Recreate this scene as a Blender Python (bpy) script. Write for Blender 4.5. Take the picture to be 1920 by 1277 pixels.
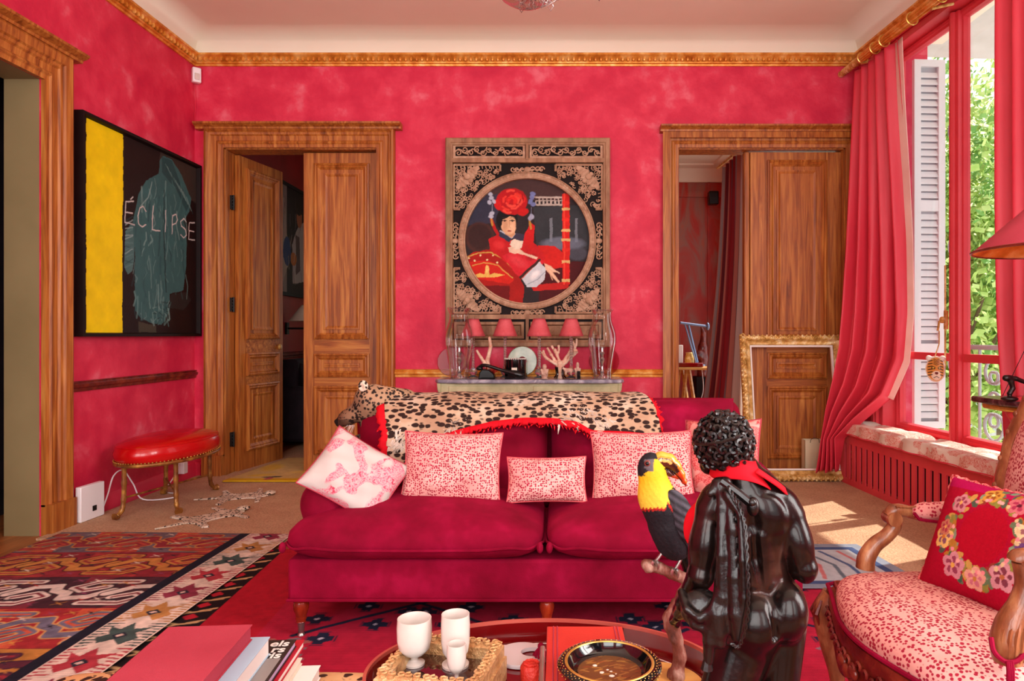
import bpy, math, random
import numpy as np
from mathutils import Vector, Matrix
for _o in list(bpy.data.objects): bpy.data.objects.remove(_o)
SC = bpy.context.scene; COL = SC.collection
PI = math.pi
# ---------------------------------------------------------------- camera (24 mm, level, slightly shifted lens)
F, CX, CY, H = 1280.0, 1043.0, 628.0, 1.104
_cd = bpy.data.cameras.new('camera'); CAM = bpy.data.objects.new('camera', _cd); COL.objects.link(CAM)
CAM.location = (0, 0, H); CAM.rotation_euler = (PI/2, 0, 0)
_cd.sensor_width = 36; _cd.sensor_fit = 'HORIZONTAL'; _cd.lens = 24
_cd.shift_x = (960-CX)/1920; _cd.shift_y = -(638.5-CY)/1920
_cd.clip_start = .05; _cd.clip_end = 200
SC.camera = CAM
# ---------------------------------------------------------------- world, sun, added out-of-view fill lamps, exposure
W = bpy.data.worlds.new('world'); SC.world = W; W.use_nodes = True
_b = W.node_tree.nodes['Background']
_b.inputs[0].default_value = (.93, .96, 1.0, 1); _b.inputs[1].default_value = 1.5
_s = bpy.data.lights.new('sun', 'SUN'); _s.energy = 7.0; _s.angle = .012; _s.color = (1, .93, .82)
SUN = bpy.data.objects.new('sun', _s); COL.objects.link(SUN)
SUN.rotation_euler = Vector((-.33, -.14, -.47)).to_track_quat('-Z', 'Y').to_euler()
SUN.location = (6, 8, 8)
def area(name, loc, aim, sx, sy, e, col=(1, 1, 1)):
    l = bpy.data.lights.new(name, 'AREA'); l.shape = 'RECTANGLE'; l.size = sx; l.size_y = sy; l.energy = e; l.color = col
    o = bpy.data.objects.new(name, l); COL.objects.link(o); o.location = loc
    o.rotation_euler = (Vector(aim)-Vector(loc)).to_track_quat('-Z', 'Y').to_euler()
    return o
area('added_side_fill', (2.9, .3, 1.9), (0, 1.2, 1.0), 1.6, 2.4, 190, (1, .98, .95))  # added soft lamp at the made-up side window, brightens the room
area('added_rear_fill', (-.3, -1.9, 1.9), (-.2, 3, 1.3), 4.4, 2.4, 250, (1, .97, .94))  # added wide fill lamp behind the camera, no known source there
SC.view_settings.view_transform = 'Standard'; SC.view_settings.look = 'None'
SC.view_settings.exposure = 0.0; SC.view_settings.gamma = 1; SC.view_settings.use_curve_mapping = False
SC.cycles.max_bounces = 8; SC.cycles.diffuse_bounces = 5; SC.cycles.transparent_max_bounces = 12
SC.cycles.sample_clamp_indirect = 6; SC.cycles.caustics_refractive = False; SC.cycles.caustics_reflective = False
SC.cycles.use_denoising = True
def P(px, py, d): return ((px-CX)*d/F, d, H-(py-CY)*d/F)          # a point on the photograph's ray at depth d
def G(px, py, z=0.0):
    return P(px, py, (H-z)*F/(py-CY))
# ---------------------------------------------------------------- helpers
def lin(c):
    if isinstance(c, str): c = tuple(int(c[i:i+2], 16) for i in (0, 2, 4))
    return tuple((x/255/12.92) if x/255 <= .04045 else ((x/255+.055)/1.055)**2.4 for x in c)
class MB:
    def __init__(s): s.v = []; s.f = []; s.smooth = True
    def add(s, vs, fs):
        n = len(s.v); s.v.extend([tuple(map(float, q)) for q in vs]); s.f.extend([tuple(int(i)+n for i in q) for q in fs]); return s
    def xf(s, M, start=0):
        s.v[start:] = [tuple(M @ Vector(q)) for q in s.v[start:]]; return s
    def bx(s, x0, x1, y0, y1, z0, z1):
        v = [(x, y, z) for z in (z0, z1) for y in (y0, y1) for x in (x0, x1)]
        return s.add(v, [(0,2,3,1),(4,5,7,6),(0,1,5,4),(2,6,7,3),(0,4,6,2),(1,3,7,5)])
    def box(s, c, d, rz=0, R=None):
        n = len(s.v); s.bx(-d[0]/2, d[0]/2, -d[1]/2, d[1]/2, -d[2]/2, d[2]/2)
        M = Matrix.Translation(c) @ (R if R is not None else Matrix.Rotation(rz, 4, 'Z')); return s.xf(M, n)
    def grid(s, vs, nu, nv, cu=False, cv=False):      # vs row-major [iu*nv+iv]
        f = []
        for i in range(nu if cu else nu-1):
            for j in range(nv if cv else nv-1):
                a, b = i*nv+j, ((i+1) % nu)*nv+j; c, d = ((i+1) % nu)*nv+(j+1) % nv, i*nv+(j+1) % nv
                f.append((a, b, c, d))
        return s.add(vs, f)
    def tube(s, pts, r, n=8, closed=False, cap=True, flat=1.0):
        pts = [Vector(p) for p in pts]; m = len(pts); rr = list(r) if hasattr(r, '__len__') else [r]*m
        T = []
        for i in range(m):
            a = pts[(i-1) % m] if (closed or i) else pts[i]; b = pts[(i+1) % m] if (closed or i < m-1) else pts[i]
            t = (b-a); T.append(t.normalized() if t.length > 1e-9 else Vector((0, 0, 1)))
        up = Vector((0, 0, 1)) if abs(T[0].z) < .9 else Vector((0, 1, 0))
        N = (up - T[0]*up.dot(T[0])).normalized(); vs = []
        for i in range(m):
            N = (N - T[i]*N.dot(T[i])); N = N.normalized() if N.length > 1e-6 else T[i].orthogonal().normalized()
            B = T[i].cross(N)
            for k in range(n):
                a = 2*PI*k/n; vs.append(pts[i] + N*(math.cos(a)*rr[i]*flat) + B*(math.sin(a)*rr[i]))
        base = len(s.v); s.grid(vs, m, n, closed, True)
        if cap and not closed:
            s.f.append(tuple(base+k for k in range(n))); s.f.append(tuple(base+(m-1)*n+k for k in reversed(range(n))))
        return s
    def lathe(s, prof, c=(0, 0, 0), n=28, sx=1, sy=1, cap=True):
        vs = [(c[0]+r*math.cos(2*PI*k/n)*sx, c[1]+r*math.sin(2*PI*k/n)*sy, c[2]+z) for r, z in prof for k in range(n)]
        b = len(s.v); m = len(prof); s.grid(vs, m, n, False, True)
        if cap:
            if prof[0][0] > 1e-5: s.f.append(tuple(b+k for k in reversed(range(n))))
            if prof[-1][0] > 1e-5: s.f.append(tuple(b+(m-1)*n+k for k in range(n)))
        return s
    def ell(s, c, r, n=14, m=9, R=None):
        if not hasattr(r, '__len__'): r = (r, r, r)
        vs = []
        for i in range(m+1):
            t = PI*i/m
            for k in range(n):
                a = 2*PI*k/n; q = Vector((r[0]*math.sin(t)*math.cos(a), r[1]*math.sin(t)*math.sin(a), r[2]*math.cos(t)))
                if R is not None: q = R @ q
                vs.append((c[0]+q[0], c[1]+q[1], c[2]+q[2]))
        return s.grid(vs, m+1, n, False, True)
    def prism(s, poly, to3d, h0, h1):                 # polygon (a,b) extruded from h0 to h1; to3d(a,b,h)
        n = len(poly); b = len(s.v)
        s.add([to3d(a, c, h0) for a, c in poly]+[to3d(a, c, h1) for a, c in poly],
              [tuple(range(n))[::-1], tuple(range(n, 2*n))]+[(i, (i+1) % n, n+(i+1) % n, n+i) for i in range(n)]); return s
    def sweep(s, path, prof, to3d, closed=False):     # mitred moulding; path in plane (a,b); prof = (offset left of path, height)
        m = len(path); vs = []
        for i in range(m):
            p = Vector(path[i]); a = Vector(path[(i-1) % m]) if (closed or i) else None; c = Vector(path[(i+1) % m]) if (closed or i < m-1) else None
            d1 = (p-a).normalized() if a is not None else (c-p).normalized(); d2 = (c-p).normalized() if c is not None else d1
            n1 = Vector((-d1.y, d1.x)); n2 = Vector((-d2.y, d2.x)); nn = (n1+n2); nn = nn/nn.length; k = 1/max(.2, nn.dot(n1))
            for o, h in prof: q = p+nn*(o*k); vs.append(to3d(q.x, q.y, h))
        b = len(s.v); s.grid(vs, m, len(prof), closed, True)
        if not closed:
            s.f.append(tuple(b+k for k in range(len(prof)))); s.f.append(tuple(b+(m-1)*len(prof)+k for k in reversed(range(len(prof)))))
        return s
    def build(s, name, mt, parent=None, smooth=True, bevel=0, ang=35, sub=0, keep=False):
        V = np.array(s.v, dtype=float)
        if parent is None:
            off = Vector((0, 0, 0)) if keep else Vector(((V[:,0].min()+V[:,0].max())/2, (V[:,1].min()+V[:,1].max())/2, V[:,2].min()))
            M = Matrix.Translation(off)
        else: M = PM[parent.name]; off = None
        if not keep or parent is not None:
            Mi = np.array(M.inverted()); V = V @ Mi[:3, :3].T + Mi[:3, 3]
        me = bpy.data.meshes.new(name); me.from_pydata(V.tolist(), [], s.f); me.update()
        fin(me, smooth, ang)
        if mt is not None: me.materials.append(mt)
        o = bpy.data.objects.new(name, me); COL.objects.link(o)
        if parent is None: o.location = off; PM[o.name] = M
        else: o.parent = parent; PM[o.name] = M
        if bevel:
            b = o.modifiers.new('bevel', 'BEVEL'); b.width = bevel; b.segments = 2; b.limit_method = 'ANGLE'; b.angle_limit = .6
        if sub:
            b = o.modifiers.new('sub', 'SUBSURF'); b.levels = b.render_levels = sub
        return o
def fin(me, smooth=True, ang=35):
    import bmesh
    bm = bmesh.new(); bm.from_mesh(me); bmesh.ops.recalc_face_normals(bm, faces=bm.faces); bm.to_mesh(me); bm.free()
    if smooth:
        me.shade_smooth()
        if ang < 180: me.set_sharp_from_angle(angle=math.radians(ang))
PM = {}
def tag(o, label=None, cat=None, group=None, kind=None):
    if label: o['label'] = label
    if cat: o['category'] = cat
    if group: o['group'] = group
    if kind: o['kind'] = kind
    return o
def thing(name, label, cat, loc, rz=0, group=None, kind=None):
    o = bpy.data.objects.new(name, None); COL.objects.link(o); o.location = loc; o.rotation_euler = (0, 0, rz)
    o.empty_display_size = .05
    PM[o.name] = Matrix.Translation(loc) @ Matrix.Rotation(rz, 4, 'Z')
    return tag(o, label, cat, group, kind)
def struct(o): o['kind'] = 'structure'; return o
def copy_tree(o, loc=None, rz=None, label=None, parent=None):
    c = o.copy(); COL.objects.link(c)
    if parent is not None: c.parent = parent
    if loc is not None: c.location = loc
    if rz is not None: c.rotation_euler = (0, 0, rz)
    if label: c['label'] = label
    for ch in [q for q in COL.objects if q.parent == o]: copy_tree(ch, parent=c)
    return c
def rect(x0, x1, y0, y1): return [(x0, y0), (x1, y0), (x1, y1), (x0, y1)]
def spline(pts, n=6):                                  # Catmull-Rom through any-dimension points
    p = [np.array(q, float) for q in pts]; p = [2*p[0]-p[1]]+p+[2*p[-1]-p[-2]]; out = []
    for i in range(1, len(p)-2):
        for k in range(n):
            t = k/n; a, b, c, d = p[i-1:i+3]
            out.append(.5*((2*b)+(c-a)*t+(2*a-5*b+4*c-d)*t*t+(-a+3*b-3*c+d)*t**3))
    out.append(p[-2]); return [tuple(q) for q in out]
# ---------------------------------------------------------------- materials
MATS = {}
def nt(name):
    m = bpy.data.materials.new(name); m.use_nodes = True; t = m.node_tree; return m, t, t.nodes['Principled BSDF']
def nz(t, vec, scale, detail=4, rough=.55, dist=0):
    n = t.nodes.new('ShaderNodeTexNoise'); n.inputs['Scale'].default_value = scale; n.inputs['Detail'].default_value = detail
    n.inputs['Roughness'].default_value = rough; n.inputs['Distortion'].default_value = dist; t.links.new(vec, n.inputs['Vector']); return n.outputs['Fac']
def ramp(t, fac, stops, const=False):
    r = t.nodes.new('ShaderNodeValToRGB'); e = r.color_ramp.elements
    if const: r.color_ramp.interpolation = 'CONSTANT'
    while len(e) < len(stops): e.new(.5)
    for k, (p, c) in enumerate(stops): e[k].position = p; e[k].color = (*lin(c), 1)
    t.links.new(fac, r.inputs[0]); return r.outputs[0]
def vecmap(t, st=(1, 1, 1), rot=(0, 0, 0), world=False):
    g = t.nodes.new('ShaderNodeNewGeometry') if world else t.nodes.new('ShaderNodeTexCoord')
    m = t.nodes.new('ShaderNodeMapping'); m.inputs['Scale'].default_value = st; m.inputs['Rotation'].default_value = rot
    t.links.new(g.outputs['Position' if world else 'Object'], m.inputs[0]); return m.outputs[0]
def bump(t, b, h, s, d=.01):
    n = t.nodes.new('ShaderNodeBump'); n.inputs['Strength'].default_value = s; n.inputs['Distance'].default_value = d
    t.links.new(h, n.inputs['Height']); t.links.new(n.outputs[0], b.inputs['Normal'])
def mat(name, stops, scale=4, rough=.5, metal=0, bmp=0, bs=None, st=(1, 1, 1), coat=0, sheen=0, trans=0, ior=1.45, det=4, alpha=1, dist=0, world=False, bd=.01, spec=.5, emit=0, sss=0):
    m, t, b = nt(name)
    if isinstance(stops, (str, tuple)): stops = [(0, stops)]
    v = vecmap(t, st, world=world)
    if len(stops) > 1: t.links.new(ramp(t, nz(t, v, scale, det, dist=dist), stops), b.inputs['Base Color'])
    else: b.inputs['Base Color'].default_value = (*lin(stops[0][1]), 1)
    b.inputs['Roughness'].default_value = rough; b.inputs['Metallic'].default_value = metal
    b.inputs['Coat Weight'].default_value = coat; b.inputs['Sheen Weight'].default_value = sheen; b.inputs['Sheen Roughness'].default_value = .4
    b.inputs['Transmission Weight'].default_value = trans; b.inputs['IOR'].default_value = ior; b.inputs['Alpha'].default_value = alpha
    b.inputs['Specular IOR Level'].default_value = spec
    if sheen: b.inputs['Sheen Tint'].default_value = (*lin(stops[-1][1]), 1)
    if bmp: bump(t, b, nz(t, v, bs or scale*3, det), bmp, bd)
    if emit:
        b.inputs['Emission Color'].default_value = (*lin(stops[-1][1]), 1); b.inputs['Emission Strength'].default_value = emit
    MATS[name] = m; return m
def spots(name, bg, dark, scale=60, thr=.35, st=(1, 1, 1), rough=.8, world=False, rosette=False, bmp=.2, soft=.04, ns=6, warp=.25, rnd=1.0):
    """cloth or fur with spots: Voronoi cells on a noisy ground"""
    m, t, b = nt(name); v = vecmap(t, st, world=world)
    n3 = t.nodes.new('ShaderNodeTexNoise'); n3.inputs['Scale'].default_value = scale*.8; t.links.new(v, n3.inputs['Vector'])
    mx = t.nodes.new('ShaderNodeVectorMath'); mx.operation = 'MULTIPLY_ADD'; t.links.new(n3.outputs['Color'], mx.inputs[0])
    mx.inputs[1].default_value = (warp/scale*4,)*3; t.links.new(v, mx.inputs[2])
    vo = t.nodes.new('ShaderNodeTexVoronoi'); vo.inputs['Scale'].default_value = scale; vo.inputs['Randomness'].default_value = rnd; t.links.new(mx.outputs[0], vo.inputs['Vector'])
    r = t.nodes.new('ShaderNodeMapRange'); r.inputs[1].default_value = thr-soft; r.inputs[2].default_value = thr+soft
    t.links.new(vo.outputs['Distance'], r.inputs[0])
    bgc = ramp(t, nz(t, v, ns, 3), bg)
    mc = t.nodes.new('ShaderNodeMix'); mc.data_type = 'RGBA'; t.links.new(r.outputs[0], mc.inputs[0])
    mc.inputs[6].default_value = (*lin(dark), 1); t.links.new(bgc, mc.inputs[7]); t.links.new(mc.outputs[2], b.inputs['Base Color'])
    b.inputs['Roughness'].default_value = rough; b.inputs['Specular IOR Level'].default_value = .25
    if bmp: bump(t, b, nz(t, v, 260, 2), bmp, .002)
    MATS[name] = m; return m
def vcol(name, rough=.8, bmp=0, bs=300, spec=.3, coat=0, sheen=0, metal=0):
    m, t, b = nt(name); a = t.nodes.new('ShaderNodeAttribute'); a.attribute_name = 'Col'
    t.links.new(a.outputs['Color'], b.inputs['Base Color']); b.inputs['Roughness'].default_value = rough
    b.inputs['Specular IOR Level'].default_value = spec; b.inputs['Coat Weight'].default_value = coat; b.inputs['Metallic'].default_value = metal
    b.inputs['Coat Roughness'].default_value = .15
    if bmp: bump(t, b, nz(t, vecmap(t), bs, 3), bmp, .004)
    MATS[name] = m; return m
WP = '%'
mat('plaster', [(.28, 'c41540'), (.45, 'cf2246'), (.58, 'da3452'), (.74, 'e66c7e')], 5.0, .62, bmp=.3, bs=30, det=14, dist=.15)
mat('plaster_red', [(.3, 'cc1c3e'), (.6, 'd8304e'), (.75, 'e25068')], 3, .6, bmp=.2, bs=22, det=8)
mat('red_paint', [(.3, 'd83a48'), (.7, 'e44c56')], 3, .45, bmp=.08, bs=10)
mat('ceiling', [(.3, 'efe8d2'), (.7, 'f4eeda')], 1.5, .8)
mat('gold', [(.3, 'ba6a1c'), (.5, 'e0973a'), (.7, 'f2c574')], 14, .38, .4, bmp=.3, bs=40)
mat('old_gold', [(.3, 'a37632'), (.5, 'd6a95c'), (.7, 'f2e0aa')], 22, .42, .3, bmp=.5, bs=60)
mat('bright_gold', [(.3, 'c08a2c'), (.7, 'f2cf74')], 14, .3, .7)
for n, st in (('oak_v', (16, 16, .9)), ('oak_h', (.9, 16, 16)), ('oak_d', (16, .9, 16))):
    mat(n, [(.25, '66300e'), (.42, '95501e'), (.56, 'b06a2c'), (.75, 'ca8a42')], 2.2, .42, bmp=.12, bs=12, st=st, det=6, dist=.8, world=False)
mat('olive_paint', [(.3, '7d6c48'), (.7, '8e7b55')], 2, .6)
mat('parquet', [(.3, '7c4322'), (.7, 'b06a38')], 4, .35, st=(8, .8, 1))
def sisal():
    m, t, b = nt('sisal'); v = vecmap(t, (1, 1, 1))
    wv = t.nodes.new('ShaderNodeTexVoronoi'); wv.inputs['Scale'].default_value = 95; t.links.new(v, wv.inputs['Vector'])
    n = nz(t, v, 5, 5)
    c1 = ramp(t, wv.outputs['Distance'], [(.1, 'cda583'), (.7, '94704f')]); c2 = ramp(t, n, [(.3, 'bb9070'), (.7, 'd8b18c')])
    mc = t.nodes.new('ShaderNodeMix'); mc.data_type = 'RGBA'; mc.inputs[0].default_value = .5
    t.links.new(c1, mc.inputs[6]); t.links.new(c2, mc.inputs[7]); t.links.new(mc.outputs[2], b.inputs['Base Color'])
    b.inputs['Roughness'].default_value = .9; bump(t, b, wv.outputs['Distance'], .7, .006); MATS['sisal'] = m
sisal()
mat('velvet', [(.3, '6c001e'), (.55, '82032a'), (.75, '9a0c3a')], 7, .85, bmp=.35, bs=240, sheen=.35, det=3, bd=.003, spec=.15)
mat('velvet_shaded', [(.3, '6e001b'), (.7, '880328')], 6, .85, bmp=.3, bs=240, sheen=.3, bd=.003, spec=.15)  # darker copy of velvet, shade on the sofa back put into the colour
mat('curtain', [(.3, 'd02a40'), (.7, 'e04456')], 3, .5, bmp=.1, bs=30, st=(1, 1, .3), sheen=.25)
mat('lining', [(.3, 'e4b8ae'), (.7, 'f2d4c8')], 3, .8)
mat('mahogany', [(.3, '5e1408'), (.55, '8e2a12'), (.7, 'b0481c')], 8, .25, st=(3, 3, .6), coat=.5)
mat('walnut', [(.25, '4d2213'), (.5, '8a5030'), (.72, 'b98458')], 14, .35, st=(2, 2, .7), bmp=.25, bs=30, coat=.25)
mat('walnut_red', [(.25, '3a0d0a'), (.5, '6b1d15'), (.72, '8f3a24')], 14, .35, bmp=.3, bs=40, coat=.3)
mat('elm', [(.25, '7a5238'), (.5, '9a7152'), (.72, 'b58c6a')], 10, .6, st=(2, 2, .6), bmp=.4, bs=50)
mat('elm_light', [(.25, '9a7458'), (.5, 'b58f72'), (.75, 'caa88c')], 24, .6, bmp=.5, bs=70)
mat('slat_gap_shade', '120607', rough=.8)  # near black for the shade between the radiator slats
mat('black_frame', [(.3, '120605'), (.7, '1c0b09')], 6, .6, spec=.2)
mat('black_plastic', '0b0b0c', rough=.25)
mat('black_lacquer', '0a0a0c', rough=.12, coat=.6)
mat('white_plastic', 'f1eef0', rough=.35)
mat('white_paint', 'e4e6e8', rough=.5)
mat('ivory', [(.3, 'cfc3b9'), (.7, 'dcd2ca')], 7, .22, coat=.35)
mat('white_disc', 'cfc4c4', rough=.3)
mat('glass', 'ffffff', rough=0, trans=1, ior=1.3)
mat('crystal', 'ffffff', rough=.02, trans=.9, ior=1.5)
def thin_glass(name, fac, tint='ffffff'):
    m = bpy.data.materials.new(name); m.use_nodes = True; t = m.node_tree; t.nodes.clear()
    o = t.nodes.new('ShaderNodeOutputMaterial'); g = t.nodes.new('ShaderNodeBsdfGlossy'); g.inputs['Roughness'].default_value = .03
    tr = t.nodes.new('ShaderNodeBsdfTransparent'); tr.inputs[0].default_value = (*lin(tint), 1)
    lw = t.nodes.new('ShaderNodeLayerWeight'); lw.inputs[0].default_value = fac; mx = t.nodes.new('ShaderNodeMixShader')
    t.links.new(lw.outputs['Facing'], mx.inputs[0]); t.links.new(tr.outputs[0], mx.inputs[1]); t.links.new(g.outputs[0], mx.inputs[2]); t.links.new(mx.outputs[0], o.inputs[0])
    MATS[name] = m; return m
thin_glass('thin_glass', .5, 'fbfbfb'); thin_glass('pane_glass', .04, 'fdfefe'); thin_glass('disc_glass', .3, 'ead0d4')
mat('silver', [(.3, 'b8b4b4'), (.7, 'e8e4e2')], 20, .18, .9)
mat('steel', 'a39e9a', rough=.3, metal=.9)
mat('jade', [(.3, '7f8f78'), (.55, 'a5ac92'), (.75, 'c2bda2')], 12, .25, coat=.3)
mat('coral_cream', [(.3, 'd8987c'), (.7, 'f1d3ba')], 30, .6, bmp=.6, bs=90)
mat('coral_red', [(.3, 'b01c14'), (.7, 'd83a28')], 30, .5, bmp=.5, bs=90)
mat('terracotta', [(.3, 'a97f6c'), (.7, 'd9b8a4')], 40, .6, bmp=.5, bs=60)
mat('shade_red', [(.3, 'c8444a'), (.7, 'd8626a')], 12, .75)
mat('marble_grey', [(.3, '6f6d7d'), (.5, '918fa0'), (.65, 'c8c6d0')], 8, .22, det=9, dist=1.5)
mat('marble_dark', [(.3, '2c1418'), (.5, '4a2428'), (.7, '7d5358')], 9, .15, det=9, dist=1.8)
mat('console_paint', [(.3, '9d9a72'), (.55, 'b9b58a'), (.75, 'cdc8a0')], 9, .55, bmp=.15, bs=30, det=7)
mat('leather_red', [(.3, 'b8060c'), (.7, 'cc1014')], 5, .25, coat=.3, bmp=.08, bs=60)
mat('bamboo_gilt', [(.3, '5b2c12'), (.55, '94602a'), (.75, 'c8973f')], 16, .35, .3, bmp=.2)
mat('bronze', [(.3, '0e0807'), (.5, '190f0d'), (.72, '4a2f29')], 12, .25, .5, coat=.15, det=6, bmp=.06, bs=90)
mat('bronze_dark', [(.3, '070505'), (.7, '1a100f')], 16, .34, .2, coat=.2, bmp=.1, bs=120)
mat('felt_red', [(.3, 'c00a18'), (.7, 'cf1424')], 5, .8, spec=.15)
mat('bark', [(.25, '3f180e'), (.5, '74382a'), (.72, 'b08a7a')], 30, .75, bmp=.9, bs=50, st=(1, 1, .45))
mat('lacquer_red', [(.3, '5e0508'), (.7, '7a0a0c')], 3, .1, coat=.8)
mat('lacquer_edge', [(.3, 'a8473c'), (.7, 'bd5a4c')], 5, .35)
mat('book_red', [(.3, 'c62c26'), (.7, 'd23a2e')], 8, .45, bmp=.1, bs=200)
mat('cloth_red', [(.3, 'a42e40'), (.7, 'b23a4c')], 5, .75, bmp=.2, bs=300)
mat('pages', 'ede8e0', rough=.8); mat('paper_blue', 'a9c3d6', rough=.45); mat('paper_grey', '8f8a86', rough=.4)
mat('paper_lilac', 'c9b9dc', rough=.5); mat('paper_black', '2b2320', rough=.4); mat('paper_crimson', 'b5182c', rough=.5); mat('paper_cream', 'e2d6c4', rough=.7)
mat('light_wood', [(.3, 'bd8038'), (.7, 'dca55c')], 6, .35, st=(.6, 6, 6), coat=.2)
mat('paper_bag', [(.3, 'cdbf9c'), (.7, 'dccfae')], 4, .7)
mat('panel_red', [(.3, '8e1208'), (.5, 'bb2812'), (.62, 'a0685a'), (.75, 'cc5424')], 2.2, .4, st=(1.6, 1, .45), det=7, dist=.8)
mat('bed_wall', [(.3, '8c0c10'), (.7, 'ae1c20')], 3, .6)
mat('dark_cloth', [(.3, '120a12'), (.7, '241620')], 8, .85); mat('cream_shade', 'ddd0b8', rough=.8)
mat('iron', '24211f', rough=.5, metal=.5); mat('iron_pale', 'a9adb2', rough=.6)
mat('facade', [(.3, 'c9c9c4'), (.7, 'dededb')], 3, .8, bmp=.2); mat('window_dark', '5d6a74', rough=.2)
mat('leaf', [(.3, 'a6cc5c'), (.5, 'cbe282'), (.7, 'eef0a6')], 2.5, .6); mat('leaf_dark', [(.3, '6aa650'), (.7, '9cc868')], 3, .6)
mat('trunk', '6d5a45', rough=.9, bmp=.5)
mat('blue_metal', '7688a8', rough=.4, metal=.4)
mat('trim_gold', [(.3, 'b07a48'), (.55, 'd6a874'), (.7, 'eed2a4')], 22, .38, .4, bmp=.5, bs=90)
spots('dotted', [(.3, 'd28d88'), (.5, 'dda29a'), (.7, 'e8bcb2')], 'a3203c', 118, .42, rough=.85, ns=7, bmp=.15, soft=.07, warp=.06, rnd=.62)
spots('dotted_chair', [(.3, 'd18c86'), (.5, 'dda096'), (.7, 'e6b6ac')], 'a01f38', 112, .41, rough=.8, ns=4, bmp=.15, soft=.06, warp=.08, rnd=.7)
spots('leopard', [(.3, 'a58268'), (.5, 'b89a7e'), (.72, 'd4c4b0')], '2a1712', 37, .47, st=(.8, 1.15, 1.3), rough=.85, ns=7, bmp=.6, soft=.05, warp=.12, rnd=.75)
spots('leopard_small', [(.3, 'a87848'), (.5, 'c09468'), (.72, 'd8bca0')], '20110d', 62, .43, rough=.85, ns=8, bmp=.5, warp=.15)
spots('leopard_pale', [(.3, 'c4ab92'), (.6, 'e0d0bc'), (.75, 'f2ebe0')], '2c211d', 55, .37, rough=.9, ns=12, bmp=.5, warp=.3)
spots('leopard_cloth', [(.3, 'c58e58'), (.7, 'e0b684')], '3a2018', 34, .40, rough=.8, ns=7, warp=.35)
mat('fur_pale', [(.3, '8f7f74'), (.5, 'bfae9e'), (.7, 'ddd0c4')], 16, .9, det=5)
def toile(name, ground, ink1, ink2, scale, thr=.52):
    m, t, b = nt(name); v = vecmap(t)
    a = nz(t, v, scale, 2, .4, .6); d = nz(t, v, scale*4.5, 3, .6, 2.2)
    k1 = ramp(t, d, [(0, ink2), (.43, ink1), (.5, ground), (.56, ink1), (.66, ink2)])
    r = t.nodes.new('ShaderNodeMapRange'); r.inputs[1].default_value = thr-.012; r.inputs[2].default_value = thr+.012; t.links.new(a, r.inputs[0])
    mc = t.nodes.new('ShaderNodeMix'); mc.data_type = 'RGBA'; t.links.new(r.outputs[0], mc.inputs[0]); mc.inputs[6].default_value = (*lin(ground), 1)
    t.links.new(k1, mc.inputs[7]); t.links.new(mc.outputs[2], b.inputs['Base Color']); b.inputs['Roughness'].default_value = .75
    bump(t, b, nz(t, v, 300, 2), .12, .002); MATS[name] = m
toile('toile', 'bfb8b2', 'd8768a', 'bd2f4c', 10, .49); toile('toile_seat', 'e2d2c2', 'd98a7c', 'c0503f', 9, .47); toile('toile_red', 'e29a90', 'c43a40', 'a8141f', 16, .42)
vcol('rug', .9, .5, 260, .15); vcol('oil', .6, .25, 90, .15, 0); vcol('print', .3, .1, 60, .4, .3)
vcol('feather', .7, .4, 140, .3); vcol('bill', .22, .05, 40, .5, .4); vcol('needlepoint', .9, .4, 350, .1); vcol('stripe_cloth', .75, .15, 40, .2); vcol('ornament', .35, .3, 120, .4, .2)
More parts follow.
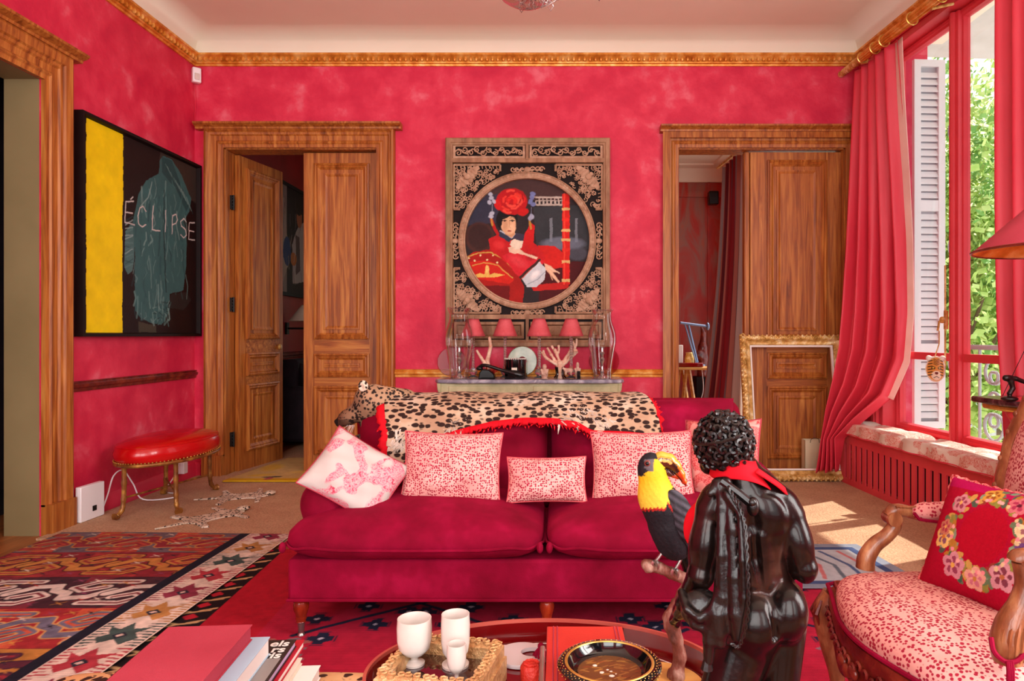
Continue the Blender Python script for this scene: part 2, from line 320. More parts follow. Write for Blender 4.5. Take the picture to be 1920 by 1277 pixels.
# ---------------------------------------------------------------- painted grids (numpy canvas held in a colour attribute)
_rng = np.random.RandomState(7)
def vnoise(h, w, cells, seed=0, octv=4):
    rs = np.random.RandomState(seed); out = np.zeros((h, w)); amp = 1; tot = 0
    for o in range(octv):
        n = max(2, int(cells*2**o)); a = rs.rand(n+2, n+2); y = np.linspace(0, n, h)[:, None]; x = np.linspace(0, n*w/h if w < h else n, w)[None, :] % n
        yi, xi = np.minimum(y.astype(int), n-1), np.minimum(x.astype(int), n-1); fy, fx = y-yi, x-xi; fy = fy*fy*(3-2*fy); fx = fx*fx*(3-2*fx)
        out += amp*((a[yi, xi]*(1-fx)+a[yi, xi+1]*fx)*(1-fy)+(a[yi+1, xi]*(1-fx)+a[yi+1, xi+1]*fx)*fy); tot += amp; amp *= .55
    return out/tot
class Cv:
    """canvas of W x Hh metres, origin lower left"""
    def __init__(s, Wd, Hh, cell, bg):
        s.W, s.H = Wd, Hh; s.nx, s.ny = int(Wd/cell)+1, int(Hh/cell)+1
        s.X, s.Y = np.meshgrid(np.linspace(0, Wd, s.nx), np.linspace(0, Hh, s.ny)); s.a = np.zeros((s.ny, s.nx, 3)); s.a[:] = lin(bg); s.wx = s.wy = 0
    def put(s, m, col, al=1, w=None):
        c = np.array(lin(col)); m = (m.astype(float)*al)[..., None]; w = w or (slice(None), slice(None)); s.a[w] = s.a[w]*(1-m)+c*m
    def warp(s, amp, cells, seed=1):
        s.wx = (vnoise(s.ny, s.nx, cells, seed)-.5)*amp; s.wy = (vnoise(s.ny, s.nx, cells, seed+9)-.5)*amp; s.wa = amp
    def win(s, x0, x1, y0, y1):
        k = getattr(s, 'wa', 0); kx, ky = (s.nx-1)/s.W, (s.ny-1)/s.H
        f = lambda v, q, n: int(min(max(v*q, 0), n))
        w = (slice(f(y0-k, ky, s.ny), f(y1+k, ky, s.ny-2)+2), slice(f(x0-k, kx, s.nx), f(x1+k, kx, s.nx-2)+2))
        g = lambda q: q[w] if hasattr(q, 'shape') else q
        return w, s.X[w]+g(s.wx), s.Y[w]+g(s.wy)
    def poly(s, pts, col, al=1):
        xs, ys = [p[0] for p in pts], [p[1] for p in pts]; w, X, Y = s.win(min(xs), max(xs), min(ys), max(ys)); m = np.zeros(X.shape, bool); n = len(pts)
        for i in range(n):
            x0, y0 = pts[i]; x1, y1 = pts[(i+1) % n]
            if y0 == y1: continue
            m ^= ((Y > min(y0, y1)) & (Y <= max(y0, y1)) & (X < (x1-x0)*(Y-y0)/(y1-y0)+x0))
        s.put(m, col, al, w); return s
    def ell(s, cx, cy, rx, ry, col, rot=0, al=1, soft=0):
        r = max(rx, ry); w, X, Y = s.win(cx-r, cx+r, cy-r, cy+r)
        c, k = math.cos(rot), math.sin(rot); dx, dy = X-cx, Y-cy
        q = np.sqrt(((dx*c+dy*k)/rx)**2+((-dx*k+dy*c)/ry)**2)
        s.put(np.clip((1-q)/soft, 0, 1) if soft else q < 1, col, al, w); return s
    def line(s, pts, wd, col, al=1, soft=0):
        xs, ys = [p[0] for p in pts], [p[1] for p in pts]; w, X, Y = s.win(min(xs)-wd, max(xs)+wd, min(ys)-wd, max(ys)+wd); d = np.full(X.shape, 9.)
        for (x0, y0), (x1, y1) in zip(pts[:-1], pts[1:]):
            L = (x1-x0)**2+(y1-y0)**2+1e-12; t = np.clip(((X-x0)*(x1-x0)+(Y-y0)*(y1-y0))/L, 0, 1)
            d = np.minimum(d, np.hypot(X-x0-t*(x1-x0), Y-y0-t*(y1-y0)))
        s.put(np.clip((wd/2-d)/(s.W/s.nx)+.5, 0, 1) if not soft else np.clip((wd/2-d)/soft, 0, 1), col, al, w); return s
    def tone(s, amt, cells, seed=3, octv=4):
        n = vnoise(s.ny, s.nx, cells, seed, octv); s.a *= (1+amt*2*(n-.5))[..., None]; return s
    def mesh(s, name, fn, mt, parent=None, keepmask=None, thick=0, both=False):
        x, y = s.X.ravel(), s.Y.ravel(); P3 = np.stack(fn(x, y), 1).astype(float); n = s.nx
        i, j = np.meshgrid(np.arange(s.ny-1), np.arange(s.nx-1), indexing='ij'); a = (i*n+j).ravel(); Fq = np.stack([a, a+1, a+n+1, a+n], 1)
        if keepmask is not None:
            k = keepmask(s.X, s.Y).ravel(); Fq = Fq[k[Fq].all(1)]
        if parent is None:
            off = Vector(((P3[:,0].min()+P3[:,0].max())/2, (P3[:,1].min()+P3[:,1].max())/2, P3[:,2].min())); M = Matrix.Translation(off)
        else: M = PM[parent.name]
        Mi = np.array(M.inverted()); P3 = P3 @ Mi[:3, :3].T + Mi[:3, 3]
        return npmesh(name, P3, Fq, mt, parent, M, np.clip(s.a.reshape(-1, 3), 0, 1), thick)
def npmesh(name, V, Fq, mt, parent, M, cols=None, thick=0, smooth=True):
    me = bpy.data.meshes.new(name); me.vertices.add(len(V)); me.vertices.foreach_set('co', V.astype(np.float32).ravel())
    me.loops.add(Fq.size); me.loops.foreach_set('vertex_index', Fq.astype(np.int32).ravel()); me.polygons.add(len(Fq))
    me.polygons.foreach_set('loop_start', np.arange(0, Fq.size, Fq.shape[1], dtype=np.int32)); me.update(); me.validate()
    if smooth: me.shade_smooth()
    if cols is not None:
        at = me.color_attributes.new('Col', 'FLOAT_COLOR', 'POINT'); c4 = np.ones((len(V), 4), np.float32); c4[:, :3] = cols; at.data.foreach_set('color', c4.ravel())
    me.materials.append(mt); o = bpy.data.objects.new(name, me); COL.objects.link(o); PM[o.name] = M
    if parent is None: o.location = M.translation
    else: o.parent = parent
    if thick:
        b = o.modifiers.new('solid', 'SOLIDIFY'); b.thickness = thick; b.offset = -1
    return o
# ---------------------------------------------------------------- sculpted forms: signed distance blends meshed with surface nets
class Sdf:
    def __init__(s): s.ops = []; s.pts = []
    def _bb(s, *ps):
        for p, r in ps: s.pts.append([[p[i]-r for i in range(3)], [p[i]+r for i in range(3)]])
    def cap(s, a, b, r1, r2=None, k=.01, sub=False, flat=None):
        r2 = r1 if r2 is None else r2; s.ops.append(('c', np.array(a, float), np.array(b, float), r1, r2, k, sub))
        if not sub: s._bb((a, r1), (b, r2))
        return s
    def path(s, pts, rr, k=.01, sub=False):
        rr = rr if hasattr(rr, '__len__') else [rr]*len(pts)
        for i in range(len(pts)-1): s.cap(pts[i], pts[i+1], rr[i], rr[i+1], k if i == 0 else min(k, .004), sub)
        return s
    def ell(s, c, r, rot=(0, 0, 0), k=.01, sub=False):
        if not hasattr(r, '__len__'): r = (r, r, r)
        from mathutils import Euler
        R = np.array(Euler(rot).to_matrix()); s.ops.append(('e', np.array(c, float), R, np.array(r, float), 0, k, sub))
        if not sub: s._bb((c, max(r)))
        return s
    def plane(s, p, n, k=.002): s.ops.append(('p', np.array(p, float), np.array(n, float), 0, 0, k, True)); return s
    def ev(s, X, Y, Z):
        D = None
        for t, a, b, r1, r2, k, sub in s.ops:
            if t == 'c':
                ab = b-a; L = float(ab@ab)+1e-12; px, py, pz = X-a[0], Y-a[1], Z-a[2]; h = np.clip((px*ab[0]+py*ab[1]+pz*ab[2])/L, 0, 1)
                d = np.sqrt((px-h*ab[0])**2+(py-h*ab[1])**2+(pz-h*ab[2])**2)-(r1+(r2-r1)*h)
            elif t == 'e':
                px, py, pz = X-a[0], Y-a[1], Z-a[2]; R = b; r = r1
                qx, qy, qz = (R[0,0]*px+R[1,0]*py+R[2,0]*pz)/r[0], (R[0,1]*px+R[1,1]*py+R[2,1]*pz)/r[1], (R[0,2]*px+R[1,2]*py+R[2,2]*pz)/r[2]
                k0 = np.sqrt(qx*qx+qy*qy+qz*qz); k1 = np.sqrt((qx/r[0])**2+(qy/r[1])**2+(qz/r[2])**2)+1e-9; d = k0*(k0-1)/k1
            else: d = (X-a[0])*b[0]+(Y-a[1])*b[1]+(Z-a[2])*b[2]
            if D is None: D = d; continue
            if sub:
                h = np.clip(.5-.5*(D+d)/k, 0, 1); D = D+(-d-D)*h+k*h*(1-h)
            else:
                h = np.clip(.5+.5*(D-d)/k, 0, 1); D = D+(d-D)*h-k*h*(1-h)
        return D
    def build(s, name, mt, h=.004, parent=None, color=None, disp=None, M=None):
        bb = np.array(s.pts); lo = bb[:, 0].min(0)-2.5*h; hi = bb[:, 1].max(0)+2.5*h
        ax = [np.arange(lo[i], hi[i]+h, h, dtype=np.float32) for i in range(3)]; X, Y, Z = np.meshgrid(*ax, indexing='ij')
        D = s.ev(X, Y, Z)
        if disp is not None: D = D+disp(X, Y, Z)
        nx, ny, nz_ = D.shape; S = D < 0
        acc = np.zeros((nx-1, ny-1, nz_-1, 3), np.float32); cnt = np.zeros((nx-1, ny-1, nz_-1), np.float32)
        for axi in range(3):
            for o1 in (0, 1):
                for o2 in (0, 1):
                    sl0 = [None]*3; sl1 = [None]*3; oth = [q for q in range(3) if q != axi]
                    dim = D.shape
                    for q, off in ((oth[0], o1), (oth[1], o2)): sl0[q] = sl1[q] = slice(off, dim[q]-1+off)
                    sl0[axi] = slice(0, dim[axi]-1); sl1[axi] = slice(1, dim[axi])
                    a, b = D[tuple(sl0)], D[tuple(sl1)]; m = (a < 0) != (b < 0); t = np.where(m, a/np.where(m, a-b, 1), 0)
                    acc[..., axi] += np.where(m, t, 0); acc[..., oth[0]] += m*o1; acc[..., oth[1]] += m*o2; cnt += m
        act = cnt > 0; idx = -np.ones(act.shape, np.int64); idx[act] = np.arange(act.sum())
        I = np.argwhere(act); V = (I+acc[act]/cnt[act][:, None])*h+lo
        Fs = []
        for axi in range(3):
            oth = [q for q in range(3) if q != axi]; sl = [slice(1, D.shape[q]-1) for q in range(3)]; sl[axi] = slice(0, D.shape[axi]-1)
            sh = list(sl); sh[axi] = slice(1, D.shape[axi]); a, b = S[tuple(sl)], S[tuple(sh)]; e = np.argwhere(a != b)
            if not len(e): continue
            sg = a[tuple(e.T)]; base = e.copy()
            for q in oth: base[:, q] += 1
            u, w = np.zeros(3, int), np.zeros(3, int); u[oth[0]] = 1; w[oth[1]] = 1
            q = [idx[tuple((base-du).T)] for du in (0*u, u, u+w, w)]; Q = np.stack(q, 1)
            fl = sg if axi != 1 else ~sg; Q[~fl] = Q[~fl][:, ::-1]; Fs.append(Q)
        Fq = np.concatenate(Fs); cols = color(V[:, 0], V[:, 1], V[:, 2]) if color else None
        if M is not None: Mn = np.array(M); V = V @ Mn[:3, :3].T+Mn[:3, 3]
        if parent is None:
            off = Vector(((V[:,0].min()+V[:,0].max())/2, (V[:,1].min()+V[:,1].max())/2, V[:,2].min())); MM = Matrix.Translation(off)
        else: MM = PM[parent.name]
        Mi = np.array(MM.inverted()); V = V @ Mi[:3, :3].T+Mi[:3, 3]
        return npmesh(name, V, Fq, mt, parent, MM, cols)
def n3(X, Y, Z, f, seed=0):                            # cheap lumpy field for displacing sculpted forms
    rs = np.random.RandomState(seed); out = 0
    for _ in range(5):
        k = rs.randn(3); k = k/np.linalg.norm(k)*f*rs.uniform(.6, 1.5); out = out+np.sin(k[0]*X+k[1]*Y+k[2]*Z+rs.uniform(0, 6.3))
    return out/5
# ================================================================ THE ROOM
M_ = MATS
YB, XL, ZC = 5.333, -2.825, 3.44
_t = math.atan(.0652); _c, _sn = math.cos(_t), math.sin(_t)
def R(s, n, z): return (2.36+s*_sn-n*_c, YB-s*_c-n*_sn, z)          # right wall frame: s toward the camera, n into the room
def wallmesh(to3d, a0, a1, z0, z1, holes, t0, t1):
    m = MB(); hs = sorted(holes); x = a0
    def b(x0, x1, y0, y1):
        if x1-x0 > 1e-4 and y1-y0 > 1e-4: m.prism(rect(x0, x1, y0, y1), to3d, t0, t1)
    for h0, h1, zz0, zz1 in hs:
        b(x, h0, z0, z1); b(h0, h1, z0, zz0); b(h0, h1, zz1, z1); x = h1
    b(x, a1, z0, z1); return m
back = lambda a, b, h: (a, YB-h, b)
left = lambda a, b, h: (XL+h, a, b)
rght = lambda a, b, h: R(a, h, b)
LD = (-2.596, -1.396); RD = (.946, 2.258); DT = 2.566
WS0, WS1, WZ0, WZ1 = .30, 1.78, .37, 3.19
struct(wallmesh(back, XL-.2, 2.9, 0, 3.7, [(LD[0], LD[1], 0, DT), (RD[0], RD[1], 0, DT)], 0, -.17).build('wall_back', M_['plaster'], smooth=False))
LY0, LY1, LZ = 2.35, 3.747, 2.51
struct(wallmesh(left, -1.2, YB, 0, 3.7, [(LY0, LY1, 0, LZ)], 0, -.2).build('wall_left', M_['plaster'], smooth=False))
struct(wallmesh(rght, 0, 6.6, 0, 3.7, [(WS0, WS1, WZ0, WZ1), (3.9, 5.5, WZ0, WZ1)], 0, -.16).build('wall_right', M_['plaster'], smooth=False))
struct(wallmesh(rght, -.2, 6.6, -.3, 4.2, [(WS0-.02, WS1+.02, WZ0, WZ1+.02), (3.88, 5.52, WZ0, WZ1+.02)], -.165, -.215).build('wall_facade', M_['facade'], smooth=False))
m = MB(); m.bx(-3.4, 3.2, -1.4, 9.6, -.12, 0); struct(m.build('floor', M_['parquet'], smooth=False))
RN = R(6.6, 0, 0)
plan = [(RN[0], RN[1]), (2.36, YB), (XL, YB), (XL, -1.2)]
m = MB(); arc = [(.002, 3.27)]+[(.2-.2*math.cos(t*PI/16), 3.27+.17*math.sin(t*PI/16)) for t in range(9)]+[(.2, 3.5), (.0, 3.5)]
m.sweep(plan, arc, lambda a, b, h: (a, b, h)); m.bx(-3.1, 3.1, -1.3, YB+.15, ZC, ZC+.1)
struct(m.build('ceiling', M_['ceiling'], ang=50))
m = MB(); prof = [(0, 3.20), (.014, 3.20), (.018, 3.212), (.03, 3.216), (.034, 3.225), (.03, 3.236), (.05, 3.262), (.062, 3.27), (.062, 3.285), (0, 3.285)]
m.sweep(plan, prof, lambda a, b, h: (a, b, h))
def orn(p0, p1, step, fn):
    L = math.dist(p0, p1); n = int(L/step)
    for i in range(n): t = (i+.5)/n; fn([p0[k]+(p1[k]-p0[k])*t for k in range(2)], i)
orn((XL, YB-.04), (2.3, YB-.04), .042, lambda p, i: m.ell((p[0], p[1], 3.243), (.014, .014, .019), 6, 4))
orn((XL+.04, YB), (XL+.04, 1.6), .042, lambda p, i: m.ell((p[0], p[1], 3.243), (.014, .014, .019), 6, 4))
struct(m.build('trim_1', M_['gold']))
m = wallmesh(lambda a, b, h: (a, -1.2-h, b), -3.1, 3.2, 0, 3.7, [(-2.5, -1.1, .35, 3.1), (-.7, .7, .35, 3.1), (1.1, 2.4, .35, 3.1)], 0, .15); struct(m.build('wall_rear', M_['plaster'], smooth=False))  # out-of-view wall with openings, put in to trim fill light from behind
# chair rails
rp = [(-.032, 0), (-.03, .012), (-.012, .014), (-.004, .026), (.012, .028), (.02, .016), (.03, .02), (.032, 0)]
def rail(name, to3, a0, a1, z, mt):
    m = MB(); m.sweep([(a0, z), (a1, z)], rp, to3); return struct(m.build(name, mt))
rail('trim_2', back, -1.29, .8625, .805, M_['gold']); rail('trim_3', left, 3.94, YB, .80, M_['walnut_red'])
bp = [(0, 0), (0, .018), (.085, .018), (.1, .01), (.11, .006), (.112, 0)]
for nm, to3, a0, a1 in (('baseboard_left', left, 3.94, YB), ('baseboard_back', back, -1.29, .8625), ('baseboard_corner', back, XL, -2.77)):
    m = MB(); m.sweep([(a0, 0), (a1, 0)], [(o, h) for o, h in bp], to3); struct(m.build(nm, M_['plaster_red']))
# door surrounds
def casing(name, to3, a0, a1, zt, w, parent, mt, head=True, up=0.0):
    m = MB(); pr = [(-.004, 0), (-.004, .022), (.02, .026), (.03, .034), (.042, .03), (.05, .022), (.085, .026), (.095, .036), (.11, .04), (.12, .05), (w-.02, .056), (w-.006, .05), (w, .03), (w, 0)]
    m.sweep([(a0, .16), (a0, zt), (a1, zt), (a1, .16)], pr, to3)
    for x0, x1 in ((a0-w-.006, a0+.004), (a1-.004, a1+w+.006)): m.prism(rect(x0, x1, 0, .17), to3, 0, .06)
    m.build('casing', mt, parent, ang=25)
    if head:
        m = MB(); z = zt+w+up; ov = .055
        if up: m.prism(rect(a0-w+.006, a1+w-.006, zt+w-.01, z), to3, 0, .045)
        m.sweep([(a0-w-ov, z), (a1+w+ov, z)], [(-.01, 0), (-.008, .06), (.006, .064), (.014, .085), (.024, .1), (.036, .104), (.04, .09), (.04, 0)], to3); m.build('cornice', mt, parent, ang=25)
def leaf(parent, w, h, panels, M, th=.04, mo=.05):
    m = MB(); m.bx(0, w, -th/2, th/2, 0.008, h); n = 0
    stiles = MB()
    m.xf(M); o = m.build('door_leaf', M_['oak_v'], parent, smooth=False, bevel=.002)
    k = MB()
    for (x0, x1, z0, z1) in panels:
        for sg in (-1, 1):
            k.sweep(rect(x0, x1, z0, z1), [(.0, 0), (.0, .018), (.012, .024), (.022, .014), (.03, .018), (.044, .004), (.05, .0)], lambda a, b, q, sg=sg: (a, sg*(th/2+q), b), closed=True)
            if (x1-x0) > .3: k.sweep(rect(x0+.075, x1-.075, z0+.075, z1-.075), [(.0, 0), (.002, .007), (.014, .008), (.03, 0)], lambda a, b, q, sg=sg: (a, sg*(th/2+q), b), closed=True)
    k.xf(M); k.build('moulding', M_['oak_v'], o, ang=25)
    k = MB()
    zs = sorted([(z0, z1) for _, _, z0, z1 in panels]); xs = panels[0]
    for i in range(len(zs)-1):
        for sg in (-1, 1): k.bx(xs[0]+.002, xs[1]-.002, sg*(th/2)-.0015, sg*(th/2)+.0015, zs[i][1]+.004, zs[i+1][0]-.004)
    k.xf(M); k.build('rail', M_['oak_h'], o, smooth=False)
    return o
# door 1: the double door into the dark room, left leaf swung away
d1 = thing('door_1', None, None, (-2.0, YB, 0), kind='structure')
casing('c', back, LD[0], LD[1], DT, .14, d1, M_['oak_v'])
m = MB()
for x0, x1 in ((LD[0]-.002, LD[0]+.012), (LD[1]-.012, LD[1]+.002)): m.bx(x0, x1, YB+.001, YB+.169, 0, DT)
m.bx(LD[0], LD[1], YB+.001, YB+.169, DT-.012, DT+.002); m.build('door_lining', M_['oak_v'], d1, smooth=False)
PAN = lambda w, m0=.085: [(m0, w-.07, .16, .70), (m0, w-.07, .77, .955), (m0, w-.07, 1.07, 2.46)]
lw = .592
leaf(d1, lw, 2.545, PAN(lw), Matrix.Translation((LD[1]-lw-.012, YB+.09, 0)))
ang = math.atan2(.55, .117)
l1 = leaf(d1, .585, 2.545, PAN(.585), Matrix.Translation((LD[0]+.035, YB+.14, 0)) @ Matrix.Rotation(ang, 4, 'Z'))
for z in (.22, 1.29, 2.1):
    m = MB(); m.bx(LD[0]+.012, LD[0]+.03, YB+.07, YB+.115, z, z+.11); m.tube([(LD[0]+.034, YB+.09, z-.004), (LD[0]+.034, YB+.09, z+.114)], .008)
    for k in range(4): m.ell((LD[0]+.03, YB+.068, z+.018+k*.025), (.007, .003, .007), 6, 4)
    m.build('hinge', M_['iron'], d1)
m = MB(); hx = (-2.485, 5.99); m.lathe([(0, 0), (.022, .002), (.022, .008), (.008, .012), (.008, .04), (.02, .048), (.026, .06), (.02, .072), (0, .076)], n=14)
m.xf(Matrix.Translation((hx[0], hx[1], 1.0)) @ Matrix.Rotation(PI/2, 4, 'Y')); m.build('door_handle', M_['old_gold'], d1)
# door 2: the opening to the study with one closed leaf
d2 = thing('door_2', None, None, (1.6, YB, 0), kind='structure')
casing('c', back, RD[0], RD[1], DT, .085, d2, M_['oak_v'], up=.035)
m = MB()
for x0, x1 in ((RD[0]-.002, RD[0]+.012), (RD[1]-.012, RD[1]+.002)): m.bx(x0, x1, YB+.001, YB+.169, 0, DT)
m.bx(RD[0], RD[1], YB+.001, YB+.169, DT-.012, DT+.002); m.build('door_lining', M_['oak_v'], d2, smooth=False)
w2 = .715; leaf(d2, w2, 2.545, [(.13, .6, .13, .70), (.13, .6, .76, .965), (.13, .6, 1.06, 2.48)], Matrix.Translation((RD[1]-w2-.012, YB+.07, 0)))
m = MB(); m.bx(1.485, 1.528, YB+.06, YB+.12, .005, 2.55); m.build('meeting_stile', M_['oak_v'], d2, bevel=.006)
# door 3: the opening in the left wall with its olive lining
d3 = thing('door_3', None, None, (XL, 3.0, 0), kind='structure')
casing('c', left, LY0, LY1, LZ, .185, d3, M_['oak_v'])
m = MB(); m.bx(XL-.205, XL-.012, LY1-.002, LY1+.012, 0, LZ); m.bx(XL-.205, XL-.012, LY0, LY1, LZ-.002, LZ+.01); m.bx(XL-.205, XL-.012, LY0-.01, LY0+.002, 0, LZ)
m.build('door_lining', M_['olive_paint'], d3, smooth=False)
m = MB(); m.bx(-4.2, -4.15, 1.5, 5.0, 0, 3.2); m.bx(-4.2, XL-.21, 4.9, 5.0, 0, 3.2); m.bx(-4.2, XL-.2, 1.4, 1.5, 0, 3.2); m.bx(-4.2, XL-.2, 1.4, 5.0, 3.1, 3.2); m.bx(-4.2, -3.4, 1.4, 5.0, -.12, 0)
struct(m.build('wall_hallway', M_['dark_cloth'], smooth=False))  # near-black colour stands in for the darkness beyond the doorway
# ---------------------------------------------------------------- the dark room behind door 1
m = MB(); m.bx(-2.9, -2.75, YB+.17, 8.8, 0, 3.4); struct(m.build('wall_bedroom_left', M_['bed_wall'], smooth=False))
m = MB(); m.bx(-2.9, -1.7, 8.7, 8.85, 0, 3.4); m.bx(-1.7, .2, 8.7, 8.85, 0, .7); m.bx(-1.7, .2, 8.7, 8.85, 2.8, 3.4); m.bx(.05, .2, YB+.17, 6.1, 0, 3.4); m.bx(.05, .2, 7.6, 8.8, 0, 3.4); m.bx(.05, .2, 6.1, 7.6, 2.4, 3.4); m.bx(.05, .2, 6.1, 7.6, 0, .6)  # out-of-view openings added to let daylight into this room
struct(m.build('wall_bedroom_back', M_['bed_wall'], smooth=False))
m = MB(); m.bx(-2.9, .2, YB+.17, 8.85, 3.3, 3.45); struct(m.build('ceiling_bedroom', M_['bed_wall'], smooth=False))
m = MB(); m.sweep([(YB+.17, .9), (8.7, .9)], rp, lambda a, b, h: (-2.75+h, a, b)); struct(m.build('trim_4', M_['walnut_red']))
# ---------------------------------------------------------------- the study behind door 2
m = MB(); m.bx(.55, 2.7, 9.4, 9.5, 0, 3.3); m.bx(.45, .55, YB+.17, 9.5, 0, 3.3)
for x in (.9, 1.5, 2.1): m.bx(x-.02, x+.02, 9.385, 9.4, 0, 3.2)
m.bx(.55, 2.7, 9.38, 9.4, 3.0, 3.08); struct(m.build('wall_study_back', M_['panel_red'], smooth=False))
m = wallmesh(lambda a, b, h: (2.4+h, a, b), YB+.17, 9.5, 0, 3.3, [(5.7, 8.5, .3, 3.1)], 0, .12); struct(m.build('wall_study_right', M_['panel_red'], smooth=False))
m = MB(); m.sweep([(2.4, YB+.17), (2.4, 9.4), (.55, 9.4)], [(0, 3.2), (.05, 3.2), (.06, 3.26), (.16, 3.36), (.3, 3.37), (.31, 3.39), (.5, 3.4), (.5, 3.5), (0, 3.5)], lambda a, b, h: (a, b, h)); m.bx(.4, 2.6, YB+.17, 9.5, 3.4, 3.5)
struct(m.build('ceiling_study', M_['ceiling'], ang=40))
# ---------------------------------------------------------------- the tall window
w1 = thing('window_1', None, None, R(1.04, -.1, 0), kind='structure')
def rb(m, s0, s1, n0, n1, z0, z1): return m.prism(rect(s0, s1, z0, z1), rght, n0, n1)
m = MB()
for a, b in ((WS0, WS0+.045), (WS1-.045, WS1)): rb(m, a, b, -.17, -.002, WZ0, WZ1)
rb(m, WS0, WS1, -.17, -.002, WZ1-.05, WZ1); rb(m, WS0, WS1, -.17, .02, WZ0, WZ0+.05)
for a, b in ((WS0-.075, WS0+.004), (WS1-.004, WS1+.075)):
    rb(m, a, b, 0, .025, WZ0+.02, WZ1+.06); rb(m, a+.02, b-.02, .02, .035, WZ0+.02, WZ1+.05)
rb(m, WS0-.075, WS1+.075, 0, .025, WZ1-.004, WZ1+.07)
m.build('window_frame', M_['red_paint'], w1, bevel=.004)
SM = (WS0+WS1)/2
for a, b in ((WS0+.045, SM-.003), (SM+.003, WS1-.045)):
    m = MB(); pr = [(0, -.03), (0, .0), (.012, .008), (.03, .008), (.038, .0), (.05, -.004), (.056, -.03)]
    m.sweep(rect(a, b, WZ0+.05, WZ1-.05), pr, lambda x, z, h: R(x, -.10+h, z), closed=True)
    m.sweep(rect(a, b, WZ0+.05, WZ1-.05), [(0, -.03), (.056, -.03), (.056, -.045), (0, -.045)], lambda x, z, h: R(x, -.10+h, z), closed=True)
    rb(m, a+.05, b-.05, -.14, -.10, .935, .985)
    if a > SM-.01: rb(m, SM-.045, SM+.045, -.10, -.075, WZ0+.06, WZ1-.06); m.tube([R(SM, -.072, WZ0+.06), R(SM, -.072, WZ1-.06)], .02, 10)
    cs = m.build('casement', M_['red_paint'], w1, ang=30)
    g = MB(); rb(g, a+.05, b-.05, -.126, -.122, WZ0+.1, WZ1-.1); g.build('glass_pane', M_['pane_glass'], cs, smooth=False)
m = MB(); m.tube([R(SM-.075, -.07, .9), R(SM-.075, -.07, 1.55)], .006); m.box(R(SM-.075, -.075, 1.2), (.02, .02, .12)); m.ell(R(SM-.075, -.05, 1.2), (.018, .018, .022))
m.tube([R(SM-.075, -.06, 1.2), R(SM-.075, -.03, 1.19), R(SM-.075, -.02, 1.13)], .007); m.build('window_handle', M_['old_gold'], w1)
# added second window, out of view, opened only to let light in
w2_ = thing('added_window', None, None, R(4.7, -.1, 0), kind='structure'); m = MB()
m.sweep(rect(3.9, 5.5, WZ0, WZ1), [(0, -.15), (0, 0), (.08, 0), (.08, -.15)], rght, closed=True); rb(m, 4.66, 4.74, -.15, -.02, WZ0, WZ1); rb(m, 3.95, 5.45, -.13, -.08, .93, .98)
m.build('window_frame', M_['red_paint'], w2_)
pl = bpy.data.lights.new('window_portal', 'AREA'); pl.shape = 'RECTANGLE'; pl.size = 1.4; pl.size_y = 2.75; pl.cycles.is_portal = True
po = bpy.data.objects.new('window_portal', pl); COL.objects.link(po); po.location = R(SM, -.2, 1.78)
po.rotation_euler = (Vector(R(SM, 1, 1.78))-Vector(R(SM, -.2, 1.78))).to_track_quat('-Z', 'Y').to_euler()
# ---------------------------------------------------------------- outside: shutter, balcony, trees, facade
def shutter(s, n0, n1, label):
    t = thing('window_shutter', label, 'shutter', R(s, (n0+n1)/2, .42)); to = lambda a, b, h: R(s+h, a, b); m = MB()
    lo, hi = min(n0, n1), max(n0, n1)
    m.sweep(rect(lo, hi, .42, 3.12), [(0, 0), (0, .03), (.05, .03), (.05, 0)], to, closed=True)
    for z in (1.0, 2.05): m.prism(rect(lo+.04, hi-.04, z-.04, z+.04), to, .002, .028)
    m.build('shutter_frame', M_['white_paint'], t); m = MB()
    z = .5
    while z < 3.04:
        if min(abs(z-1.0), abs(z-2.05)) > .05: m.add([to(lo+.05, z, .024), to(hi-.05, z, .024), to(hi-.05, z+.036, .008), to(lo+.05, z+.036, .008), to(lo+.05, z-.006, .02), to(hi-.05, z-.006, .02), to(hi-.05, z+.030, .004), to(lo+.05, z+.030, .004)], [(0,1,2,3), (4,7,6,5), (0,4,5,1), (3,2,6,7), (0,3,7,4), (1,5,6,2)])
        z += .052
    m.build('louvres', M_['white_paint'], t, smooth=False); m = MB(); m.prism(rect(lo+.045, hi-.045, .47, 3.08), to, -.004, .0); m.build('louvre_shade_board', M_['iron_pale'], t, smooth=False)  # grey board added behind the louvres, its tone gives their shadow lines
    m = MB(); m.tube([to(lo-.03, .45, .035), to(lo-.03, 3.1, .035)], .005, 6)
    for z in (.9, 1.75, 2.6): m.ell(to(lo-.03, z, .035), (.014, .014, .05), 8, 5)
    m.build('shutter_bolt', M_['iron_pale'], t)
shutter(WS0+.03, -.235, -.47, 'white louvred wooden shutter folded open outside the left casement')
shutter(WS1-.04, -.235, -.47, 'white louvred wooden shutter folded open outside the right casement by the curtain')
m = MB(); rb(m, -.5, 7, -1.35, -.215, -.2, .02); rb(m, -.5, 7, -1.5, -.215, 3.5, 3.72); struct(m.build('balcony_slab', M_['facade'], smooth=False))  # upper slab added overhead to stop sun reaching the sofa
t = thing('balcony_railing', 'grey wrought iron balcony railing with scrolls seen outside the window', 'railing', R(1.5, -1.2, .02))
m = MB(); rb(m, -.4, 4.5, -1.23, -1.18, .98, 1.02); rb(m, -.4, 4.5, -1.22, -1.19, .12, .15); m.build('handrail', M_['iron_pale'], t)
m = MB(); s = -.3
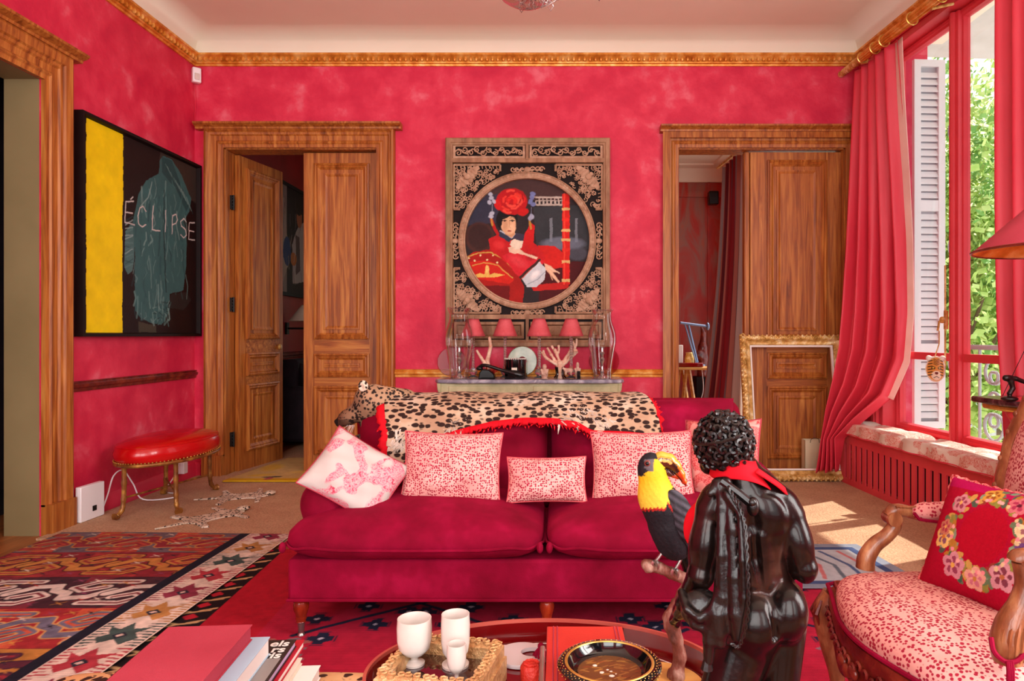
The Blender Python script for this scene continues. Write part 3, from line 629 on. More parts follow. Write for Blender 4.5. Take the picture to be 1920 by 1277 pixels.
while s < 4.2:
    m.tube([R(s, -1.205, .02), R(s, -1.205, 1.0)], .012, 6)
    for sg in (1, -1):
        sp = lambda cx, cz, r, dr, a0: [R(cx+sg*math.cos(a0+dr*k*.42)*r*(1-k/17), -1.205, cz+math.sin(a0+dr*k*.42)*r*(1-k/17)) for k in range(16)]
        m.tube(sp(s+.17, .78, .13, 1, PI/2), .013, 6); m.tube(sp(s+.17, .38, .14, -1, -PI/2), .013, 6); m.tube(sp(s+.17, .58, .07, 1, 0), .011, 6)
    s += .34
m.build('scrollwork', M_['iron_pale'], t)
def tree(base, h, cr, n, seed, label):
    rs = random.Random(seed); t = thing('plane_tree', label, 'tree', base, group='street trees beyond the balcony')
    m = MB(); top = (base[0]+.4, base[1]+.2, base[2]+h*.62); m.tube(spline([base, (base[0]-.1, base[1], base[2]+h*.3), top], 4), [.26, .24, .22, .2, .19, .18, .17, .15, .1], 9)
    for k in range(6):
        a = rs.uniform(0, 6.3); m.tube([(base[0], base[1], base[2]+h*(.35+.05*k)), (base[0]+math.cos(a)*1.2, base[1]+math.sin(a)*1.2, base[2]+h*(.55+.05*k))], [.09, .03], 6)
    m.build('trunk', M_['trunk'], t)
    for mt, nn in (('leaf', n), ('leaf_dark', n//2)):
        m = MB()
        cl = [(rs.uniform(-.8, .8)*cr[0], rs.uniform(-.7, .7)*cr[1], rs.uniform(-.8, .8)*cr[2]) for _ in range(46)]
        for _ in range(nn):
            c = cl[rs.randrange(46)]; g = lambda q: max(-.55*q, min(.55*q, rs.gauss(0, .24*q))); p = Vector((base[0]+c[0]+g(cr[0]*.8), base[1]+c[1]+g(cr[1]*.6), base[2]+h*.74+c[2]+g(cr[2]*.7)))
            u = Vector((rs.gauss(0, 1), rs.gauss(0, 1), rs.gauss(0, 1))).normalized(); w = u.orthogonal().normalized(); L = rs.uniform(.1, .24)
            q = [p, p+u*L*.6+w*L*.5, p+u*L*1.2, p+u*L*.6-w*L*.5]; m.add(q, [(0, 1, 2, 3)])
        m.build('foliage', M_[mt], t, smooth=False)
tree((8.9, 15.6, -5.5), 11.4, (2.8, 2.0, 4.4), 12000, 1, 'green leafy street tree seen through the left casement')
tree((13.6, 20.6, -5.5), 13.2, (3.4, 2.6, 5.2), 12000, 2, 'green leafy street tree seen through the right casement')
tree((19, 33, -5.5), 16, (5, 2.8, 4.6), 6500, 3, 'green street tree farther back behind the two nearer trees')
t = thing('apartment_facade', 'pale stone apartment building across the street behind the trees', 'building', (26, 42, -6)); m = MB(); m.bx(18, 36, 41, 44, -6, 3.5); m.build('wall', M_['facade'], t)
for i in range(8):
    for j in range(2):
        m = MB(); m.bx(19+i*2.1, 20+i*2.1, 40.93, 41.01, -3.4+j*3.2, -1.3+j*3.2); m.build('window', M_['window_dark'], t, smooth=False)
m = MB(); m.bx(3.6, 60, -10, 60, -6.2, -6); struct(m.build('ground_street', M_['facade'], smooth=False))
# ================================================================ FLOOR COVERINGS
def flat(z, x0=0, y0=0, rot=0, dome=None):
    c, k = math.cos(rot), math.sin(rot)
    return lambda x, y: (x0+x*c-y*k, y0+x*k+y*c, np.full_like(x, z) if dome is None else z+dome(x, y))
m = MB(); m.prism([(-2.79, 3.66), (-1.0, 3.62), (-1.0, 3.2), (1.3, 3.2), (1.3, 1.6), (2.55, 1.6), (2.45, 3.25), (2.34, 5.31), (-2.79, 5.31)], lambda a, b, h: (a, b, h), .001, .012); m.bx(-2.57, -1.42, 5.31, 5.46, .001, .012); m.bx(.97, 1.5, 5.31, 5.6, .001, .012); m.bx(-2.55, -1.43, 5.46, 7.9, .001, .012)
tag(m.build('sisal_carpet', M_['sisal'], smooth=False), 'beige woven sisal carpet covering the back of the room floor', 'carpet')
def hooked(cv, x, y, w, h, c1, c2, rot=1):
    """stepped hooked kilim lozenge"""
    st = [(0,.5),(.12,.5),(.12,.8),(.3,.8),(.3,1),(.62,1),(.62,.78),(.86,.78),(.86,.56),(1,.5),(.88,.5),(.88,.22),(.7,.22),(.7,0),(.36,0),(.36,.2),(.14,.2),(.14,.44)]
    P_ = lambda pts: [(x+(a*rot if rot > 0 else 1-a)*w, y+b*h) for a, b in pts]
    cv.poly(P_(st), c1); cv.poly(P_([(.3,.5),(.4,.72),(.58,.72),(.7,.5),(.6,.3),(.42,.3)]), c2)
    cv.ell(x+w*.5, y+h*.5, w*.07, h*.09, c1)
def kilim():
    Wd, Hh = 1.27, 3.2; cv = Cv(Wd, Hh, .0045, '5b1f26'); cv.warp(.010, 40, 3); rs = random.Random(4)
    cols = [('6b5a64','8f2530','b8402c'), ('8d1f2c','c07a2c','a32a2c'), ('4a2530','d8c2b6','7d2735'), ('a41f26','6f6a80','c9502c'), ('b87a26','5c2436','9a2230'), ('7b1f2a','5f5a6a','bf5a2a'), ('8d1f2c','c07a2c','a32a2c'), ('4a2530','d8c2b6','7d2735'), ('a41f26','6f6a80','c9502c')]
    y = Hh; i = 0
    while y > 0:
        bh = .345; g, c1, c2 = cols[i % 9]; y0 = y-bh; cv.put((cv.Y > y0) & (cv.Y <= y), g)
        ol = ['c8842c','3a1420','2a1a22','d8a050','3a1c34'][i % 5]; T = lambda x, a, b: (x+a*.42+(1-b)*-.06+b*.06, y0+b*bh)
        for k in range(-1, 4):
            x = k*.42+(.21 if i % 2 else 0)
            for pts, c in ((((.30,.0),(.62,.0),(.46,.30)), c2), (((.38,1.),(.70,1.),(.54,.70)), c2)): cv.poly([T(x, *p) for p in pts], c)
            pA = [(-.02,.16),(.36,.16),(.46,.36),(.30,.46),(.16,.34)]; pB = [(1.02,.84),(.64,.84),(.54,.64),(.70,.54),(.84,.66)]; pC = [(.02,.44),(.12,.66),(.32,.70),(.42,.54),(.60,.46),(.68,.30),(.90,.34),(.98,.56)]
            for pp in (pA, pB, pC): cv.line([T(x, *p) for p in pp], .060, ol)
            for pp in (pA, pB, pC): cv.line([T(x, *p) for p in pp], .046, c1)
            for pp in (pA, pB): cv.line([T(x, *p) for p in pp], .014, c2)
            for q, (a, b) in enumerate([(.06,.28),(.24,.26),(.52,.14),(.80,.15),(.93,.25),(.56,.88),(.20,.86),(.38,.88),(.76,.72),(.06,.72),(.5,.52),(.22,.56),(.78,.46),(.92,.80)]):
                px, py = T(x, a, b); cc = ['c8842c','b03028','d8c4b0','2a2430','8a3a5c'][(q+i) % 5]; s = .009
                cv.line([(px-.022, py-.015), (px+.022, py+.015)], .004, cc); cv.line([(px-.022, py+.015), (px+.022, py-.015)], .004, cc); cv.poly([(px-s, py), (px, py+s), (px+s, py), (px, py-s)], cc)
        cv.line([(0, y0), (.99, y0)], .008, '3a1e28'); y = y0; i += 1
    bx = .985; cv.put((cv.X > bx) & (cv.X <= bx+.055), '1d1c2c'); cv.put(cv.X > bx+.055, 'd9c5b4')
    y = .08; j = 0; cl = ['b02a3a','3f5450','b8803a','8d2b44']
    while y < Hh:
        c = cl[j % 4]; xm = bx+.165; pts = [(xm-.075,y-.02),(xm-.04,y-.065),(xm,y-.03),(xm+.04,y-.075),(xm+.08,y-.02),(xm+.045,y+.02),(xm+.085,y+.07),(xm+.02,y+.055),(xm-.01,y+.11),(xm-.03,y+.05),(xm-.08,y+.075),(xm-.045,y+.01)]
        cv.poly(pts, c); cv.poly([(xm-.03,y),(xm,y+.03),(xm+.03,y),(xm,y-.03)], '252a38'); cv.poly([(xm-.014,y),(xm,y+.014),(xm+.014,y),(xm,y-.014)], 'd6b8a8')
        for sgn, ed in ((1, bx+.058), (-1, Wd-.006)):
            for q in range(9):
                yy = y-.09+q*.0225; L_ = .03+.035*abs(math.sin(q*1.1+j)); cv.poly([(ed, yy), (ed+sgn*L_, yy+.010), (ed+sgn*L_, yy+.014), (ed, yy+.012)], c)
        y += .205; j += 1
    cv.a = cv.a*.86+.14*cv.a.mean(2, keepdims=True)*.8; cv.tone(.3, 110, 5, 2); cv.tone(.2, 6, 6); cv.a *= (1+.10*np.sin(cv.Y*900))[..., None]
    cv.mesh('kilim_rug', lambda x, y: flat(0, -2.72, .53, math.radians(0))(x, y)[:2]+(.006+.012*np.exp(-((x)/.07)**2)*(y > 2.6)*0+.004*np.sin(3.2*x+2.1*y),), M_['rug'])
    o = bpy.data.objects['kilim_rug']; o.rotation_euler = (0, 0, math.radians(-.5)); o.location.z = .018
    return tag(o, 'striped kilim rug with hooked motifs, navy band and cream border, left of the sofa', 'rug')
kilim()
def redrug():
    Wd, Hh = 2.9, 2.95; cv = Cv(Wd, Hh, .0055, 'a81c38'); cv.warp(.008, 60, 8)
    cv.put(cv.X < .4, 'a51424', .8)
    for sx in (0, 1):
        b0 = 0 if sx == 0 else Wd-.15; cv.put((cv.X >= b0) & (cv.X < b0+.15), '1b1013' if not sx else '3c4a63'); y = .05; j = 0
        while y < Hh:
            c = 'b02030' if not sx else 'c9bcb4'; cv.poly([(b0+.045,y),(b0+.075,y+.03),(b0+.105,y),(b0+.075,y-.03)], c)
            for q in (-1, 1): cv.line([(b0+.01, y+.06), (b0+.06, y+.045), (b0+.075+q*.05, y+.045+q*.02)], .012, 'c09a6c' if not sx else 'b83048'); cv.line([(b0+.14, y+.085), (b0+.09, y+.06)], .012, 'c09a6c')
            y += .115; j += 1
    def flower(x, y, r=.031, c='1d2138', w='b8b0c0'):
        for dx, dy in ((1,0),(-1,0),(0,1),(0,-1)):
            cv.poly([(x+dx*r*1.5-dy*r*.6, y+dy*r*1.5-dx*r*.6), (x+dx*r*1.5+dy*r*.6, y+dy*r*1.5+dx*r*.6), (x+dy*r*.8, y+dx*r*.8), (x-dy*r*.8, y-dx*r*.8)], c)
            cv.line([(x+dx*r*1.7-abs(dy)*r*.7, y+dy*r*1.7-abs(dx)*r*.7), (x+dx*r*1.7+abs(dy)*r*.7, y+dy*r*1.7+abs(dx)*r*.7)], .006, c)
        cv.poly([(x-r,y),(x,y+r),(x+r,y),(x,y-r)], c); cv.poly([(x-r*.45,y),(x,y+r*.4),(x+r*.45,y),(x,y-r*.4)], w)
    for (cx_, cy_) in ((.95, 1.15), (1.55, .62), (1.55, 1.7), (2.15, 1.15), (.95, 2.25), (2.15, 2.25), (1.55, 2.75)):
        for sgn in (1, -1):
            x, y = cx_, cy_; pts = [(x-sgn*.42, y+.30), (x, y), (x+.42*sgn, y-.30)]; cv.line(pts, .022, '1d2138')
        for k in (-2, -1, 0, 1, 2):
            for sgn in (1, -1):
                flower(cx_+k*.17+sgn*.035, cy_-k*.12*sgn+.085); flower(cx_+k*.17-sgn*.03, cy_-k*.12*sgn-.085)
    for (x, y) in ((.3, .5), (.38, 1.35), (.5, 1.8), (1.25, 1.2), (1.85, .6), (1.9, 1.75), (2.5, .7), (2.5, 1.75), (2.45, 1.2)):
        for k in range(5):
            for q in range(3): cv.ell(x+k*.045-.09, y+q*.05+(k % 2)*.02, .026, .012, '6f6870' if (k+q) % 3 else '9c5f58', 0, .85)
        cv.line([(x-.12, y-.03), (x, y+.05), (x+.12, y-.03)], .014, '8a7a80')
    cv.tone(.2, 110, 15, 2); cv.tone(.2, 6, 16); cv.a *= (1+.06*np.sin(cv.Y*800))[..., None]
    cv.mesh('red_rug', lambda x, y: (-1.46+x-.045*(y-1.4), .52+y, .004+.002*np.sin(5*x+2*y)), M_['rug'])
    return tag(bpy.data.objects['red_rug'], 'crimson flat woven rug with navy flower motifs lying under the sofa', 'rug')
redrug()
bpy.data.objects['red_rug'].location.z = .013
def bluerug():
    cv = Cv(.62, .62, .005, '7f8794'); cv.warp(.006, 20, 3); cv.put((cv.X > .05) & (cv.X < .57) & (cv.Y > .05) & (cv.Y < .57), '3d4d72'); cv.put((cv.X > .09) & (cv.X < .53) & (cv.Y > .09) & (cv.Y < .53), 'aab0b4')
    for k in range(5): cv.line([(.12+k*.09, .12), (.2+k*.07, .3), (.1+k*.09, .5)], .02, ['46587a', 'b56a6a', '5a6670'][k % 3])
    cv.tone(.2, 20, 4)
    cv.mesh('blue_rug', lambda x, y: (1.0+x-.1*y, 2.92+y, .0*x+.006), M_['rug']); o = bpy.data.objects['blue_rug']; o.location.z = .0195
    tag(o, 'small worn rug with a dark blue border in the sunlight right of the sofa', 'rug')
bluerug()
def doormat_():
    cv = Cv(.60, .95, .006, 'c9a96c'); cv.warp(.03, 8, 3); cv.put((cv.Y < .08) | (cv.X > .55), 'd0a41e'); cv.ell(.18, .2, .12, .05, 'd3ae3a', .3, .8, .4); cv.ell(.1, .5, .1, .2, 'd6a828', .3, .7, .5); cv.ell(.4, .75, .2, .1, 'b07038', .3, .7, .5); cv.ell(.45, .35, .16, .08, 'd9b85a', .5, .7, .5); cv.ell(.3, .14, .07, .02, '3c3834', .2); cv.ell(.3, .08, .028, .05, 'b05a5c'); cv.ell(.5, .5, .2, .05, 'a8845c', 0, .7, .5); cv.tone(.15, 30, 3)
    cv.mesh('hooked_mat', lambda x, y: (-2.47+x*1.0+.12*y, 5.05+y, .0*x+.012), M_['rug'], thick=.01); o = bpy.data.objects['hooked_mat']; o.location.z = .026
    tag(o, 'small yellow and beige pile mat lying in the left doorway', 'mat')
doormat_()
def pelt(cx_, cy_, L, Wd, rot, label, seed):
    rs = random.Random(seed); t = thing('leopard_pelt', label, 'pelt', (cx_, cy_, .013)); out = []
    half = [(.5, .03), (.46, .10), (.36, .14), (.33, .46), (.26, .5), (.24, .22), (.1, .17), (-.1, .18), (-.2, .22), (-.3, .5), (-.38, .46), (-.33, .18), (-.4, .05), (-.62, .03), (-.8, .012)]
    pts = [(a*L, b*Wd) for a, b in half]+[(a*L, -b*Wd) for a, b in reversed(half)]
    m = MB(); m.prism(pts, lambda a, b, h: (a, b, h), .001, .008); m.xf(Matrix.Translation((cx_, cy_, .013)) @ Matrix.Rotation(rot, 4, 'Z')); m.build('skin', M_['leopard_pale'], t, smooth=False)
    m = MB(); m.ell((L*.5, 0, .016), (L*.1, Wd*.09, .014)); m.xf(Matrix.Translation((cx_, cy_, .013)) @ Matrix.Rotation(rot, 4, 'Z')); m.build('head', M_['leopard_pale'], t)
pelt(-2.12, 4.60, .36, .42, .35, 'tiny spotted pelt on the sisal, nearer the left doorway', 1)
pelt(-2.06, 4.08, .40, .40, .95, 'long narrow spotted pelt on the sisal, nearer the kilim', 2)
# ================================================================ SOFT FURNISHING HELPERS
def pillow_mb(w, h, t, n=26, pw=3.0, inset=.05):
    m = MB(); vs = []
    for sgn in (1, -1):
        vs = []
        for i in range(n):
            for j in range(n):
                u, v = -1+2*i/(n-1), -1+2*j/(n-1)
                x = u*w/2*(1-inset*(1-v*v)*0-inset*1.2*(1-abs(v)**2)*abs(u)**3); y = v*h/2*(1-inset*1.5*(1-abs(u)**2)*abs(v)**3)
                d = ((1-abs(u)**pw)*(1-abs(v)**pw))**.62
                wr = .05*t*math.sin(7*u+5*v)*d+.04*t*math.sin(11*v-4*u)*d
                vs.append((x, y, sgn*(t/2*d+.0015)+wr))
        m.grid(vs, n, n)
    b = n*n; idx = [i*n for i in range(n)]+[(n-1)*n+j for j in range(1, n)]+[i*n+n-1 for i in range(n-2, -1, -1)]+[j for j in range(n-2, 0, -1)]
    for a, c in zip(idx, idx[1:]+idx[:1]): m.f.append((a, c, b+c, b+a))
    m.edge = [m.v[k] for k in idx]; return m
def facing(c, yaw=0, tilt=0, roll=0):      # local x right, y up, z toward the camera
    return Matrix.Translation(c) @ Matrix.Rotation(yaw, 4, 'Z') @ Matrix.Rotation(PI/2-tilt, 4, 'X') @ Matrix.Rotation(roll, 4, 'Z')
def cushion(name, label, c, w, h, t, mt, yaw=0, tilt=.25, roll=0, pipe='shade_red', group=None, cat='cushion', pr=.0028):
    tg = thing(name, label, cat, tuple(c), 0, group); m = pillow_mb(w, h, t); M = facing(c, yaw, tilt, roll); e = [M @ Vector(q) for q in m.edge]; m.xf(M); m.build('cover', M_[mt], tg, ang=180)
    if pipe: k = MB(); k.tube(e, pr, 6, closed=True); k.build('piping', M_[pipe], tg)
    return tg
def sup(cx_, cy_, cz_, a, b, c, n=6, mm=2.6, crown=.0, nu=72, nv=18, wr=0):
    m = MB(); vs = []
    for j in range(nv+1):
        ph = -PI/2+PI*j/nv; r = abs(math.cos(ph))**(2/mm); z = math.copysign(abs(math.sin(ph))**(2/mm), ph)
        for i in range(nu):
            th = 2*PI*i/nu; x = math.copysign(abs(math.cos(th))**(2/n), math.cos(th))*r; y = math.copysign(abs(math.sin(th))**(2/n), math.sin(th))*r
            zz = c*z+(crown*(1-x*x)*(1-y*y) if z > 0 else 0)+wr*math.sin(9*x+4*y)*(1-abs(z)**3)*.3
            pu = 1+.012*math.sin(26*th)*wr*60*max(0, abs(x)*abs(y)-.55)
            vs.append((cx_+a*x*pu, cy_+b*y*pu, cz_+zz))
    return m.grid(vs, nv+1, nu, False, True)
# ================================================================ THE SOFA
sofa = thing('sofa', 'crimson velvet two-seat sofa with low rolled arms on turned wooden legs', 'sofa', (-.04, 2.9, 0))
SX0, SX1 = -.962, .885
m = MB(); m.bx(SX0, SX1, 2.44, 3.30, .152, .30); m.build('base', M_['velvet'], sofa, bevel=.012)
m = MB(); m.tube([(SX0, 3.3, .155), (SX0, 2.44, .155), (SX1, 2.44, .155), (SX1, 3.3, .155)], .006, 6); m.build('piping', M_['velvet'], sofa)
for x0, x1, nm in ((-.985, -.046, 'a'), (-.036, .892, 'b')):
    c = (x0+x1)/2; k = sup(c, 2.73, .362, (x1-x0)/2, .335, .088, 7, 2.7, .03, wr=.008).build('seat_cushion', M_['velvet'], sofa, ang=180)
    pts = []
    for i in range(72):
        th = 2*PI*i/72; pts.append((c+((x1-x0)/2+.003)*math.copysign(abs(math.cos(th))**(2/7), math.cos(th)), 2.73+.338*math.copysign(abs(math.sin(th))**(2/7), math.sin(th)), .350+.004*math.sin(th*9)))
    m = MB(); m.tube(pts, .005, 6, closed=True); m.build('piping', M_['velvet'], k)
    for ex in (x0+.012, x1-.012): m = MB(); m.ell((ex, 2.425, .348), (.012, .016, .02), 10, 8); m.build('gathered_corner', M_['velvet'], k)
for sg, xc in ((-1, -.892), (1, .815)):
    s_ = Sdf(); s_.cap((xc, 2.66, .45), (xc, 3.22, .50), .10, .105, .03); s_.cap((xc-sg*.005, 2.66, .34), (xc-sg*.005, 3.24, .34), .082, .082, .05); s_.build('arm', M_['velvet'], .012, sofa)
s_ = Sdf()
for z, r in ((.38, .09), (.5, .085), (.62, .08), (.72, .085)): s_.cap((-.86, 3.25, z), (.79, 3.25, z), r, r, .06)
s_.build('backrest', M_['velvet_shaded'], .02, sofa)
for x0, x1 in ((-.89, -.03), (-.03, .80)):
    m = pillow_mb(x1-x0, .48, .25, 30, 4.5, .02); m.xf(facing(((x0+x1)/2, 3.04, .582), 0, .18)); b_ = m.build('back_cushion', M_['velvet_shaded'] if x0 < -.5 else M_['velvet'], sofa, ang=180)
legp = [(.004, 0), (.012, .004), (.016, .012), (.012, .022), (.009, .026), (.011, .03), (.0125, .055), (.014, .062), (.018, .066), (.016, .07), (.02, .078), (.018, .083), (.02, .09), (.027, .112), (.0275, .128), (.024, .139), (.03, .143), (.03, .153)]
for x, y in ((-.925, 2.475), (-.034, 2.475), (.855, 2.475), (-.925, 3.26), (.855, 3.26)):
    m = MB(); m.lathe(legp[7:], (x, y, 0), 20); lg = m.build('leg', M_['mahogany'], sofa, ang=60)
    m = MB(); m.lathe(legp[:8], (x, y, 0), 16); m.build('brass_caster', M_['steel'], lg, ang=60)
# scatter cushions
cushion('toile_cushion', 'cream cushion with pink scrolling flowers leaning on the left sofa arm', (-.775, 2.64, .562), .335, .275, .11, 'toile', yaw=.35, tilt=.55, roll=-.62, pipe='cloth_red')
cushion('dotted_cushion', 'large pink dotted cushion under the leopard skin, left half of sofa', (-.415, 2.72, .575), .395, .285, .12, 'dotted', tilt=.28, roll=-.02, group='pink dotted cushions on the sofa')
cushion('dotted_cushion', 'smallest pink dotted cushion, middle of the sofa seat', (-.038, 2.70, .532), .315, .178, .09, 'dotted', tilt=.3, roll=.01, group='pink dotted cushions on the sofa')
cushion('dotted_cushion', 'large pink dotted cushion behind the toucan, right half of sofa', (.345, 2.74, .575), .41, .285, .12, 'dotted', tilt=.28, roll=.01, group='pink dotted cushions on the sofa')
cushion('toile_cushion', 'red and pink patterned cushion half hidden behind the bronze statue head', (.66, 2.74, .60), .34, .33, .12, 'toile_red', yaw=-.75, tilt=.25, roll=.1, pipe='cloth_red')
# ================================================================ LEOPARD SKIN
skin = thing('leopard_skin', 'spotted leopard skin with head, draped over the sofa back', 'animal skin', (-.2, 3.05, .8))
PY = [(3.36, .70), (3.34, .77), (3.27, .812), (3.18, .828), (3.08, .826), (2.985, .80), (2.925, .755), (2.885, .69), (2.855, .62), (2.83, .55), (2.82, .47)]
PYs = spline(PY, 8); PYa = np.array(PYs); AL = np.concatenate([[0], np.cumsum(np.hypot(*np.diff(PYa, axis=0).T))])
def onp(t): return np.interp(t, AL, PYa[:, 0]), np.interp(t, AL, PYa[:, 1])
def t_of_z(z): k = 32; return np.interp(-z, -PYa[k:, 1], AL[k:])
ZB = [(-.93, .78), (-.79, .72), (-.72, .56), (-.64, .545), (-.55, .65), (-.45, .68), (-.36, .705), (-.27, .725), (-.15, .735), (0, .735), (.09, .725), (.15, .69), (.2, .685), (.3, .68), (.44, .665), (.6, .66)]
nu, nv = 150, 50; V = np.zeros((nu, nv, 3)); rsn = vnoise(nu, nv, 6, 5, 3)-.5
for i in range(nu):
    u = i/(nu-1)
    for j in range(nv):
        v = j/(nv-1); xl = np.interp(v, [0, .35, .6, .8, 1], [-.80, -.80, -.77, -.715, -.705]); xr = np.interp(v, [0, .35, .6, 1], [.34, .36, .40, .455])
        x = xl+(xr-xl)*u; tb = float(t_of_z(np.interp(x, *zip(*ZB)))); t = v*tb; y, z = onp(t)
        lump = .012*rsn[i, j]+.006*math.sin(14*x+3*v)*v
        y2, z2 = onp(t+.01); ty, tz = y2-y, z2-z; L = math.hypot(ty, tz)+1e-9; V[i, j] = (x, y-abs(lump)*1.2+lump*(tz/L), z+lump*(-ty/L)+.004)
m = MB(); m.grid(V.reshape(-1, 3).tolist(), nu, nv); pel = m.build('pelt', M_['leopard'], skin, ang=180); sd = pel.modifiers.new('solid', 'SOLIDIFY'); sd.thickness = .007; sd.offset = 1
edge = [tuple(V[0, j]) for j in range(16, nv)]+[tuple(V[i, nv-1]) for i in range(1, nu)]+[tuple(V[nu-1, j]) for j in range(nv-2, 14, -1)]
rs = random.Random(3); m = MB(); vs = []; E = spline(edge[::2], 3); n = len(E)
for i, p in enumerate(E):
    a = Vector(E[max(0, i-1)]); b = Vector(E[min(n-1, i+1)]); d = (b-a).normalized(); out = d.cross(Vector((0, -1, .2))).normalized()
    if i < n*.18: out = Vector((-.8, -.3, -.3)).normalized()
    elif i > n*.87: out = Vector((.8, -.3, -.1)).normalized()
    else: out = Vector((0, -.15, -1)).normalized()
    w = rs.uniform(.010, .026)*(1.6 if i < n*.18 else 1); q = Vector(p)+Vector((0, -.006, 0))
    vs += [tuple(q-out*.012), tuple(q+out*w*.5+Vector((0, rs.uniform(-.012, 0), 0))), tuple(q+out*w)]
m.grid(vs, n, 3)
for i in range(0, n-3, 3):
    q = Vector(vs[3*i+2]); m.add([q, q+Vector((.008, -.002, -.002)), q+Vector((rs.uniform(-.01, .014), -.01, -rs.uniform(.004, .022)))], [(0, 1, 2)])
o = m.build('red_felt_edge', M_['felt_red'], skin, ang=180); sd = o.modifiers.new('solid', 'SOLIDIFY'); sd.thickness = .003
m = MB()
for cxx, cz, sp_, nn, lx in ((.10, .77, .13, 150, .035), (-.45, .70, .07, 70, -.02), (.24, .73, .08, 70, .03), (-.66, .66, .04, 40, -.01)):
    for _ in range(nn):
        x = cxx+rs.gauss(0, sp_*.5); zt = cz+rs.gauss(0, .022); t = float(t_of_z(min(.86, zt))); y, z = onp(t); L = rs.uniform(.03, .06)
        p0 = Vector((x, y-.006, z+.004)); d = Vector((rs.gauss(lx*18, .5), -.22, rs.gauss(-.9, .35))).normalized(); m.tube([p0, p0+d*L*.5+Vector((0, -.003, 0)), p0+d*L+Vector((0, .006, 0))], [.006, .005, .0006], 6, flat=.5)
m.build('belly_fur', M_['fur_pale'], skin)['kind'] = 'stuff'
def head():
    D = 3.04; q = lambda x, y, dy=0: P(x, y, D+dy); s_ = Sdf()
    s_.ell(q(700, 752), (.085, .07, .062), (0, .5, 0)); s_.cap(q(704, 748), q(760, 752, .06), .062, .055, .03); s_.cap(q(690, 760), q(650, 785), .052, .034, .03); s_.cap(q(650, 783), q(638, 792), .032, .022, .015)
    s_.ell(q(632, 790), (.012, .016, .01), k=.006); s_.cap(q(700, 775), q(672, 822), .04, .018, .02)
    for dy in (-.05, .05): s_.ell(q(672, 762, dy*.8), (.022, .014, .012), k=.012); s_.ell(q(668, 768, dy*.95), (.010, .008, .006), k=.003, sub=True)
    s_.cap(q(634, 808), q(682, 806), .012, .026, .006, sub=True)
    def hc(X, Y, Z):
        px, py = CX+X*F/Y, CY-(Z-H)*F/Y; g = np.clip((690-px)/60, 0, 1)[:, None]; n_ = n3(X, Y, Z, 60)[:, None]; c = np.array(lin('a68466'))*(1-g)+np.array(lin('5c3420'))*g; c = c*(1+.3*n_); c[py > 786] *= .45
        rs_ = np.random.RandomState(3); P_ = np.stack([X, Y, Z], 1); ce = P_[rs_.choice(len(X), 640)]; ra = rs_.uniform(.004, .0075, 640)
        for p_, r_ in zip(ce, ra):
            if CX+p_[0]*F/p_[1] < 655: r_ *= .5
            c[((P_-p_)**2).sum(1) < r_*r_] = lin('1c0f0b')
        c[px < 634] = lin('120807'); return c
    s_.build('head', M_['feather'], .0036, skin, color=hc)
    for dy in (-.045, .05):
        e = Sdf(); e.ell(q(681, 724, dy), (.022, .012, .026)); e.ell(q(676, 727, dy-.014), (.013, .01, .017), k=.006, sub=True); e.build('ear', M_['leopard_pale'], .003, skin)
    m = MB()
    for x, y, dy in ((647, 806, -.018), (651, 805, .014), (664, 822, -.014), (668, 824, .012)): p = Vector(q(x, y, dy)); u = -1 if y < 815 else 1; m.tube([p-Vector((0, 0, u*.012*-1)), p+Vector((0, 0, u*.013))], [.0045, .0008] , 6)
    m.build('teeth', M_['ivory'], skin)
    e = Sdf(); e.path([q(668, 828, 0), q(682, 832, .01), q(700, 815, .02)], [.014, .016, .022]); e.path([q(690, 825, 0), q(680, 845, 0), q(676, 866, 0)], [.03, .022, .008], .01); e.build('lower_jaw', M_['bronze_dark'], .004, skin, disp=lambda X, Y, Z: .003*n3(X, Y, Z, 300))
    m = MB()
    for k in range(14): a = Vector(q(655+rs.uniform(-4, 10), 797, -.03)); m.tube([a, a+Vector((rs.uniform(-.03, .02), -.03, -rs.uniform(.01, .05)))], [.0007, .0003], 4)
    m.build('whiskers', M_['ivory'], skin)
head()
# ================================================================ CONSOLE AND WHAT STANDS ON IT
con = thing('console_table', 'pale green painted console table with a grey marble top against the back wall', 'console table', (-.2, 5.12, 0))
m = MB(); top = [(-.885, 5.325), (-.885, 5.0), (-.86, 4.955), (-.80, 4.94), (-.74, 4.925), (.35, 4.925), (.41, 4.94), (.47, 4.955), (.495, 5.0), (.495, 5.325)]
m.prism(top, lambda a, b, h: (a, b, h), .752, .78); m.build('marble_top', M_['marble_grey'], con, bevel=.009)
m = MB(); m.bx(-.84, .45, 4.965, 5.31, .60, .752); m.prism([(-.87, .752), (-.865, .70), (-.84, .66), (-.84, .752)], lambda a, b, h: (a, h, b), 4.965, 5.31); m.prism([(.48, .752), (.475, .70), (.45, .66), (.45, .752)], lambda a, b, h: (a, h, b), 4.965, 5.31)
m.build('frame', M_['console_paint'], con, bevel=.004)
for x0, x1 in ((-.78, -.285), (-.165, .39)):
    m = MB(); m.bx(x0, x1, 4.955, 4.967, .61, .732); m.build('drawer', M_['console_paint'], con, bevel=.003)
for x, y in ((-.80, 5.0), (.41, 5.0), (-.80, 5.27), (.41, 5.27)):
    m = MB(); m.tube([(x, y, .62), (x, y-.01, .5), (x, y, .3), (x, y, .02), (x, y, 0)], [.035, .04, .026, .018, .024], 10); m.build('leg', M_['console_paint'], con)
ZT = .78
def W(px, y=5.05): return (px-CX)*y/F
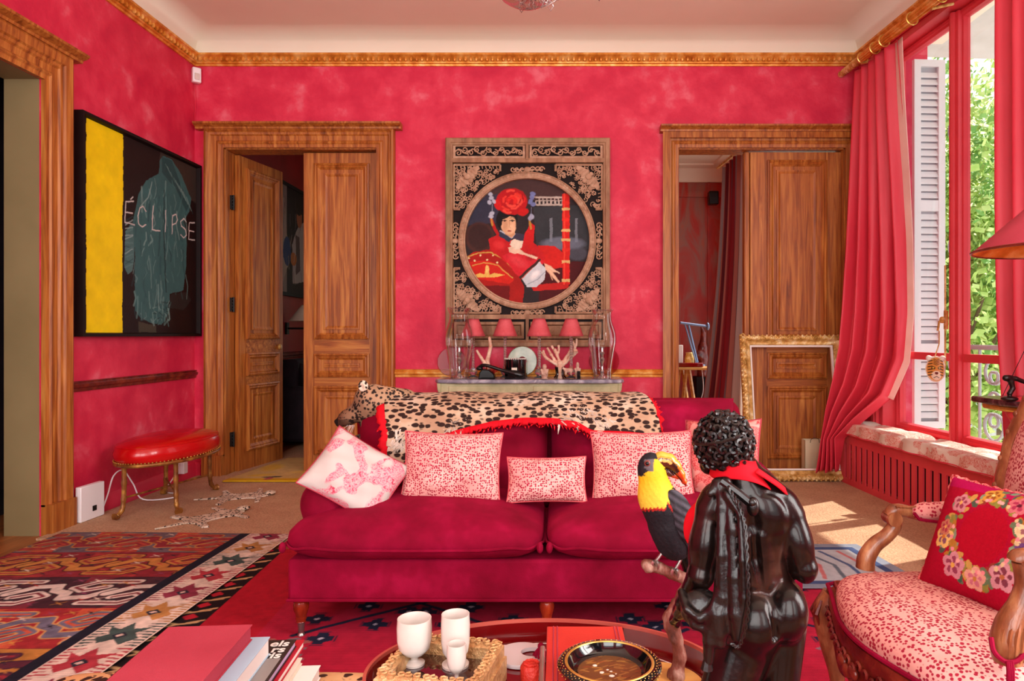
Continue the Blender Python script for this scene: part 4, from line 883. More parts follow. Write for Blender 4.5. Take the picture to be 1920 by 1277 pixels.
# hurricane glasses
def hurricane(x, y, h, label):
    t = thing('hurricane_glass', label, 'glass chimney', (x, y, ZT), group='tall clear glass hurricane chimneys on the console')
    pr = [(.070, 0), (.074, .004), (.070, .02), (.072, .08), (.092, .19), (.106, .28), (.100, .35), (.076, .42), (.068, .47), (.078, .50), (.086, h)]
    pr = spline(pr, 4); m = MB(); m.lathe(pr, (x, y, ZT), 40, cap=False); m.build('chimney', M_['thin_glass'], t, ang=180); m = MB()
    m.tube([(x+.086*math.cos(a*.1571), y+.086*math.sin(a*.1571), ZT+h) for a in range(40)], .0016, 5, closed=True); m.tube([(x+.072*math.cos(a*.1571), y+.072*math.sin(a*.1571), ZT+.003) for a in range(40)], .003, 5, closed=True); m.build('rim', M_['silver'], t)
    s_ = thing('candlestick', label.replace('glass hurricane chimney', 'silver candlestick standing inside the chimney'), 'candlestick', (x, y, ZT), group='silver candlesticks inside the hurricane chimneys')
    m = MB(); m.lathe([(0, 0), (.048, 0), (.05, .006), (.042, .014), (.02, .024), (.012, .04), (.016, .055), (.01, .07), (.009, .11), (.018, .13), (.02, .145), (.011, .16), (.014, .18), (.022, .19), (.013, .20), (.013, .228), (.024, .234), (.02, .238), (0, .236)], (x, y, ZT), 20, cap=False); m.build('stem', M_['silver'], s_)
hurricane(W(861), 5.05, .522, 'clear glass hurricane chimney at the left end of the console')
hurricane(W(1129), 5.05, .508, 'clear glass hurricane chimney at the right end of the console')
for px, nm, r in ((846, 'left', .112), (1133, 'right', .118)):
    m = MB(); m.lathe([(0, 0), (r-.004, 0), (r, .004), (r-.004, .008), (0, .008)], n=40, cap=False); m.xf(Matrix.Translation((W(px, 5.27), 5.29, ZT+r+.003)) @ Matrix.Rotation(PI/2-.12, 4, 'X')); t = m.build('glass_disc', M_['disc_glass'])
    tag(t, f'round clear glass disc standing behind the {nm} hurricane chimney', 'glass disc', 'round glass discs on the console')
# four buffet lamps
def lamp():
    t = thing('buffet_lamp', None, 'lamp', (0, 0, ZT), 0, 'crystal lamps with pleated red shades'); m = MB()
    m.lathe([(0, 0), (.036, 0), (.038, .008), (.03, .014), (.016, .022), (.03, .036), (.034, .05), (.024, .066), (.012, .074), (.018, .082), (.011, .09)], (0, 0, ZT), 12, cap=False)
    for k in range(13): m.lathe([(.009, 0), (.0125, .008), (.009, .016)], (0, 0, ZT+.09+k*.0175), 10, cap=False)
    m.build('crystal_stem', M_['crystal'], t, ang=20); m = MB(); m.tube([(0, 0, ZT+.31), (0, 0, ZT+.45)], .004, 6); m.lathe([(.012, 0), (.02, .004), (.012, .008)], (0, 0, ZT+.312), 12); m.build('fitting', M_['silver'], t)
    m = MB(); n = 76; vs = []
    for j in range(6):
        v = j/5; r = .088-.046*v
        for k in range(n): rr = r*(1+.045*(1 if k % 2 else -1)); a = 2*PI*k/n+.12*math.sin(v*3); vs.append((rr*math.cos(a), rr*math.sin(a), ZT+.315+.128*v))
    m.grid(vs, 6, n, False, True); s_ = m.build('pleated_shade', M_['shade_red'], t, ang=180); sd = s_.modifiers.new('solid', 'SOLIDIFY'); sd.thickness = .001
    m = MB()
    for r, z in ((.089, .315), (.043, .443)): m.tube([(r*math.cos(k*.2094), r*math.sin(k*.2094), ZT+z) for k in range(30)], .002, 5, closed=True)
    m.build('trim_band', M_['cloth_red'], s_)
    return t
L0 = lamp(); lp = [(887, 5.14, 'leftmost of the four small lamps, half behind the left glass chimney'), (947, 5.10, 'second of the four small red shaded lamps, behind the black pot'), (1011, 5.05, 'third of the four small red shaded lamps, right of the jade disc'), (1071, 5.06, 'rightmost of the four small red shaded lamps, by the pale coral')]
for i, (px, y, lb) in enumerate(lp):
    x = W(px, y)
    if i == 0: L0.location = (x, y, ZT); L0['label'] = lb
    else: copy_tree(L0, (x, y, ZT), label=lb)
# corals
def branch(s_, p, d, L, r, dep, rs, sp=.6):
    q = [p]; 
    for _ in range(3): d = (d+Vector((rs.gauss(0, .16), rs.gauss(0, .16), rs.gauss(.05, .1)))).normalized(); q.append(q[-1]+d*L/3)
    s_.path([tuple(k) for k in q], [r, r*.92, r*.86, r*.8], .006); s_.ell(tuple(q[-1]), r*1.0, k=.004)
    if dep:
        for _ in range(2): branch(s_, q[rs.choice([2, 3])], (d+Vector((rs.gauss(0, sp), rs.gauss(0, .3), rs.gauss(.1, .25)))).normalized(), L*.62, r*.8, dep-1, rs, sp)
rs = random.Random(5)
t = thing('coral', 'pale pink coral with two long branches standing left of the jade disc', 'coral', (W(908), 5.12, ZT)); s_ = Sdf(); z0 = ZT
q = lambda x, y, dy=0: P(x, y, 5.12+dy)
s_.path([q(916, 700), q(914, 676), q(920, 650), q(918, 634)], [.018, .016, .013, .011], .01); s_.path([q(914, 690), q(903, 672), q(894, 658)], [.016, .012, .009], .01)
s_.build('coral_branches', M_['coral_cream'], .004, t, disp=lambda X, Y, Z: .0016*n3(X, Y, Z, 420)); m = MB(); m.lathe([(.03, 0), (.034, .006), (.02, .014), (.016, .03)], (W(916, 5.12), 5.12, ZT), 16); m.build('stand', M_['black_lacquer'], t)
t = thing('red_coral', 'small bright red coral sprig beside the pale pink coral', 'coral', (W(926), 5.08, ZT)); s_ = Sdf()
for k in range(5): branch(s_, Vector((W(925, 5.07)+.004*k-.008, 5.07, ZT+.012)), Vector((rs.gauss(0, .5), rs.gauss(0, .2), 1)).normalized(), .05, .0045, 2, rs, .9)
s_.build('sprig', M_['coral_red'], .003, t)
t = thing('coral', 'wide branching cream coral on a dark stand, right half of the console', 'coral', (W(1050), 5.1, ZT)); s_ = Sdf(); b0 = Vector((W(1050, 5.1), 5.1, ZT+.06))
s_.cap(tuple(b0-Vector((0, 0, .055))), tuple(b0+Vector((0, 0, .05))), .026, .024, .01)
for dx, L, dep in ((-.95, .1, 1), (-.45, .10, 1), (0, .125, 1), (.5, .10, 2), (1.0, .12, 2)):
    branch(s_, b0+Vector((dx*.015, 0, .035)), Vector((dx, rs.gauss(0, .2), .9)).normalized(), L, .0125, dep, rs, .45)
s_.build('coral_branches', M_['coral_cream'], .004, t, disp=lambda X, Y, Z: .0018*n3(X, Y, Z, 420))
m = MB()
for a in range(5): an = a*2*PI/5+.3; m.tube(spline([(b0.x+math.cos(an)*.045, 5.1+math.sin(an)*.045, ZT+.004), (b0.x+math.cos(an)*.028, 5.1+math.sin(an)*.028, ZT+.03), (b0.x+math.cos(an)*.036, 5.1+math.sin(an)*.036, ZT+.085)], 4), .006, 6)
m.build('stand', M_['black_lacquer'], t)
# jade disc
t = thing('jade_disc', 'round pale green stone disc with a centre hole on a stand', 'stone disc', (W(979), 5.17, ZT)); m = MB(); x = W(979, 5.17)
m.lathe([(.034, -.006), (.108, -.006), (.113, 0), (.108, .006), (.034, .006), (.034, -.006)], n=48, cap=False); m.xf(Matrix.Translation((x, 5.19, ZT+.20-.075)) @ Matrix.Rotation(PI/2-.1, 4, 'X')); m.build('disc', M_['jade'], t, ang=30)
m = MB(); m.bx(x-.04, x+.04, 5.16, 5.22, ZT, ZT+.012); m.tube([(x-.03, 5.175, ZT+.01), (x-.03, 5.17, ZT+.035)], .005); m.tube([(x+.03, 5.175, ZT+.01), (x+.03, 5.17, ZT+.035)], .005); m.build('stand', M_['black_lacquer'], t)
# black pot, telephone, figures
t = thing('black_pot', 'black cylindrical lacquer pot with a beaded silver rim before the jade disc', 'pot', (W(966, 5.02), 5.02, ZT)); x = W(966, 5.03); m = MB()
m.lathe([(0, 0), (.078, 0), (.08, .006), (.08, .145), (.074, .145), (.074, .02), (0, .02)], (x, 5.04, ZT), 36, cap=False); m.build('body', M_['black_lacquer'], t, ang=30); m = MB()
for k in range(30): a = k*PI/15; m.ell((x+.078*math.cos(a), 5.04+.078*math.sin(a), ZT+.148), .0055, 8, 5)
m.build('beaded_rim', M_['ivory'], t)
m = MB(); m.box((x-.002, 4.957, ZT+.075), (.04, .004, .022)); m.build('tag', M_['paper_cream'], t)
t = thing('telephone', 'black vintage telephone with its handset lying across the console front', 'telephone', (W(930, 4.98), 4.99, ZT)); m = MB(); x = W(912, 5.0)
m.prism([(-.06, 0), (.065, 0), (.055, .04), (.02, .07), (-.03, .074), (-.05, .05)], lambda a, b, h: (x+a, h, ZT+b), 4.975, 5.09); m.build('base', M_['black_plastic'], t, bevel=.008)
m = MB(); a, b = Vector((x-.055, 5.0, ZT+.085)), Vector((W(978, 4.95), 4.955, ZT+.03)); m.tube(spline([a, a+Vector((.05, -.02, .018)), a.lerp(b, .55)+Vector((0, -.01, .012)), b], 5), [.014]*4+[.012]*7+[.016, .02, .026, .03, .024], 12); m.ell(tuple(b-Vector((.02, 0, .0))), (.042, .026, .024)); m.ell(tuple(a+Vector((.005, 0, -.006))), (.026, .022, .016)); m.build('handset', M_['black_plastic'], t, ang=60)
m = MB(); m.tube([(x-.04+.012*k/4+.006*math.cos(k), 4.965+.006*math.sin(k), ZT+.012) for k in range(40)], .002, 5); m.build('cord', M_['black_plastic'], t)
def figure(px, y, h, label, w=.022, ears=False, cat='figurine'):
    s_ = Sdf(); x = W(px, y); s_.ell((x, y, ZT+h*.38), (w, w*.85, h*.36)); s_.ell((x, y-.002, ZT+h*.82), (w*.62, w*.6, h*.18), k=.005)
    for sg in (-1, 1): s_.cap((x+sg*w*.9, y-.005, ZT+h*.62), (x+sg*w*.6, y-w*.8, ZT+h*.35), w*.3, w*.24, .004)
    s_.ell((x, y, ZT+h*.06), (w*1.0, w*.9, h*.06), k=.004)
    o = s_.build('figurine', M_['terracotta'], .0025, disp=lambda X, Y, Z: .0012*n3(X, Y, Z, 500)); tag(o, label, cat)
figure(1021, 4.975, .112, 'small mottled terracotta figure at the console front edge, right of the telephone', .026)
figure(1083, 4.99, .125, 'small slim terracotta figure behind the black block on the console', .02)
t = thing('animal_figurine', 'small pale four-legged animal figurine on a clear block', 'figurine', (W(1065, 4.98), 4.98, ZT)); s_ = Sdf(); x, y, z = W(1065, 4.98), 4.98, ZT+.03
s_.cap((x-.014, y, z+.034), (x+.022, y, z+.036), .017, .016); s_.cap((x-.018, y, z+.04), (x-.034, y-.004, z+.05), .011, .009, .006)
for dx in (-.016, .022):
    for dy in (-.009, .009): s_.cap((x+dx, y+dy, z+.03), (x+dx, y+dy, z+.006), .007, .006, .005)
s_.build('figure', M_['terracotta'], .0025, t); m = MB(); m.bx(x-.04, x+.045, y-.03, y+.03, ZT, ZT+.03); m.build('clear_block', M_['thin_glass'], t, smooth=False)
m = MB(); m.bx(W(1085, 4.95)-.012, W(1085, 4.95)+.012, 4.945, 4.965, ZT, ZT+.062); m.bx(W(1085, 4.95)-.018, W(1085, 4.95)+.018, 4.94, 4.97, ZT, ZT+.005); tag(m.build('black_block', M_['black_lacquer'], bevel=.002), 'small upright black block at the console front edge', 'ornament')
# ================================================================ CARVED SCREEN WITH ROUND PAINTING
sc = thing('carved_screen', 'carved wooden Chinese screen framing a round painting, hung above the console', 'framed painting', (-.22, 5.30, 1.0))
to = lambda a, b, h: (a, YB-.003-h, b)
X0, X1, Z0, Z1 = -.858, .417, 1.012, 2.630; cxs, czs = (989-CX)/240, H-(453-CY)/240
m = MB(); m.sweep(rect(X0, X1, Z0, Z1), [(0, 0), (0, .05), (.008, .056), (.034, .054), (.04, .046), (.052, .044), (.056, .034), (.056, 0)], to, closed=True)
m.prism(rect(X0+.04, X1-.04, 2.44, 2.474), to, 0, .045); m.prism(rect(cxs-.012, cxs+.012, 2.46, 2.59), to, 0, .05)
m.prism(rect(X0+.04, X1-.04, 1.225, 1.262), to, 0, .045); m.prism(rect(cxs-.012, cxs+.012, 1.05, 1.24), to, 0, .05)
m.build('frame', M_['elm'], sc, bevel=.002, ang=30)
m = MB(); m.prism(rect(X0+.03, X1-.03, Z0+.03, Z1-.03), to, 0, .006); m.build('backing', M_['black_frame'], sc, smooth=False)
m = MB(); rp_ = [(.482, .012), (.482, .05), (.490, .056), (.497, .050), (.503, .050), (.506, .053), (.520, .053), (.523, .05), (.528, .056), (.534, .05), (.534, .006)]
vs = [to(cxs+r*math.cos(k*PI/48), czs+r*math.sin(k*PI/48), h) for k in range(96) for r, h in rp_]; m.grid(vs, 96, len(rp_), True, False)
for k in range(60):
    a = k*PI/30; 
    for pr_ in ([(.506, 0), (.520, 0), (.520, .6), (.511, .6), (.511, .3)],): m.tube([to(cxs+r*math.cos(a+q*.1), czs+r*math.sin(a+q*.1), .054) for r, q in pr_], .0022, 4)
m.build('round_moulding', M_['elm_light'], sc, ang=40)
def scroll(m, x, z, r, a0, turns, dr, h=.03, w=.0055):
    pts = []; N = max(8, int(abs(turns)*14))
    for k in range(N+1): t = k/N; rr = r*(1-t*.85); a = a0+dr*turns*2*PI*t; pts.append(to(x+rr*math.cos(a), z+rr*math.sin(a), h))
    m.tube(pts, [w*(1-.3*k/N) for k in range(N+1)], 6)
rs = random.Random(12)
# two long fretwork panels at the top
for xa, xb in ((X0+.075, cxs-.035), (cxs+.035, X1-.075)):
    m = MB(); za, zb = 2.492, 2.567; m.sweep(rect(xa, xb, za, zb), [(-.018, .008), (-.018, .034), (0, .034), (0, .008)][::-1], to, closed=True)
    L = xb-xa
    for k in range(11):
        x = xa+L*(k+.5)/11; z = (za+zb)/2+(.012 if k % 2 else -.012); scroll(m, x, z, .026, rs.uniform(0, 6), 1.3, 1 if k % 2 else -1)
    m.tube([to(xa+L*k/24, (za+zb)/2+.02*math.sin(k*1.25), .026) for k in range(25)], .006, 6)
    m.build('fretwork_panel', M_['elm_light'], sc)
    m = MB(); za, zb = 1.075, 1.205; m.sweep(rect(xa-.01, xb+.01, za, zb), [(0, .006), (0, .03), (.02, .036), (.03, .02), (.03, .006)], to, closed=True); m.prism(rect(xa+.02, xb-.02, za+.025, zb-.025), to, .004, .018)
    for k in range(9): scroll(m, xa+L*(k+.5)/9, (za+zb)/2+rs.uniform(-.02, .02), .022, rs.uniform(0, 6), 1.0, 1 if k % 2 else -1, .019, .003)
    m.build('carved_panel', M_['elm'], sc, ang=40)
# four corner fretworks
for sx in (-1, 1):
    for sz in (-1, 1):
        ex = (X0+.062) if sx < 0 else (X1-.062); ez = 2.425 if sz > 0 else 1.275; W_, H_ = .36, .345; m = MB()
        C = lambda a, b: (ex-sx*a, ez-sz*b)
        bar = lambda p, q, h=.034, w=.008: m.tube([to(*p, .02), to(*q, .02)], w, 4)
        pts = [C(0, 0), C(W_, 0), C(W_, .06)]; N = 14
        def ina(a, b): x, z = C(a, b); return math.hypot(x-cxs, z-czs)
        for p, q in ((C(0, 0), C(W_, 0)), (C(0, 0), C(0, H_)), (C(W_, 0), C(W_, .05)), (C(0, H_), C(.05, H_))): m.tube([to(*p, .03), to(*q, .03)], .009, 4)
        k = 0
        while k < 95:
            a, b = rs.uniform(.02, W_-.02), rs.uniform(.02, H_-.02)
            if ina(a, b) < .555 or (abs(a-.105) < .03 and abs(b-.095) < .03): continue
            x, z = C(a, b); scroll(m, x, z, rs.uniform(.014, .024), rs.uniform(0, 6), rs.uniform(.8, 1.3), rs.choice((-1, 1)), .024, .0042); k += 1
        for u in range(12):
            a = .02+u*.028
            if a < W_-.01 and ina(a, .045) > .55: m.tube([to(*C(a, 0), .022), to(*C(a+.008, .03), .024)], .004, 5)
            if a < H_-.01 and ina(.045, a) > .55: m.tube([to(*C(0, a), .022), to(*C(.03, a+.008), .024)], .004, 5)
        m.build('fretwork_corner', M_['elm_light'], sc)
        m = MB(); bx_, bz_ = C(.105, .095)       # bat with spread wings
        dx, dz = -sx*.707, -sz*.707; px_, pz_ = -dz, dx
        Q = lambda u, v: (bx_+dx*u+px_*v, bz_+dz*u+pz_*v)
        for sg in (-1, 1):
            wing = [(-.01, 0), (-.035, sg*.04), (-.02, sg*.09), (.0, sg*.125), (.025, sg*.115), (.022, sg*.09), (.04, sg*.075), (.033, sg*.05), (.05, sg*.035), (.035, sg*.012)]
            m.prism([Q(u, v) for u, v in wing], to, .02, .037)
            for v in (.03, .055, .08): m.tube([to(*Q(-.022, sg*v*.9), .038), to(*Q(.032, sg*v), .038)], .004, 5)
        m.ell(to(*Q(0, 0), .04), (.026, .014, .026)); m.ell(to(*Q(-.028, 0), .042), (.017, .012, .017)); m.ell(to(*Q(.04, 0), .036), (.02, .01, .02)); m.build('carved_bat', M_['elm_light'], sc, ang=40)
for dx, dz, w, h in ((0, .555, .11, .022), (0, -.555, .11, .022), (-.56, 0, .018, .12), (.555, 0, .018, .12)):
    m = MB(); x, z = cxs+dx, czs+dz
    for sg in (-1, 1):
        for k in (.35, .72, 1.0): scroll(m, x+(sg*w*k if w > h else 0), z+(sg*h*k if h > w else 0), .024, 0, 1.2, sg, .03, .006)
    m.ell(to(x, z, .03), (.028, .012, .022)); m.tube([to(x-w, z-h*.9 if h > w else z, .022), to(x+w, z+h*.9 if h > w else z, .022)], .006, 6); m.build('scroll_ornament', M_['elm_light'], sc)
# the round painting (a woman in a red robe leaning on a red sofa)
def portrait():
    S = .985; cv = Cv(S, S, .0036, '2c2426'); U = lambda x, y: ((x-195)/850*S, (1165-y)/840*S)      # crop pixels to canvas
    cv.warp(.012, 30, 5); pl_ = lambda pts, c, al=1: cv.poly([U(*p) for p in pts], c, al)
    el = lambda x, y, rx, ry, c, rot=0, al=1, soft=.3: cv.ell(*U(x, y), rx/850*S, ry/840*S, c, rot, al, soft); ln = lambda pts, w, c, al=1: cv.line([U(*p) for p in pts], w/850*S, c, al)
    pl_([(195,325),(1045,325),(1045,470),(195,470)], '4a3230', .8); pl_([(195,450),(420,430),(420,620),(195,640)], '34364a', .8); pl_([(660,520),(1045,500),(1045,800),(680,780)], '34383c', .9)
    for x in (770, 940): pl_([(x,590),(x+18,590),(x+18,750),(x,750)], '8d96a0', .55)
    el(860, 760, 170, 50, '7a8496', 0, .6); el(960, 830, 80, 50, '565a66', 0, .6)
    for k in range(7): x = 678+k*26; ln([(x,455),(x+20,455),(x+20,500),(x,500),(x,475),(x+12,475)], 6, 'c9beb0', .85)
    ln([(665,450),(860,450)], 6, 'c9beb0', .8); ln([(665,506),(850,506)], 5, 'c9beb0', .8)
    el(300, 720, 105, 110, '4a2a24', 0, 1, .12); el(300, 715, 90, 96, '2c1c1c', 0, .7, .2)
    pl_([(1045,880),(1045,1165),(700,1165),(700,880)], '4c0f12', .95)
    pl_([(195,860),(260,815),(370,800),(450,840),(540,930),(600,1050),(590,1165),(200,1165)], 'a31a14'); pl_([(230,880),(330,870),(430,900),(530,1000),(500,1030),(260,990)], 'c92418'); pl_([(330,1040),(500,1040),(500,1165),(330,1165)], '5a1012', .8)
    ln([U2 for U2 in [(215,850),(290,820),(380,820),(470,870),(560,970)]], 7, 'c9a24a'); ln([(250,905),(330,885),(420,905),(520,990)], 6, 'd0a850')
    for x, y in ((225,858),(265,872),(305,836),(350,866),(390,838),(418,886)): el(x, y, 8, 8, 'e6d29a', 0, 1, .3)
    pl_([(245,975),(300,955),(330,965),(345,900),(365,965),(400,955),(470,968),(400,985),(260,985)], 'e0b658'); el(350, 930, 14, 30, 'ecc870')
    pl_([(690,770),(800,775),(860,820),(860,920),(760,930),(700,850)], 'c8201a'); pl_([(640,1040),(900,1010),(900,1060),(660,1075)], 'b8201c')
    pl_([(855,430),(905,430),(905,1030),(855,1030)], 'cf1e18'); ln([(868,430),(868,1030)], 10, 'ee5038', .7)
    for y in (530, 672, 735, 880, 1005): pl_([(850,y-9),(908,y-9),(908,y+9),(850,y+9)], 'd8b070')
    for y in (490, 600, 800): el(880, y, 30, 14, 'e03022', 0, .8)
    # robe, sleeves, cuff, hand
    pl_([(360,730),(440,690),(520,740),(600,700),(700,790),(740,850),(720,900),(620,960),(560,940),(470,880),(370,800)], 'c01c20'); pl_([(450,840),(560,800),(690,860),(740,880),(600,1010),(540,960)], 'cf2430')
    el(560, 880, 90, 40, 'e04a50', -.5, .6, .6); el(430, 770, 50, 36, 'e03c3c', -.3, .6, .6); el(650, 850, 50, 24, '8e1018', .3, .6, .5)
    pl_([(640,620),(670,640),(660,760),(640,800),(610,760),(600,700)], 'c41c1c'); ln([(375,600),(400,660),(430,710)], 20, 'b81c1c'); ln([(635,610),(642,660)], 14, 'b88838'); ln([(375,595),(385,640)], 12, 'b88838')
    ln([(575,985),(700,870)], 20, '3c2420'); ln([(583,992),(706,880)], 7, 'c86a58')
    pl_([(585,995),(700,880),(745,930),(735,1000),(680,1050),(620,1050)], 'c8d0d4'); el(670, 970, 50, 26, 'f0f0ee', .7, .8, .5); ln([(620,1030),(690,1000),(735,950)], 6, '8a98a4', .8)
    pl_([(735,890),(770,905),(830,955),(790,950),(835,1010),(825,1020),(770,960),(740,930)], 'e0b494'); ln([(760,915),(832,956)], 8, 'ecc8a8'); ln([(765,935),(828,1014)], 8, 'e6bc9a'); ln([(760,940),(790,1000)], 7, 'd8a888')
    pl_([(490,785),(540,775),(600,820),(690,850),(680,865),(600,835),(500,820)], 'e4c4a8'); pl_([(515,740),(550,715),(590,745),(580,790),(540,800),(500,770)], 'e2d4bc')
    pl_([(430,670),(520,725),(500,752),(430,710)], '33384e'); pl_([(520,725),(545,690),(600,700),(590,745)], '3a3446'); ln([(440,675),(515,722),(535,695)], 8, 'b8bcc8')
    # head and flowers
    el(482, 600, 76, 84, '140e10', 0, 1, .1); pl_([(452,640),(530,640),(535,700),(515,722),(470,700)], 'c8946c'); el(494, 632, 54, 74, 'dcae86', .05, 1, .1); el(512, 655, 30, 38, 'ecc49c', 0, .7, .6)
    pl_([(430,560),(555,560),(545,585),(500,580),(455,600),(440,650),(425,640)], '140e10'); el(470, 640, 20, 50, 'c08a64', 0, .4, .6)
    for x in (468, 520): ln([(x-16,606),(x,602),(x+14,606)], 5, '2a1a18'); el(x, 609, 9, 5, '1a1012', 0, 1, .3); ln([(x-18,590),(x+16,588)], 4, '3a2620', .8)
    ln([(500,612),(497,648),(506,652)], 4, 'b07c58', .8); el(498, 676, 16, 6, 'b04038', 0, 1, .3); ln([(486,675),(512,675)], 2, '7a2420')
    el(515, 480, 108, 92, 'b4141a', 0, 1, .08); rr = random.Random(2)
    for k in range(26): a = rr.uniform(0, 6.3); d = rr.uniform(10, 88); x, y = 515+d*math.cos(a), 480+d*.85*math.sin(a); ln([(x-24*math.sin(a)-4, y+20*math.cos(a)), (x+8*math.cos(a), y+8*math.sin(a)), (x+24*math.sin(a), y-20*math.cos(a))], rr.uniform(9, 18), rr.choice(['e02a22','cc1a1c','8e0c12','e84030','ee5040']), .8)
    el(420, 500, 26, 40, 'c81c1c', .3, 1, .2); el(590, 550, 40, 26, 'c01818', .2, 1, .2)
    for x, y in ((378,455),(365,485),(395,480),(380,560),(375,580),(372,430)): el(x, y, 20, 15, 'b4bccc', x*.1, .9, .3)
    for x, y in ((650,450),(640,480),(660,500),(650,580),(640,590),(655,430)): el(x, y, 22, 17, '7480b4' if y < 540 else 'a8b0c4', x*.1, .9, .3)
    ln([(645,520),(645,600)], 3, '8890b0'); ln([(385,500),(380,560)], 3, 'a8b0c0')
    cv.tone(.18, 12, 4); cv.tone(.1, 80, 5, 2)
    cv.mesh('round_painting', lambda x, y: (cxs+x-S/2, 0*x+YB-.013, czs+y-S/2), M_['oil'], sc, keepmask=lambda X, Y: np.hypot(X-S/2, Y-S/2) < .4905)
portrait()
# ================================================================ LARGE PAINTING ON THE LEFT WALL
ec = thing('framed_painting', 'large black framed painting of a green coat beside a yellow band, left wall', 'painting', (XL+.03, 4.66, 1.09))
EY0, EY1, EZ0, EZ1 = 3.96, 5.33-.02, 1.094, 2.42
Lf = lambda a, b, h: (XL+.004+h, a, b)
m = MB(); m.sweep(rect(3.985, 5.32, EZ0, EZ1), [(0, 0), (0, .058), (.018, .058), (.02, .05), (.024, .03), (.024, 0)], Lf, closed=True); m.prism(rect(4.0, 5.3, EZ0+.01, EZ1-.01), Lf, 0, .02); m.build('frame', M_['black_frame'], ec, smooth=False)
def eclipse():
    Wd, Hh = 1.287, 1.278; cv = Cv(Wd, Hh, .0038, '22110f'); cv.warp(.014, 24, 4); Q = lambda x, y: (Wd*_ix(x), Hh*_iy(x, y))
    # image crop coordinates (706 x 1277) on the perspective quad -> canvas
    def _d(x): px = 130+x/2.7154; return XL/((px-CX)/F)
    def _ix(x): return (_d(x)-4.009)/Wd
    def _iy(x, y): d = _d(x); return (H-((180+y/2.717)-CY)*d/F-(EZ0+.024))/Hh
    pl_ = lambda pts, c, al=1: cv.poly([Q(*p) for p in pts], c, al); ln = lambda pts, w, c, al=1, soft=0: cv.line([Q(*p) for p in pts], w, c, al, soft); el = lambda x, y, rx, ry, c, rot=0, al=1, soft=.4: cv.ell(*Q(x, y), rx, ry, c, rot, al, soft)
    pl_([(440,270),(640,340),(640,560),(560,500),(440,390)], '4a4038', .5)
    pl_([(455,305),(500,325),(550,400),(600,520),(590,590),(560,640),(575,700),(575,860),(560,990),(490,1010),(490,1090),(450,1165),(400,1160),(340,1130),(312,1090),(310,760),(300,890),(275,910),(255,870),(262,690),(300,640),(330,500),(370,430),(435,395),(440,330)], '3a5f60')
    pl_([(262,690),(300,650),(308,800),(300,890),(275,910),(255,870)], '4a6a6a'); pl_([(450,310),(500,330),(590,560),(575,590),(520,470),(450,390)], '2c4a4c')
    pl_([(575,1000),(600,1040),(560,1090),(480,1080),(500,1010)], '2a2422'); pl_([(330,1150),(420,1170),(420,1205),(330,1205)], '4a4436', .8)
    rr = random.Random(8)
    for k in range(150):
        x = rr.uniform(305, 575); y = rr.uniform(420, 1130); L = rr.uniform(30, 150)
        if x > 500 and y > 950: continue
        ln([(x, y), (x+rr.uniform(-12, 12), y+L*.5), (x+rr.uniform(-14, 14), min(1140, y+L))], rr.uniform(.004, .018), rr.choice(['6f9490','2a4a4e','4d7674','1e383c','87a8a2','395c5c']), rr.uniform(.25, .6))
    for k in range(16): x = 450+k*9; ln([(x, 320+k*14), (x+24, 360+k*16)], .008, rr.choice(['7a9a96','2a4446','5c807e']), .6)
    for k in range(14): y = 640+k*18; ln([(262, y), (300, y+rr.uniform(-30, 20))], .008, rr.choice(['9ab0ae','2a4446','5c807e']), .6)
    ln([(462,480),(460,700),(472,1000)], .012, '16282a', .8); ln([(400,440),(380,520),(340,560)], .01, '9ab4ae', .5)
    for k in range(30): x = rr.uniform(420, 490); y = rr.uniform(1040, 1160); ln([(x, y), (x+rr.uniform(-20, 20), y+rr.uniform(-20, 20))], .006, rr.choice(['0e1414','7a9a94','20302f']), .7)
    pl_([(60,60),(252,60),(250,650),(246,650),(246,1215),(60,1215)], 'f0d208'); pl_([(250,535),(262,535),(258,650),(246,650)], '22110f'); cv.a[cv.X < 0] = 0
    wd = .0085; c = 'cfc8c4'
    for st in ([(305,538),(265,540),(260,645),(308,655)], [(262,592),(298,596)], [(290,527),(300,517)],
               [(368,585),(352,562),(336,570),(326,610),(330,650),(348,668),(368,655)], [(404,560),(400,680),(440,688)], [(470,585),(468,690)],
               [(502,700),(504,606),(524,602),(532,630),(522,650),(504,652)], [(574,640),(562,622),(546,640),(550,664),(570,680),(576,705),(562,722),(546,708)],
               [(618,648),(590,645),(588,730),(619,736)], [(589,686),(614,690)]): ln(st, wd, c, .95)
    cv.tone(.14, 16, 4)
    cv.mesh('painting_canvas', lambda x, y: (0*x+XL+.03, 4.009+x, EZ0+.024+y), M_['oil'], ec)
eclipse()
# motion sensor and its cable
t = thing('motion_sensor', 'small white motion sensor high in the left corner under the cornice', 'sensor', (XL+.03, 5.29, 3.06)); m = MB(); m.box((XL+.035, 5.292, 3.115), (.062, .05, .115), .7); m.build('case', M_['white_plastic'], t, bevel=.008); m = MB(); m.box((XL+.053, 5.270, 3.10), (.035, .01, .05), .7); m.build('lens', M_['ivory'], t, bevel=.004)
m = MB(); m.tube(spline([(XL+.012, 5.32, 3.06), (XL+.016, 5.32, 2.9), (XL+.008, 5.32, 2.8), (XL+.02, 5.315, 2.70)], 6), .0025, 5); tag(m.build('sensor_cable', M_['plaster_red']), 'thin painted cable running down the corner below the motion sensor', 'cable')
